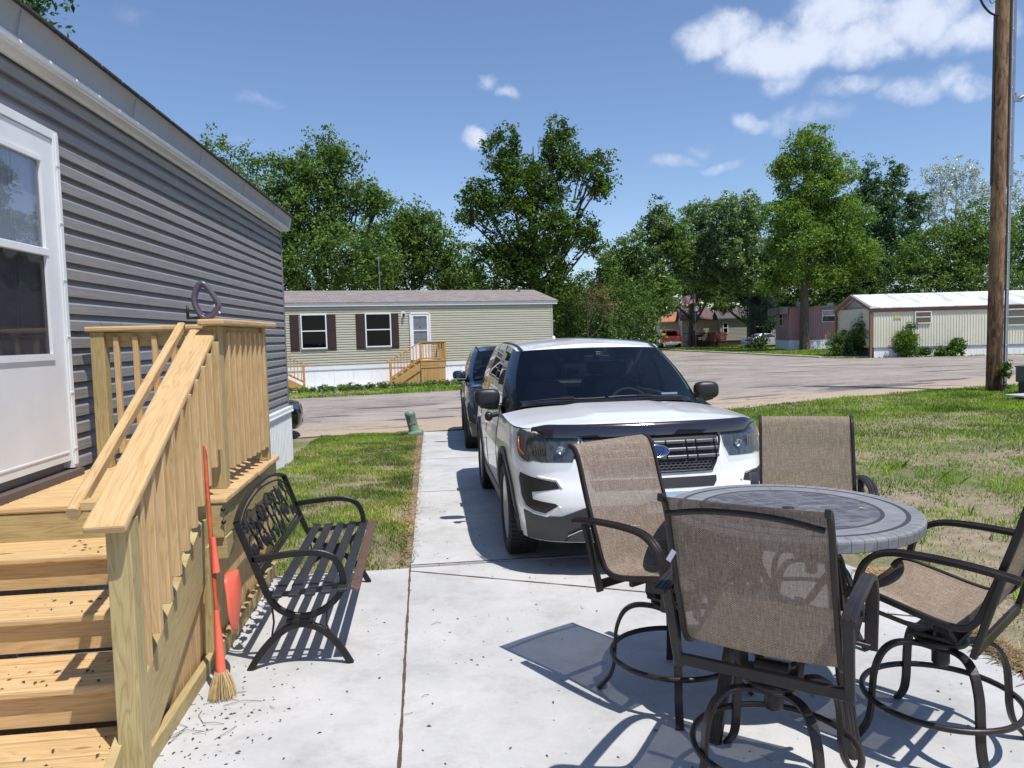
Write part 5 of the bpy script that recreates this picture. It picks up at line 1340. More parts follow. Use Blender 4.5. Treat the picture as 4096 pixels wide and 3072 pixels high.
def porch(W, g, a_st, a0, a1, name, label, left_steps=True):
    """small pine porch: platform a0..a1 with steps running down to a_st"""
    e = empty(name, W.p((a0+a1)/2, .6, -.26), 0, label, 'porch'); inv = Matrix.Translation(-Vector(W.p((a0+a1)/2, .6, -.26)))
    m = M_['pine_far']; ks = []
    def add(b, nm): ks.append(b.build(nm, m))
    Z = .78; O1 = 1.15
    b = MB(); W.box(b, a0, a1, .05, O1, Z-.04, Z); add(b, 'deck_floor')
    b = MB(); W.box(b, a0+.02, a1-.02, O1-.06, O1-.02, Z-.20, Z-.045); W.box(b, a0+.02, a1-.02, O1-.05, O1-.03, Z-.32, Z-.21); add(b, 'rim_joist')
    b = MB(); k = a0+.05
    while k < a1-.05: W.box(b, k, min(k+.13, a1-.05), O1-.075, O1-.055, -.2, Z-.32); k += .14
    W.box(b, a0, a1, O1-.06, O1-.02, -.26, -.17); add(b, 'skirt_boards')
    sg = -1 if a_st < a0 else 1; a_top = a0 if sg < 0 else a1
    n = 5; rise = (Z+.26)/(n+1)
    for i in range(1, n+1):
        z = Z-rise*i; aa = a_top+sg*.26*(i-1); b = MB(); W.box(b, min(aa, aa+sg*.28), max(aa, aa+sg*.28), .1, O1-.05, z-.035, z); W.box(b, min(aa, aa+sg*.02), max(aa, aa+sg*.02), .1, O1-.06, z, z+rise-.04); add(b, 'tread')
    # stringer + skirt
    b = MB(); L = abs(a_st-a_top)
    q = [(a_top, Z-.10), (a_top, Z-.42), (a_top+sg*(L-.35), -.25), (a_top+sg*L, -.25), (a_top+sg*L, -.12)]
    vs = [W.p(a, O1-.02, z) for a, z in q]+[W.p(a, O1-.06, z) for a, z in q]; mm = len(q)
    b.add(vs, [tuple(range(mm)), tuple(reversed(range(mm, 2*mm)))]+[(i, mm+i, mm+(i+1) % mm, (i+1) % mm) for i in range(mm)]); add(b, 'stringer')
    b = MB(); k = 0
    while k < L-.45:
        zt = Z-.25-(Z-.1)*k/L; a = a_top+sg*(k+.07)
        if zt > -.2: W.box(b, a-.06, a+.06, O1-.09, O1-.07, -.25, zt)
        k += .13
    add(b, 'skirt_boards')
    for a, z0, z1 in ((a0+.05, Z, 1.55), (a1-.05, Z, 1.55), (a_st+(-sg)*.06, -.25, .78)):
        b = MB(); W.box(b, a-.045, a+.045, O1-.09, O1, z0, z1); add(b, 'post')
    b = MB(); W.box(b, a0-.02, a1+.03, O1-.13, O1+.02, 1.55, 1.585); W.box(b, a0, a1, O1-.06, O1-.03, 1.47, 1.55); add(b, 'rail'); b = MB(); W.box(b, a0, a1, O1-.06, O1-.03, .83, .89); add(b, 'rail')
    b = MB(); b.beam(W.p(a_top-sg*.05, O1-.05, 1.56), W.p(a_st+sg*.12, O1-.05, .76), .14, .035); add(b, 'rail'); b = MB(); b.beam(W.p(a_top, O1-.045, .86), W.p(a_st-sg*.1, O1-.045, .10), .03, .08); add(b, 'rail')
    k = a0+.15
    while k < a1-.1: b = MB(); W.box(b, k-.017, k+.017, O1-.045, O1-.01, .85, 1.5); add(b, 'baluster'); k += .125
    k = .15
    while k < L-.12:
        a = a_top+sg*k; f = (k+.05)/(L+.15); b = MB(); W.box(b, a-.015, a+.015, O1-.04, O1-.01, .86-(.76)*k/L, 1.53-.80*f); add(b, 'baluster'); k += .135
    b = MB(); W.box(b, a1-.09 if sg < 0 else a0, a1 if sg < 0 else a0+.09, .08, O1-.1, 1.50, 1.585)
    kk = .15
    aa = a1-.045 if sg < 0 else a0+.045
    while kk < O1-.15: W.box(b, aa-.017, aa+.017, kk, kk+.034, .82, 1.5); kk += .125
    add(b, 'side_rail')
    for k in ks: k.parent = e; k.matrix_parent_inverse = inv

def build_green_house():
    A = (-5.103, 32.249); B = (1.374, 33.817); W = Wall(A, B); a0, a1 = -7.5, 11.44; D = 5.2
    g = empty('green_house', W.p(3, -2.5, -.3), 0, 'sage green sided mobile home with brown shutters and grey shingle roof', 'house'); inv = Matrix.Translation(-Vector(W.p(3, -2.5, -.3))); ks = []
    sm = sidingmat('sage_siding', (.42, .41, .325), (.48, .465, .375))
    ks.append(lap_siding(W.p2(a0, 0), W.p2(a1, 0), .60, 3.17, .106, .030, 'siding', sm, None))
    ks.append(lap_siding(W.p2(a1, 0), W.p2(a1, -D), .60, 3.17, .106, .030, 'siding', sm, None))
    b = MB(); b.prism([W.p2(a0, -.03), W.p2(a1-.03, -.03), W.p2(a1-.03, -D), W.p2(a0, -D)], -.3, 3.3); ks.append(b.build('wall', pm('core', (.3, .32, .25), .8)))
    b = MB(); W.box(b, a1-.06, a1+.03, -.06, .035, .6, 3.2); ks.append(b.build('corner_trim', pm('sage_trim', (.34, .37, .28), .5)))
    b = MB(); b.add([W.p(a1+.0, .0, 3.17), W.p(a1, -D, 3.17), W.p(a1, -2.7, 3.95)], [(0, 1, 2)]); ks.append(b.build('gable', sm))
    b = MB(); a = a0
    while a < a1: W.box(b, a+.012, min(a+.79, a1+.02), .02, .035, -.3, .52); a += .8
    W.box(b, a0, a1+.03, .012, .02, -.3, .52)
    for k in np.arange(a0, a1, .2): W.box(b, k, k+.014, .035, .041, -.3, .52)
    b2 = b.build('skirting', M_['white_vinyl']); ks.append(b2)
    s = corrugated(W.p2(a1+.03, .03), W.p2(a1+.03, -D), -.3, .55, .2, .01, 'skirting', M_['white_vinyl'], None); ks.append(s)
    b = MB(); W.box(b, a0, a1+.05, .02, .07, .50, .63); ks.append(b.build('skirting_cap', M_['white_trim']))
    b = MB(); W.box(b, a0, a1+.25, .09, .12, 3.17, 3.33); W.box(b, a0, a1+.25, .12, .15, 3.29, 3.33); ks.append(b.build('fascia', M_['white_trim']))
    b = MB(); W.box(b, a0, a1+.2, .0, .09, 3.165, 3.18); ks.append(b.build('soffit', M_['fascia']))
    b = MB()
    for sgn, o0, z0, o1, z1 in ((1, .17, 3.335, -2.85, 4.02), (-1, -2.85, 4.02, -D-.3, 3.345)):
        q = [W.p(a0, o0, z0), W.p(a1+.28, o0, z0), W.p(a1+.28, o1, z1), W.p(a0, o1, z1)]; quad_uv(b, q, a1-a0, 3.2)
        b.add([(x, y, z-.02) for x, y, z in q], [(3, 2, 1, 0)])
        b.beam(W.p(a1+.27, o0, z0-.06), W.p(a1+.27, o1, z1-.06), .02, .10)
    ks.append(b.build('roof', shingle('grey_shingle', (.205, .172, .165), (.30, .255, .24))))
    b = MB(); b.lathe([(.06, 3.7), (.06, 4.08), (.11, 4.09), (.08, 4.15), (0, 4.16)], 12, Matrix.Translation(W.p(10.7, -2.3, 0))); ks.append(b.build('roof_vent', M_['galv']))
    b = MB(); b.lathe([(.04, 3.9), (.04, 4.14), (.1, 4.15), (.0, 4.17)], 10, Matrix.Translation(W.p(5.0, -3.3, 0))); b.tube([W.p(5.0, -3.3, 4.05), W.p(4.9, -3.3, 4.25), W.p(5.2, -3.3, 4.15)], .012, 5); ks.append(b.build('roof_vent', M_['galv']))
    b = MB(); b.tube([W.p(3.95, -3.0, 3.9), W.p(3.93, -3.0, 5.65)], .018, 6); ks.append(b.build('aerial', M_['galv']))
    b = MB(); W.box(b, a1-.02, a1+.25, -.3, -.2, 2.35, 2.42); W.box(b, a1+.05, a1+.12, -.28, -.22, 2.25, 2.37); ks.append(b.build('wall_light', M_['galv']))
    for k in ks: k.parent = g; k.matrix_parent_inverse = inv
    for (s0, s1, w0, w1, t0, t1) in ((-.43, -.06, .0, 1.06, 1.07, 1.45), (2.29, 2.66, 2.68, 3.80, 3.80, 4.14)):
        w = window_on(W, None, w0, w1, 1.40, 2.86); w.parent = g; w.matrix_parent_inverse = inv
        for a, c in ((s0, s1), (t0, t1)):
            b = MB(); W.box(b, a, c, .022, .052, 1.33, 2.84)
            for z0, z1 in ((1.40, 2.05), (2.14, 2.77)):
                W.box(b, a+.05, c-.05, .052, .058, z0, z1); W.box(b, a+.08, c-.08, .058, .066, z0+.03, z1-.03)
            sh = b.build('shutter', M_['maroon_trim']); sh.parent = g; sh.matrix_parent_inverse = inv
    # storm door with panelled door behind
    b = MB(); d0, d1 = 4.62, 5.56; W.box(b, d0, d0+.07, .02, .09, .78, 2.86); W.box(b, d1-.07, d1, .02, .09, .78, 2.86); W.box(b, d0, d1, .02, .09, 2.80, 2.86)
    W.box(b, d0+.07, d0+.17, .02, .07, .78, 2.8); W.box(b, d1-.17, d1-.07, .02, .07, .78, 2.8); W.box(b, d0+.17, d1-.17, .02, .07, .78, 1.45); W.box(b, d0+.17, d1-.17, .02, .07, 2.70, 2.8); W.box(b, d0+.17, d1-.17, .02, .07, 2.05, 2.09)
    dr = b.build('storm_door', M_['white_trim']); dr.parent = g; dr.matrix_parent_inverse = inv
    b = MB(); W.box(b, d0+.16, d1-.16, .018, .022, 1.4, 2.75)
    for a, z0, z1 in ((.22, 1.5, 1.6), (.52, 1.5, 1.6), (.22, 1.72, 2.28), (.52, 1.72, 2.28), (.22, 2.42, 2.62), (.52, 2.42, 2.62)):
        W.box(b, d0+a, d0+a+.22, .022, .030, z0, z1)
    b.build('inner_door', pm('pale_door', (.50, .52, .56), .5), dr)
    b = MB(); b.lathe([(.028, 0), (.032, .012), (0, .014)], 14, Matrix.Translation(W.p(5.09, .03, 2.22))@W.rot@Matrix.Rotation(rad(90), 4, 'X')); b.build('door_knocker', M_['black_plastic'], dr)
    b = MB(); W.box(b, d0+.17, d1-.17, .045, .048, 1.45, 2.7); b.build('glass', glassmat('storm_glass', (.75, .78, .82), .05), dr)
    b = MB(); W.box(b, 4.27, 4.45, .02, .04, 2.66, 2.92); b.tube([W.p(4.36, .04, 2.86), W.p(4.36, .12, 2.86)], .02, 6); lm = b.build('wall_lamp', M_['white_trim']); lm.parent = g; lm.matrix_parent_inverse = inv
    b = MB(); b.lathe([(.0, 0), (.05, .02), (.055, .14), (.02, .18), (0, .19)], 8, Matrix.Translation(W.p(4.36, .13, 2.66))); b.build('lantern', M_['black_plastic'], lm)
    porch(W, g, 3.45, 4.78, 5.95, 'pine_porch', 'pine porch with steps in front of the white door of the green house')
    porch(W, g, .02, -3.1, -1.5, 'pine_porch', 'pine steps at the left of the green house, cut off by the grey wall')
    # concrete pad skirts hide the foot
build_green_house()

def build_tan_house():
    W = Wall((27.046, 40.695), (33.8, 39.75)); a0, a1 = -1.15, 15; D = 5.0
    g = empty('tan_trailer', W.p(5, -1.8, -.12), 0, 'cream ribbed mobile home with white metal roof and brown trim, at the right', 'house'); inv = Matrix.Translation(-Vector(W.p(5, -1.8, -.12))); ks = []
    cream = pm('cream_metal', (.68, .65, .52), .5, col2=(.62, .60, .48), nscale=1.2); br = pm('brown_trim', (.24, .11, .065), .55)
    ks.append(corrugated(W.p2(a0, 0), W.p2(a1, 0), .46, 2.54, .16, .022, 'siding', cream, None, sharp=.5))
    ks.append(corrugated(W.p2(a0, -D), W.p2(a0, 0), .46, 2.78, .16, .022, 'siding', cream, None, sharp=.5))
    b = MB(); b.prism([W.p2(a0+.3, -.03), W.p2(a1, -.03), W.p2(a1, -D), W.p2(a0+.3, -D)], -.2, 2.78); ks.append(b.build('wall', pm('pale_end_wall', (.42, .42, .42), .7)))
    b = MB(); W.box(b, a0-.1, a1, .03, .06, 2.52, 2.76); 
    for z in (2.56, 2.63, 2.70): W.box(b, a0-.1, a1, .06, .07, z, z+.03)
    W.box(b, a0-.22, a0-.10, -.1, .06, -.1, 2.78); W.box(b, a0-.22, a0-.10, -D, -D+.14, -.1, 2.78)
    for o0, z0, o1, z1 in ((.1, 2.77, -D/2, 3.62), (-D/2, 3.62, -D-.1, 2.77)): b.beam(W.p(a0-.2, o0, z0-.06), W.p(a0-.2, o1, z1-.06), .10, .22)
    ks.append(b.build('brown_trim', br))
    b = MB(); b.add([W.p(a0+.28, 0, 2.75), W.p(a0+.28, -D, 2.75), W.p(a0+.28, -D/2, 3.54)], [(0, 2, 1)]); ks.append(b.build('gable', pm('gable_white', (.5, .5, .5), .7)))
    b = MB()
    for o0, z0, o1, z1 in ((.16, 2.79, -D/2, 3.66), (-D/2, 3.66, -D-.16, 2.79)):
        q = [W.p(a0-.28, o0, z0), W.p(a1, o0, z0), W.p(a1, o1, z1), W.p(a0-.28, o1, z1)]; b.add(q, [(0, 1, 2, 3)]); b.add([(x, y, z-.05) for x, y, z in q], [(3, 2, 1, 0)])
    W.box(b, a0-.28, a1, .13, .17, 2.74, 2.79)
    ks.append(b.build('roof', pm('white_roof_coat', (.72, .75, .80), .5, col2=(.42, .46, .52), nscale=.9, contrast=(.50, .58), stretch=(1.6, .35, 1))))
    ks.append(corrugated(W.p2(a0, .05), W.p2(a1, .05), -.2, .38, .35, .012, 'skirting', M_['white_vinyl'], None, sharp=.8))
    b = MB(); W.box(b, a0, a1, .03, .09, .38, .48); ks.append(b.build('skirting_cap', M_['galv']))
    b = MB(); W.box(b, .02, .42, .025, .045, 2.12, 2.27); ks.append(b.build('name_plaque', pm('plaque', (.55, .48, .14), .5)))
    for k in ks: k.parent = g; k.matrix_parent_inverse = inv
    cur = pm('brown_curtain', (.32, .10, .04), .8, col2=(.20, .06, .025), nscale=6)
    for w in (window_on(W, None, 1.17, 2.12, 1.80, 2.50, curtain=cur, blinds=False), window_on(W, None, 5.95, 8.6, 1.55, 2.50, curtain=pm('grey_curtain', (.22, .25, .28), .8), blinds=False)): w.parent = g; w.matrix_parent_inverse = inv
    We = Wall(W.p2(a0+.28, -D), W.p2(a0+.28, 0)); w = window_on(We, None, .55, 2.5, 1.05, 2.35, blinds=False, curtain=pm('net_curtain', (.30, .32, .34), .8, col2=(.10, .11, .12), nscale=3)); w.parent = g; w.matrix_parent_inverse = inv
build_tan_house()

def build_rose_house():
    W = Wall((30.412, 59.28), (33.524, 58.447)); a0, a1 = -.26, 9; D = 5.5
    g = empty('rose_trailer', W.p(3, -2, -.12), 0, 'dusty pink ribbed mobile home with white skirting behind the tall tree', 'house'); inv = Matrix.Translation(-Vector(W.p(3, -2, -.12))); ks = []
    rose = pm('rose_metal', (.38, .215, .205), .55, col2=(.34, .19, .185), nscale=1)
    ks.append(corrugated(W.p2(a0, 0), W.p2(a1, 0), .75, 3.42, .18, .022, 'siding', rose, None, sharp=.5)); ks.append(corrugated(W.p2(a0, -D), W.p2(a0, 0), .75, 3.42, .18, .01, 'siding', rose, None))
    b = MB(); b.prism([W.p2(a0+.05, -.03), W.p2(a1, -.03), W.p2(a1, -D), W.p2(a0+.05, -D)], -.2, 3.4); ks.append(b.build('wall', rose))
    ks.append(corrugated(W.p2(a0-.04, .05), W.p2(a1, .05), -.2, .72, .2, .012, 'skirting', M_['white_vinyl'], None)); ks.append(corrugated(W.p2(a0-.04, -D), W.p2(a0-.04, .05), -.2, .72, .2, .012, 'skirting', M_['white_vinyl'], None))
    b = MB(); W.box(b, a0-.7, a1, -D-.1, .15, 3.40, 3.50); W.box(b, a0-.7, a0-.1, -D, .1, 2.9, 3.4); ks.append(b.build('roof', pm('flat_roof', (.14, .10, .10), .8, col2=(.30, .30, .30), nscale=1))); b = MB(); W.box(b, 3.0, 3.5, -1.5, -1.0, 3.5, 3.75); W.box(b, .6, 1.2, -1.5, -1.0, 3.5, 3.9); ks.append(b.build('roof_vent', M_['galv']))
    for k in ks: k.parent = g; k.matrix_parent_inverse = inv
    w = window_on(W, None, 2.3, 3.75, 2.15, 3.15, blinds=False, curtain=pm('white_curtain', (.45, .46, .47), .8, col2=(.08, .09, .09), nscale=2)); w.parent = g; w.matrix_parent_inverse = inv
    We = Wall(W.p2(a0, -D), W.p2(a0, 0)); w = window_on(We, None, 1.9, 3.3, 1.9, 3.2, blinds=False); w.parent = g; w.matrix_parent_inverse = inv
build_rose_house()

def simple_house(name, label, A, B, D, z0, zw, zr, wallm, roofm, skirt=None, over=.3, wins=(), gable_toward=False, windows_left=()):
    W = Wall(A, B); L = (Vector(B[:2])-Vector(A[:2])).length; o = W.p(L/2, -D/2, z0)
    g = empty(name, o, 0, label, 'house'); inv = Matrix.Translation(-Vector(o)); ks = []
    zs = z0+.6 if skirt else z0
    ks.append(lap_siding(W.p2(0, 0), W.p2(L, 0), zs, zw, .16, .02, 'siding', wallm, None)); ks.append(lap_siding(W.p2(0, -D), W.p2(0, 0), zs, zw, .16, .02, 'siding', wallm, None)); ks.append(lap_siding(W.p2(L, 0), W.p2(L, -D), zs, zw, .16, .02, 'siding', wallm, None))
    b = MB(); b.prism([W.p2(.03, -.03), W.p2(L-.03, -.03), W.p2(L-.03, -D), W.p2(.03, -D)], z0, zw); ks.append(b.build('wall', skirt or wallm))
    b = MB(); b.add([W.p(0, 0, zw), W.p(0, -D, zw), W.p(0, -D/2, zr-.05)], [(0, 2, 1)]); b.add([W.p(L, 0, zw), W.p(L, -D, zw), W.p(L, -D/2, zr-.05)], [(0, 1, 2)]); ks.append(b.build('gable', wallm))
    b = MB()
    for o0, q0, o1, q1 in ((over, zw, -D/2, zr), (-D/2, zr, -D-over, zw)):
        q = [W.p(-over, o0, q0), W.p(L+over, o0, q0), W.p(L+over, o1, q1), W.p(-over, o1, q1)]; b.add(q, [(0, 1, 2, 3)]); b.add([(x, y, z-.08) for x, y, z in q], [(3, 2, 1, 0)]); b.beam(W.p(-over, o0, q0-.05), W.p(L+over, o0, q0-.05), .03, .12)
        for a in np.arange(0, L, .6): b.beam(W.p(a, o0, q0+.01), W.p(a, o1, q1+.01), .04, .03)
        b.beam(W.p(-over, o0, q0-.05), W.p(-over, o1, q1-.05), .03, .16)
    ks.append(b.build('roof', roofm))
    for k in ks: k.parent = g; k.matrix_parent_inverse = inv
    for a, c, q0, q1 in wins: w = window_on(W, None, a, c, q0, q1, fr=.08, blinds=False); w.parent = g; w.matrix_parent_inverse = inv
    We = Wall(W.p2(0, -D), W.p2(0, 0))
    for a, c, q0, q1 in windows_left: w = window_on(We, None, a, c, q0, q1, fr=.08, blinds=False); w.parent = g; w.matrix_parent_inverse = inv
    return g
cream = sidingmat('cream_lap', (.50, .47, .34), (.54, .51, .38)); grey = sidingmat('putty_lap', (.30, .30, .26), (.34, .34, .30))
simple_house('cream_house', 'cream house with maroon metal roof behind the red deck', (31.3, 88.5), (42.0, 86.0), 4.6, -.12, 3.1, 4.5, cream, pm('maroon_metal', (.14, .075, .075), .6), windows_left=((1.2, 2.4, .9, 2.5),), wins=((6, 7.2, 1.2, 2.4),))
simple_house('garden_shed', 'small cream shed with rusty orange roof beside the red pickup', (30.1, 93.5), (33.4, 93.0), 3.0, -.12, 3.0, 4.2, cream, pm('orange_roof', (.42, .18, .09), .8, col2=(.28, .12, .07), nscale=3), wins=((2.3, 3.1, .6, 2.4),))
simple_house('putty_house', 'low putty grey home with dark base and white framed windows', (34.9, 85.6), (45.2, 83.2), 4.2, -.12, 3.1, 4.05, grey, pm('dim_roof', (.09, .085, .08), .8), skirt=pm('dark_skirt', (.03, .02, .018), .8), wins=((.3, .9, 1.3, 2.6), (3.7, 5.9, 1.1, 2.9)))
simple_house('far_trailer', 'far white trailer seen through the trunks, leftmost one', (23.8, 101), (27.2, 100.4), 3, -.12, 2.5, 2.9, M_['white_vinyl'], pm('grey_roof_a', (.2, .2, .2), .8), wins=((.6, 1.6, 1.0, 2.0),))
simple_house('far_trailer', 'far white trailer seen through the trunks, beside the van', (28.0, 104), (31.4, 103.5), 3, -.12, 3.2, 3.5, M_['white_vinyl'], pm('grey_roof_b', (.25, .25, .25), .8), wins=((1.6, 2.6, 1.2, 2.4),))

def build_red_deck():
    g = empty('red_deck', (32.8, 82.5, -.12), 0, 'red stained wooden deck with railing in front of the cream house', 'deck'); inv = Matrix.Translation((-32.8, -82.5, .12)); W = Wall((30.9, 81.3), (34.9, 83.8)); ks = []; m = M_['red_deck']
    b = MB(); W.box(b, 0, 4.7, -2.5, 0, .42, .50); ks.append(b.build('deck_floor', m)); b = MB(); W.box(b, 0, 4.7, -.05, 0, 1.40, 1.50); W.box(b, 0, .08, -2.5, 0, 1.40, 1.5); W.box(b, 0, 4.7, -.04, -.01, .55, .62); ks.append(b.build('rail', m))
    for k in range(31): b = MB(); a = .06+.153*k; W.box(b, a-.04, a+.04, 0, .03, .44, 1.44); ks.append(b.build('baluster', m))
    for a in (.05, 1.6, 3.1, 4.65): b = MB(); W.box(b, a-.06, a+.06, -.12, 0, -.12, 1.5); ks.append(b.build('post', m))
    b = MB(); W.box(b, 0, 4.7, -.1, -.08, -.12, .42); ks.append(b.build('skirt', M_['dark_brown'] if 'dark_brown' in M_ else pm('dark_brown', (.04, .018, .012), .8)))
    for k in ks: k.parent = g; k.matrix_parent_inverse = inv
build_red_deck()
def build_bin():
    g = empty('trash_bin', (30.05, 80.4, -.12), rad(10), 'dark wheeled trash bin with white sticker beside the red deck', 'bin')
    b = MB(); q0, q1 = (.42, .36), (.52, .46); vs = [(sx*q0[0], sy*q0[1], 0) for sx, sy in ((-1, -1), (1, -1), (1, 1), (-1, 1))]+[(sx*q1[0], sy*q1[1], 1.35) for sx, sy in ((-1, -1), (1, -1), (1, 1), (-1, 1))]
    b.add(vs, [(3, 2, 1, 0), (4, 5, 6, 7)]+[(i, (i+1) % 4, 4+(i+1) % 4, 4+i) for i in range(4)]); b.build('body', M_['black_plastic'], g, bevel=.03)
    b = MB(); b.box((0, 0, 1.39), (1.12, 1.0, .07)); b.build('lid', M_['black_plastic'], g, bevel=.02); b = MB(); b.box((.12, -.475, .98), (.42, .012, .28), R=Matrix.Rotation(rad(4), 3, 'X')); st = b.build('sticker', M_['white_trim'], g)
    b = MB(); v, f = text_mesh('WM', .2, .002); b.add(v, f, None, False, 0, Matrix.Translation((.12, -.486, .98))@Matrix.Rotation(rad(90), 4, 'X')); b.build('letters', M_['black_plastic'], st)
    for sx in (-1, 1): b = MB(); b.lathe([(0, -.04), (.12, -.04), (.12, .04), (0, .04)], 14, Matrix.Translation((sx*.42, .38, .12))@Matrix.Rotation(rad(90), 4, 'Y')); b.build('bin_wheel', M_['rubber'], g)
build_bin()
def build_flags():
    g = empty('flagpole', (29.45, 79.0, -.12), 0, 'thin flagpole with two flags in front of the cream house', 'flagpole'); b = MB(); b.tube([(0, 0, 0), (-.05, 0, 5.9)], .03, 6); b.build('pole', M_['galv'], g)
    def cloth(w, h, name, label, loc, mats, mi, parent):
        b = MB(); NX, NY = 26, 26
        def fn(u, v): return (-u*w*.92, .10*math.sin(u*7+v*2)*u, -v*h-u*.28*h)
        vs = [fn(i/NX, j/NY) for j in range(NY+1) for i in range(NX+1)]
        for j in range(NY):
            for i in range(NX): b.sm.append(True); b.mi.append(mi(i/NX, j/NY)); b.f.append((j*(NX+1)+i, j*(NX+1)+i+1, (j+1)*(NX+1)+i+1, (j+1)*(NX+1)+i)); b.uv.append([(0, 0)]*4)
        b.v = vs; o = b.build(name, mats, None, loc=loc); tag(o, label, 'flag'); return o
    red, wht, nav, blk = pm('flag_red', (.30, .03, .04), .8), pm('flag_white', (.45, .45, .48), .8), pm('flag_navy', (.02, .03, .08), .8), pm('flag_black', (.012, .012, .014), .8)
    def us(u, v):
        if u < .42 and v < .54: return 1 if (int(u*26) % 4 == 1 and int(v*26) % 4 == 1) else 2
        return int(v*13) % 2
    cloth(1.6, 1.0, 'flag', 'striped flag with navy corner flying above the black flag', (29.40, 78.98, 5.75), [red, wht, nav], us, g)
    def pow_(u, v):
        r = math.hypot((u-.5)*1.3, v-.5); 
        if r < .30: return 1 if (r > .22 or (v > .42 and abs(u-.5) < .10)) else 0
        return 0
    cloth(1.25, .95, 'flag', 'black flag with white ring emblem below the striped flag', (30.1, 79.0, 4.75), [blk, wht], pow_, g)
build_flags()

# ---------------------------------------------------------------- utility pole, boxes
def build_pole():
    x, y = 15.27, 18.6; g = empty('utility_pole', (x, y, -.12), 0, 'tall weathered wooden utility pole at the right edge of the lawn', 'pole')
    m, nt, b_ = newmat('pole_wood'); P = nn(nt, 'ShaderNodeTexCoord').outputs['Object']
    n1 = noise(nt, mapping(nt, P, (11, 11, 2.2)), 1, 7, .72, .8); s = nn(nt, 'ShaderNodeSeparateXYZ'); lk(nt, P, s.inputs[0])
    c = ramp(nt, n1, [(.40, (.030, .015, .010)), (.50, (.085, .038, .018)), (.60, (.26, .14, .065))]); zf = fmath(nt, 'MULTIPLY', s.outputs['Z'], .22, clamp=True)
    c2 = ramp(nt, n1, [(.36, (.06, .032, .016)), (.46, (.20, .115, .055)), (.6, (.34, .225, .125))]); lk(nt, mixc(nt, 1.0, mixc(nt, zf, c, c2), (.85, .82, .80), 'MULTIPLY'), b_.inputs['Base Color']); b_.inputs['Roughness'].default_value = .85; bumpn(nt, n1, b_, .7, .02)
    b = MB(); pts = [(.009*z, 0, z) for z in np.linspace(-.1, 11.3, 14)]; b.tube(pts, [.192-.0028*z for z in np.linspace(-.1, 11.3, 14)], 24); b.build('pole', m, g)
    b = MB(); b.tube([(.27+.0085*z, -.06, z) for z in (0, 3, 5.6)], .052, 12); b.tube([(.275+.0085*z, -.05, z) for z in (5.6, 8, 11.3)], .085, 14); b.tube([(.27+.0085*5.5, -.06, 5.45), (.27+.0085*5.6, -.055, 5.65)], .093, 14); b.build('conduit', M_['galv'], g)
    b = MB(); b.tube([(.205+.0085*z, -.14, z) for z in (0, 3, 6, 9, 11.2)], .007, 5)
    for k in range(14): z = .5+.75*k; b.box((.205+.0085*z, -.15, z), (.03, .02, .02))
    b.build('ground_wire', M_['white_trim'], g)
    b = MB(); b.tube([(-.19+.0086*z, .02, z) for z in (5.5, 8, 9.9)], .03, 8); b.build('cable_guard', M_['dark_grey_plastic'], g)
    b = MB(); b.tube(catmull([(-.10, -.1, 9.85), (-.35, -.12, 9.9), (-.62, -.15, 10.15), (-.75, -.15, 10.6), (-.6, -.1, 11.1)], 6), .028, 8); b.tube(catmull([(-.1, -.15, 10.35), (-.33, -.17, 10.12), (-.42, -.17, 10.3), (-.2, -.15, 10.8)], 6), .010, 6); b.build('cable', M_['black_plastic'], g)
    b = MB(); b.box((.46, -.1, 7.72), (.26, .08, .14)); b.box((.42, -.1, 7.83), (.05, .05, .10)); b.tube([(.5, -.1, 7.72), (1.4, -.3, 8.15)], .045, 8); b.build('lamp_arm', M_['galv'], g)
build_pole()
def build_boxes():
    g = empty('utility_cabinet', (15.45, 17.35, -.12), rad(20), 'squat dark green utility cabinet at the right edge beside the pole', 'utility box')
    b = MB(); b.box((0, 0, .53), (.85, .6, .40)); b.box((0, 0, .73), (.9, .65, .04)); b.build('lid', pm('cabinet_green', (.07, .085, .07), .5), g, bevel=.02); b = MB(); b.box((0, 0, .17), (.75, .5, .36)); b.build('base', M_['black_plastic'], g, bevel=.01)
    g = empty('stone_slab', (14.3, 16.35, -.12), rad(12), 'pale slab resting on dark blocks in the grass by the cabinet', 'slab'); b = MB(); b.box((0.1, 0, .10), (1.0, .5, .05)); b.build('slab', G_CONC, g, bevel=.01); b = MB(); b.box((.15, 0, .035), (.6, .35, .07)); b.build('block', M_['black_plastic'], g)
    # green telephone pedestal leaning by the drive
    g = empty('cable_pedestal', (-.245, 15.75, -.30), 0, 'leaning pale green cable pedestal at the corner of lawn and drive', 'pedestal')
    g.rotation_euler = (0, rad(-12), 0); b = MB(); b.lathe([(.115, 0), (.12, .06), (.105, .10), (.105, .42), (.112, .43), (.112, .47), (.10, .52), (.06, .535), (0, .54)], 20); b.build('body', M_['pedestal'], g)
    b = MB(); b.box((0, -.10, .27), (.13, .02, .03)); b.box((.0, -.103, .36), (.015, .01, .2)); b.build('hasp', M_['pedestal'], g); b = MB(); v, f = rounded((0.02, -.02, .04), (.34, .28, .15), 3); b.add(v, f, None, True); b.build('base', M_['pedestal'], g)
build_boxes()

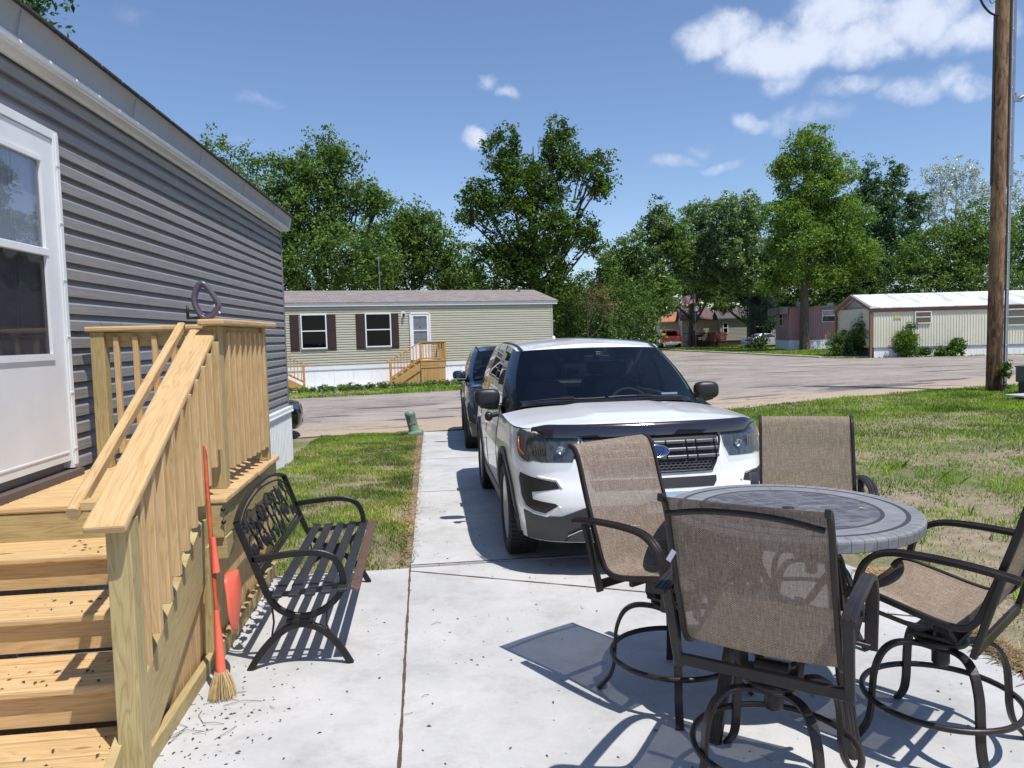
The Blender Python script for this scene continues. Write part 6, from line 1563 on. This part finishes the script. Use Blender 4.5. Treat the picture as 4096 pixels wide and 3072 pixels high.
# ---------------------------------------------------------------- trees
def unit(n): v = RNG.normal(size=(n, 3)); return v/np.linalg.norm(v, axis=1, keepdims=True)
def leaf_cloud(lobes, n, size, clump=.55, per=26, flat=.75, gap=.0, aspect=.55, droop=0.0):
    """n leaf faces in clumps through the volume of the lobes (x,y,z,rx,ry,rz)"""
    lob = np.array(lobes, float); vol = (lob[:, 3]*lob[:, 4]*lob[:, 5])**(.72); pr = vol/vol.sum()
    nc = max(8, n//per); idx = RNG.choice(len(lob), nc, p=pr); u = unit(nc); r = RNG.random(nc)**(1/3.6)
    lump = 1+.20*np.sin(u[:, 0]*5+idx*1.7)+.18*np.sin(u[:, 2]*7+idx)*np.cos(u[:, 1]*6)+.13*(RNG.random(nc) < .12)
    C = lob[idx, :3]+u*lob[idx, 3:6]*(r*lump)[:, None]
    rc = clump*(.45+.75*RNG.random(nc))
    m = nc*per; ci = np.repeat(np.arange(nc), per); off = RNG.normal(size=(m, 3))*.48; off[:, 2] *= flat
    P = C[ci]+off*rc[ci][:, None]
    if droop: P[:, 2] -= droop*np.abs(off[:, 0])*rc[ci]
    nr = unit(m)*.75+off*.5+np.array([0, 0, .55]); nr /= np.linalg.norm(nr, axis=1, keepdims=True)
    t = np.cross(nr, unit(m)); t /= np.linalg.norm(t, axis=1, keepdims=True); bt = np.cross(nr, t)
    s = size*(.6+.8*RNG.random(m)); a = t*(s/2)[:, None]; b = bt*(s*aspect/2)[:, None]
    return np.stack([P-a, P-a*.1+b, P+a, P-a*.1-b], 1)
def make_tree(name, label, x, y, z0, lobes, n, size, mat, trunk_r=.25, fork=.35, group=None, clump=.55, bark=None, per=26, lean=0, limbs=True, aspect=.55, flat=.75, droop=0, cat='tree'):
    g = empty(name, (x, y, z0), 0, label, cat, group); lob = [(a[0]-x, a[1]-y, a[2]-z0)+tuple(a[3:]) for a in lobes]
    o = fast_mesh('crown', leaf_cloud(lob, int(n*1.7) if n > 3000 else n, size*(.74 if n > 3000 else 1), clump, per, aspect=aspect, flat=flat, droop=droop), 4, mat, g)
    b = MB(); top = max(l[2]+l[5]*.5 for l in lob); hf = top*fork
    main = [(0, 0, -.1), (lean*.1, 0, hf*.35), (lean*.3, .05, hf*.7), (lean*.5, 0, hf), (lean*.8, .1, top*.7), (lean, 0, top*.95)]
    b.tube(main, [trunk_r*1.25, trunk_r, trunk_r*.9, trunk_r*.8, trunk_r*.4, trunk_r*.08], 10)
    if limbs:
        for i, l in enumerate(lob):
            s = Vector((lean*.5, 0, hf*(.8+.5*random.random()))); e = Vector(l[:3]); mid = s.lerp(e, .5)+Vector((random.uniform(-.4, .4), random.uniform(-.4, .4), -.05*top))
            b.tube(catmull([s, mid, e], 4), [trunk_r*.5*(1-k/10) for k in range(9)], 6)
            for k in range(3):
                q = e+Vector((random.uniform(-1, 1)*l[3]*.7, random.uniform(-1, 1)*l[4]*.7, random.uniform(.0, .7)*l[5])); b.tube([mid.lerp(e, .6), (mid+q)/2+Vector((0, 0, .2)), q], [trunk_r*.22, trunk_r*.15, trunk_r*.04], 5)
    b.build('trunk', bark or M_['bark'], g); return g
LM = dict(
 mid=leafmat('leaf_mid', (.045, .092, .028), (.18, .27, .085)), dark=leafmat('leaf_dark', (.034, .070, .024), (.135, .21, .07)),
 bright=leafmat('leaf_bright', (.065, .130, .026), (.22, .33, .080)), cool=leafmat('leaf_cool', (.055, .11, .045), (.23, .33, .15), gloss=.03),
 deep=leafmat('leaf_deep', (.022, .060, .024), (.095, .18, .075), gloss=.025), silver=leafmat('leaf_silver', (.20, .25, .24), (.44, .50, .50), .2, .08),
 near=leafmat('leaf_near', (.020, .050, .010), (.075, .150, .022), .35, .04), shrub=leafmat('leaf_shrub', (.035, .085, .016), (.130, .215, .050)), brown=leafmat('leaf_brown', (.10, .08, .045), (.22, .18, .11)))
GR = 'trees along the park behind the homes'
def trees():
    T = lambda *a, **k: make_tree(*a, **k)
    T('leafy_tree', 'green tree rising behind the grey roof, furthest left', -11.6, 50, -.3, [(-12.2, 50, 10.5, 2.6, 2.2, 2.6), (-12.7, 50, 12.9, 1.5, 1.5, 1.9), (-10.7, 51, 12.0, 1.1, 1.2, 2.6), (-11.5, 50, 7, 3, 2.5, 3)], 11000, .27, LM['mid'], .3, group=GR)
    T('maple_tree', 'broad green maple standing behind the left end of the green house', -6.2, 48, -.3, [(-6.9, 48, 9.6, 3.0, 2.6, 2.7), (-5.8, 48, 12.2, 2.0, 1.9, 1.9), (-4.9, 48, 13.0, 1.1, 1.2, 1.2), (-7.7, 48, 11.8, 1.4, 1.4, 1.6), (-3.7, 48, 10.5, 2.0, 1.8, 1.1), (-2.5, 48, 10.2, 1.1, 1.2, .8), (-5.5, 47, 6.5, 3.6, 3, 2.8), (-8.8, 48, 8, 1.5, 1.6, 2.6), (-8.3, 48, 4, 2, 2, 2.5)], 30000, .27, LM['mid'], .36, group=GR)
    T('leafy_tree', 'rounded dark green tree behind the middle of the green house', -.6, 52, -.3, [(-1.6, 52, 7.6, 2.6, 2.4, 2.6), (.3, 52, 8.1, 2.3, 2.2, 2.4), (-.4, 52, 9.2, 1.6, 1.6, 1.2), (1.7, 52, 5.8, 1.8, 2, 2.3), (-3.2, 51, 5.5, 2.2, 2.2, 3.0)], 22000, .27, LM['mid'], .3, group=GR)
    T('small_tree', 'low green tree in the gap left of the big forked tree', 3.0, 55, -.3, [(2.6, 55, 4.8, 1.9, 2, 2.2), (4.0, 55, 4.0, 1.7, 1.8, 2.0)], 7000, .27, LM['dark'], .16, group=GR)
    T('forked_tree', 'tall open forked tree with two leafy tops behind the white suv', 7.0, 46, -.3, [(5.3, 46, 12.9, 1.15, 1.2, 1.5), (8.6, 46, 13.0, 1.15, 1.2, 1.8), (6.6, 46, 11.1, 2.3, 2.0, 1.5), (10.7, 46, 11.9, 1.35, 1.2, 1.05), (11.0, 46, 10.7, .9, 1, .6), (3.6, 46, 10.2, 1.3, 1.3, 1.0), (2.9, 46, 8.9, .8, 1, .5), (6.8, 46, 8.3, 2.8, 2.4, 2.3), (9.9, 46, 8.2, 1.2, 1.2, .8), (10.5, 46, 7.3, .9, 1, .7), (4.6, 46, 6.0, 1.7, 1.7, 1.6), (7.2, 46, 5.0, 2.2, 2.0, 2.4)], 27000, .27, leafmat('leaf_olive', (.026, .060, .012), (.115, .185, .040)), .34, group=GR, clump=.5)
    T('bare_thicket', 'brownish half bare thicket at the foot of the big forked tree', 10.6, 48, -.3, [(10.9, 48, 4.0, 1.5, 1.2, .9), (12.0, 48, 3.6, 1.1, 1.1, .8)], 1200, .15, LM['brown'], .09, group=GR, cat='shrub')
    T('small_tree', 'dense low green tree right of the forked tree', 9.6, 50, -.3, [(8.6, 50, 2.6, 2.6, 2, 2.6), (11.8, 51, 2.3, 2.2, 2, 2.6), (14.2, 53, 3.2, 2.2, 2, 2.5)], 13000, .27, LM['dark'], .16, group=GR)
    T('leafy_tree', 'dark green tree beyond the brownish thicket, above the suv roof', 15.2, 70, -.2, [(14.6, 70, 4.9, 2.6, 2.0, 2.4), (18.4, 70, 6.0, 2.5, 2.0, 2.6), (21.0, 71, 4.6, 2.2, 2.0, 2.4), (12.6, 68, 3.4, 2.0, 1.8, 2.2)], 15000, .30, LM['dark'], .12, group=GR)
    T('leafy_tree', 'green tree left of the dull green ones, above the far white trailers', 20.8, 68, -.12, [(19.5, 68, 8.6, 2.6, 2.4, 2.3), (21.9, 68, 11.5, 1.6, 1.7, 2.0), (17.7, 68, 7.0, 2.0, 2.0, 2.4), (23.0, 68, 9.5, 2, 2, 2.3), (20.2, 67, 5.4, 3.6, 2.6, 2.2)], 16000, .34, LM['mid'], .28, group=GR)
    T('leafy_tree', 'pale windblown green tree behind the flagpole', 29.4, 79.5, -.12, [(27.3, 72, 12.4, 1.8, 1.8, 2.0), (25.3, 71, 9.8, 2.6, 2.4, 2.1), (27.5, 71, 8.4, 3.2, 2.6, 2.6)], 15000, .34, LM['cool'], .09, group=GR)
    T('leafy_tree', 'tall pale green tree left of the tallest ash', 34.0, 76.0, -.12, [(28.2, 68, 12.3, 1.7, 1.7, 1.9), (30.5, 68, 12.4, 1.7, 1.7, 1.9), (29.8, 68, 9.6, 3.6, 2.6, 2.6), (31.5, 68, 7.2, 3.0, 2.6, 2.4)], 19000, .34, LM['cool'], .09, group=GR)
    T('shade_tree', 'dark trunked shade tree by the flagpole with low limbs', 31.9, 87, -.12, [(31.9, 86, 7.2, 3.6, 3, 2.0), (26.6, 82, 6.7, 2.2, 2.4, 1.8), (32.6, 81, 7.0, 2.4, 2.4, 1.8)], 12000, .36, LM['dark'], .45, fork=.30, group=GR)
    T('shade_tree', 'shade tree with a forked black trunk above the silver car', 35.4, 78, -.12, [(34.0, 77.5, 6.2, 3.2, 2.6, 1.8), (36.4, 76.5, 6.9, 3.0, 2.6, 1.9), (31.3, 76, 4.4, 1.3, 1.4, .8)], 12000, .34, LM['dark'], .50, fork=.28, group=GR)
    T('ash_tree', 'tallest bright green ash in front of the dusty pink home', 30.95, 58.3, -.12, [(31.4, 58.3, 15.9, 1.7, 1.6, 2.1), (29.3, 58.3, 14.6, 1.2, 1.2, .9), (33.5, 58.3, 14.3, 1.5, 1.3, 1.5), (31.6, 58.3, 12.9, 2.3, 2, 1.6), (29.5, 58.3, 10.9, 1.9, 1.8, 1.5), (33.6, 58.3, 10.6, 2.6, 2.2, 1.9), (31.4, 58.3, 8.6, 3.5, 2.8, 1.9), (34.8, 58, 7.3, 2.4, 2.0, 1.5), (29.4, 58, 6.4, 1.8, 1.7, 1.1), (32.3, 58, 6.0, 2.0, 1.9, 1.0), (27.9, 58.3, 5.3, .8, .9, .7)], 42000, .27, LM['bright'], .34, fork=.5, group=GR)
    T('poplar_tree', 'deep green poplar between the tall ash and the silvery tree', 48.6, 75, -.12, [(47.5, 75, 13.5, 3.0, 2.6, 3.2), (47.0, 75, 16.9, 1.1, 1.2, 1.9), (49.9, 75, 16.6, 1.2, 1.2, 2.2), (52.2, 75, 14.2, 1.4, 1.4, 1.9), (49.8, 75, 10, 3.8, 3, 3.4), (46.0, 74, 8, 3, 2.6, 3)], 24000, .36, LM['deep'], .34, group=GR)
    T('silver_tree', 'pale silvery leaved sparse tree left of the utility pole', 64.5, 85, -.12, [(62.3, 85, 19.0, 2.0, 1.8, 2.4), (65.5, 85, 19.4, 1.8, 1.8, 2.2), (60.8, 85, 16.0, 1.8, 1.8, 2.2), (64.5, 85, 15.4, 3.6, 2.6, 2.8), (68.2, 85, 17.5, 1.4, 1.6, 1.8), (72.5, 85, 17.5, 2.6, 2, 3.6)], 8000, .30, LM['silver'], .24, group=GR, clump=.6, bark=pm('pale_bark', (.24, .25, .25), .9))
    T('leafy_tree', 'wide green tree behind the cream trailer, beside the pole', 46.2, 60, -.12, [(44.6, 60, 7.6, 3.2, 2.6, 3.2), (48.0, 60, 8.8, 3.0, 2.6, 2.7), (41.6, 60, 5.4, 2.6, 2.2, 3.0), (46.5, 59, 4.8, 4, 2.6, 2.6)], 24000, .30, LM['mid'], .3, group=GR)
    T('leafy_tree', 'dark green tree right of the utility pole', 53.5, 61, -.12, [(53.2, 61, 8.6, 3.0, 2.6, 3.2), (56.5, 61, 8.6, 3.0, 2.6, 3.4), (53, 60, 4.2, 4, 2.6, 3)], 15000, .32, LM['dark'], .3, group=GR)
    T('leafy_tree', 'dark green tree filling the gap behind the dusty pink roof', 41.5, 74, -.12, [(40.5, 74, 5.2, 3.4, 2.6, 2.8), (44.5, 73, 5.0, 2.6, 2.4, 3.0), (37.5, 76, 4.4, 2.4, 2.2, 2.4)], 15000, .34, LM['dark'], .3, group=GR)
    T('blue_spruce', 'small blue grey spruce top above the dusty pink roof', 33.4, 71, -.12, [(33.0, 71, 3.6, 1.5, 1.5, 1.6), (33.3, 71, 4.9, .9, .9, .8)], 4000, .24, leafmat('leaf_blue', (.05, .10, .11), (.13, .20, .22)), .12, group=GR)
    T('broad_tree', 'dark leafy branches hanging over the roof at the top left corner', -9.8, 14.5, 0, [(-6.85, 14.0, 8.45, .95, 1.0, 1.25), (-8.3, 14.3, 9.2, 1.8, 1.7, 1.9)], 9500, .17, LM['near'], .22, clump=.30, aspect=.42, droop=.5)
    # masses of far foliage that reads as one wood
    lob = [(x+RNG.uniform(-2, 2), 108+RNG.uniform(-4, 4), RNG.uniform(2.0, 5.2), 5, 3, RNG.uniform(3.0, 4.4)) for x in range(-26, 92, 5)]
    lob += [(x, 60+RNG.uniform(-2, 2), RNG.uniform(1.2, 2.6), 3, 2, 2.6) for x in range(-16, 17, 4)]
    o = fast_mesh('far_wood', leaf_cloud(lob, 60000, .52, 1.0, 26), 4, LM['dark']); tag(o, 'dark green wood filling the gaps behind all the homes', 'wood', kind='stuff')
    S = lambda name, label, x, y, z, lobes, n, m='shrub', sz=.13, cl=.22: T(name, label, x, y, z, lobes, n, sz, LM[m], .03, group='shrubs against the cream trailer', clump=cl, cat='shrub', limbs=False)
    S('shrub', 'big dark green shrub at the corner of the cream trailer', 26.2, 42.2, -.12, [(25.6, 43.0, .7, 1.0, .9, .9), (26.3, 42.3, 1.15, 1.0, .9, 1.15), (26.9, 41.9, .75, .6, .7, .8), (27.3, 41.3, .7, .7, .6, .85), (24.9, 42.8, .5, .7, .6, .65)], 12000, 'mid')
    S('shrub', 'medium light green shrub below the yellow plaque', 27.5, 40.15, -.12, [(27.5, 40.15, .75, .6, .5, .95), (28.3, 39.9, .2, .5, .3, .25)], 3800)
    S('shrub', 'small light green shrub nearest the utility pole', 30.25, 39.75, -.12, [(30.25, 39.75, .35, .48, .4, .48), (29.5, 39.9, .15, .3, .3, .25)], 2200)
    S('weed_clump', 'dark weed clump beside the silver car wheel', 31.0, 66.5, -.12, [(31.0, 66.5, .5, .8, .6, .7)], 1800, 'dark')
    S('weed_clump', 'leafy weed growing at the foot of the utility pole', 15.32, 18.28, -.12, [(15.32, 18.28, .40, .14, .12, .38)], 260, 'shrub', .09, .12)
trees()

# ---------------------------------------------------------------- grass, straw, litter
def patch_np(x, y, s=1.0, ph=0.0):
    x, y = x+.55*np.sin(y*1.9*s+ph)+.25*np.sin(y*4.3+x*1.1), y+.5*np.sin(x*2.1*s+1.3+ph)+.25*np.cos(x*4.7-y)
    return (np.sin(x*1.3*s+ph)*np.cos(y*1.1*s-ph*.7)+np.sin(x*2.9*s-y*1.7*s+ph*2)*.7+np.cos(x*.7*s+y*2.3*s+1+ph)*.7+np.sin(x*6.1*s+y*5.3*s)*.4)/2.8
def blades(x, y, h, w, lean=.5):
    n = len(x); z = gz_np(x, y)-.012; a = RNG.random(n)*6.283; dx, dy = np.cos(a), np.sin(a); la = RNG.random(n)*6.283; l = h*lean*RNG.random(n)*1.3
    base = np.stack([x, y, z], 1); tip = base+np.stack([np.cos(la)*l, np.sin(la)*l, h], 1); mid = base+np.stack([np.cos(la)*l*.35, np.sin(la)*l*.35, h*.6], 1); s = np.stack([dx*w/2, dy*w/2, 0*w], 1)
    return np.stack([base-s, base+s, mid+s*.8, tip, mid-s*.8], 1)
def grass():
    gm = leafmat('grass_blade', (.10, .19, .025), (.33, .46, .10), .35); dm = leafmat('grass_dry', (.26, .21, .11), (.45, .38, .24), .2); 
    V = []; MI = []
    def region(n, xf, y0, y1, hmax, bias, s, dryf, wk=1.0, keep=None):
        y = y0+(y1-y0)*RNG.random(n); lo, hi = xf(y); x = lo+(hi-lo)*RNG.random(n)
        d = patch_np(x, y, s, bias*3); k = RNG.random(n) < np.clip(.5+bias+d*.85, .03, 1)
        if keep is not None: k &= keep(x, y)
        x, y, d = x[k], y[k], d[k]; m = len(x); dist = np.hypot(x, y)
        h = hmax*(.35+.65*RNG.random(m))*(.75+.5*np.clip(d, -.5, 1)); w = (.0035+.0006*dist)*wk*(.7+.6*RNG.random(m))
        V.append(blades(x, y, h, w)); MI.append((RNG.random(m) < dryf-.25*d).astype(int))
    one = lambda a, b: (lambda y: (np.full_like(y, a), np.full_like(y, b)))
    region(110000, one(-2.25, -.20), 5.62, 16.3, .062, .12, 1.9, .34)
    region(16000, one(-2.25, -.20), 14.6, 16.35, .085, .35, 1.4, .15)
    right = lambda y: (np.where(y < 5.6, np.interp(y, [1, 3.26, 4.35, 5.6], [2.92, 2.95, 3.08, 2.86]), 2.88), 3.0+y*.98)
    rn = np.vectorize(road_near)
    region(110000, right, 2.2, 9.0, .052, -.02, 1.1, .20, keep=lambda x, y: (y < rn(x)) & (x < 11))
    region(130000, right, 9.0, 21.0, .075, .24, .55, .18, keep=lambda x, y: y < rn(x)+.1)
    region(60000, right, 13.5, 21.5, .11, .5, .8, .08, keep=lambda x, y: (y < rn(x)+.15) & (y > rn(x)-4.2) & (x > 5))
    region(26000, one(-10, 9), 27.0, 34, .12, .45, .6, .10, 2.0, keep=lambda x, y: (y > 27.25+.25*(x+4.55)) & (y < 30.9+.24*(x+5.1)))
    region(16000, one(23.9, 40), 41, 85, .16, .5, .3, .12, 2.4, keep=lambda x, y: (y > 62-(x-24)*3))
    region(16000, one(23.9, 34), 41.2, 64, .16, .5, .3, .12, 2.2)
    region(7000, one(24.1, 34), 38.4, 43, .10, -.1, .9, .3, 2.0, keep=lambda x, y: y > 41.0-(x-24)*.265)
    A = np.concatenate(V); mi = np.concatenate(MI)
    o = fast_mesh('grass', A, 5, [gm, dm], mi=mi); tag(o, 'patchy lawn grass on both sides of the driveway and across the road', 'grass', kind='stuff')
    # leafy weeds in front of the green house
    n = 340; x = -7+9.5*RNG.random(n)**1.3; y = 30.6+.24*(x+5.1)+RNG.uniform(-.5, .35, n)
    lob = [(a, b, -.23+RNG.random()*.08, .09, .09, .06+.12*RNG.random()**3) for a, b in zip(x, y)]
    o = fast_mesh('weeds', leaf_cloud(lob, 15000, .07, .09, 20), 4, LM['mid']); tag(o, 'row of leafy weeds along the path of the green house', 'weeds', kind='stuff')
    # clumps of taller grass on the sandy lawn
    V = []; cx = RNG.uniform(3.0, 9, 130); cy = RNG.uniform(3.0, 9, 130); k = cy > 2.5+(cx-3)*.6
    for a, b in zip(cx[k], cy[k]): m = 26; V.append(blades(a+RNG.normal(size=m)*.05, b+RNG.normal(size=m)*.05, .05+.09*RNG.random(m), .006+.003*RNG.random(m), .9))
    o = fast_mesh('grass_tufts', np.concatenate(V), 5, [gm]); tag(o, 'taller grass tufts on the sandy lawn beyond the table', 'grass', kind='stuff')
grass()
def strands(name, label, pts, n, L, w, mat, spread, z=.014, cat='straw'):
    P = [Vector(p) for p in pts]; seg = [(a, b, (b-a).length) for a, b in zip(P, P[1:])]; tot = sum(s[2] for s in seg); V = []
    for a, b, l in seg:
        m = int(n*l/tot); t = RNG.random(m); x = a.x+(b.x-a.x)*t; y = a.y+(b.y-a.y)*t; d = (b-a).normalized(); off = RNG.normal(size=m)*spread; x = x-d.y*off; y = y+d.x*off
        an = RNG.random(m)*3.14; ll = L*(.4+RNG.random(m)); dx, dy = np.cos(an)*ll/2, np.sin(an)*ll/2; zz = gz_np(x, y)+z+RNG.random(m)*.014; sx, sy = -np.sin(an)*w/2, np.cos(an)*w/2; dz = RNG.normal(size=m)*.006
        V.append(np.stack([np.stack([x-dx-sx, y-dy-sy, zz-dz], 1), np.stack([x+dx-sx, y+dy-sy, zz+dz], 1), np.stack([x+dx+sx, y+dy+sy, zz+dz], 1), np.stack([x-dx+sx, y-dy+sy, zz-dz], 1)], 1))
    o = fast_mesh(name, np.concatenate(V), 4, mat); tag(o, label, cat, kind='stuff'); return o
straw = leafmat('dead_straw', (.16, .10, .055), (.45, .32, .19), .1)
strands('dead_grass', 'brown dead grass along the left edge of the driveway', [(-.20, 5.7), (-.17, 9), (-.14, 16)], 2000, .06, .005, straw, .045)
strands('dead_grass', 'brown straw heap along the curved right edge of the patio', [(2.93, 2.9), (2.95, 3.7), (3.06, 4.3), (3.06, 4.9)], 3800, .09, .005, straw, .045, .016)
def litter():
    n = 900; x = RNG.uniform(-1.15, 2.85, n); y = RNG.uniform(2.2, 8.5, n)**1.0; k = (RNG.random(n) < .75) & ~((y < 4.2) & (x < -1.0)); x, y = x[k], y[k]
    near = RNG.normal(size=(160, 2))*[.16, .35]+[-.98, 3.45]; x = np.concatenate([x, near[:, 0].clip(-1.18, 0)]); y = np.concatenate([y, near[:, 1].clip(2.6, 4.6)])
    n = len(x); s = .003+.0065*RNG.random(n)**2; a = RNG.random(n)*6.28; z = np.where(y < 5.6, .013, gz_np(x, y)+.013); c, s_ = np.cos(a), np.sin(a)
    def pt(u, v, w): return np.stack([x+s*(u*c-v*s_), y+s*(u*s_+v*c), z+s*w], 1)
    V = np.stack([pt(-1.5, 0, .1), pt(0, -.55, .5), pt(1.5, 0, .1), pt(0, .6, .7)], 1); mi = (RNG.random(n) < .22).astype(int)
    o = fast_mesh('leaf_litter', V, 4, [pm('litter_dark', (.045, .038, .025), .9), pm('litter_green', (.10, .13, .035), .8)], mi=mi); tag(o, 'small dry leaves and seeds scattered over the pale concrete', 'litter', kind='stuff')
    n = 60; V = []
    x = RNG.uniform(-1.85, -1.22, n); kk = RNG.integers(0, 4, n); yy = np.array([3.87, 3.51, 3.17, 2.83])[kk]+RNG.random(n)*.24; zz = np.array([.722, .542, .362, .182])[kk]; s = .006+.010*RNG.random(n)**2; a = RNG.random(n)*6.28; c, s_ = np.cos(a), np.sin(a)
    f = lambda u, v, w: np.stack([x+s*(u*c-v*s_), yy+s*(u*s_+v*c), zz+s*w], 1)
    o = fast_mesh('step_litter', np.stack([f(-1.5, 0, .1), f(0, -.5, .5), f(1.5, 0, .1), f(0, .5, .6)], 1), 4, [pm('litter_step', (.06, .055, .025), .9)]); tag(o, 'bits of leaf lying on the pine steps', 'litter', kind='stuff')
    b = MB()
    for i in range(26):
        if i < 14: p = Vector((-1.0+random.uniform(-.15, .12), 3.45+random.uniform(-.4, .3), .016)); L = random.uniform(.06, .22)
        else: p = Vector((random.uniform(-.8, 2.5), random.uniform(2.6, 5.5), .016)); L = random.uniform(.03, .07)
        a = random.uniform(0, 6.28); d = Vector((math.cos(a), math.sin(a), 0)); q = [p, p+d*L*.5+Vector((random.uniform(-.02, .02), random.uniform(-.02, .02), .008)), p+d*L]
        b.tube(q, .0013, 4)
    tag(b.build('twigs', pm('twig', (.12, .08, .05), .9)), 'thin dry twigs near the broom and across the patio', 'twigs', kind='stuff')
litter()
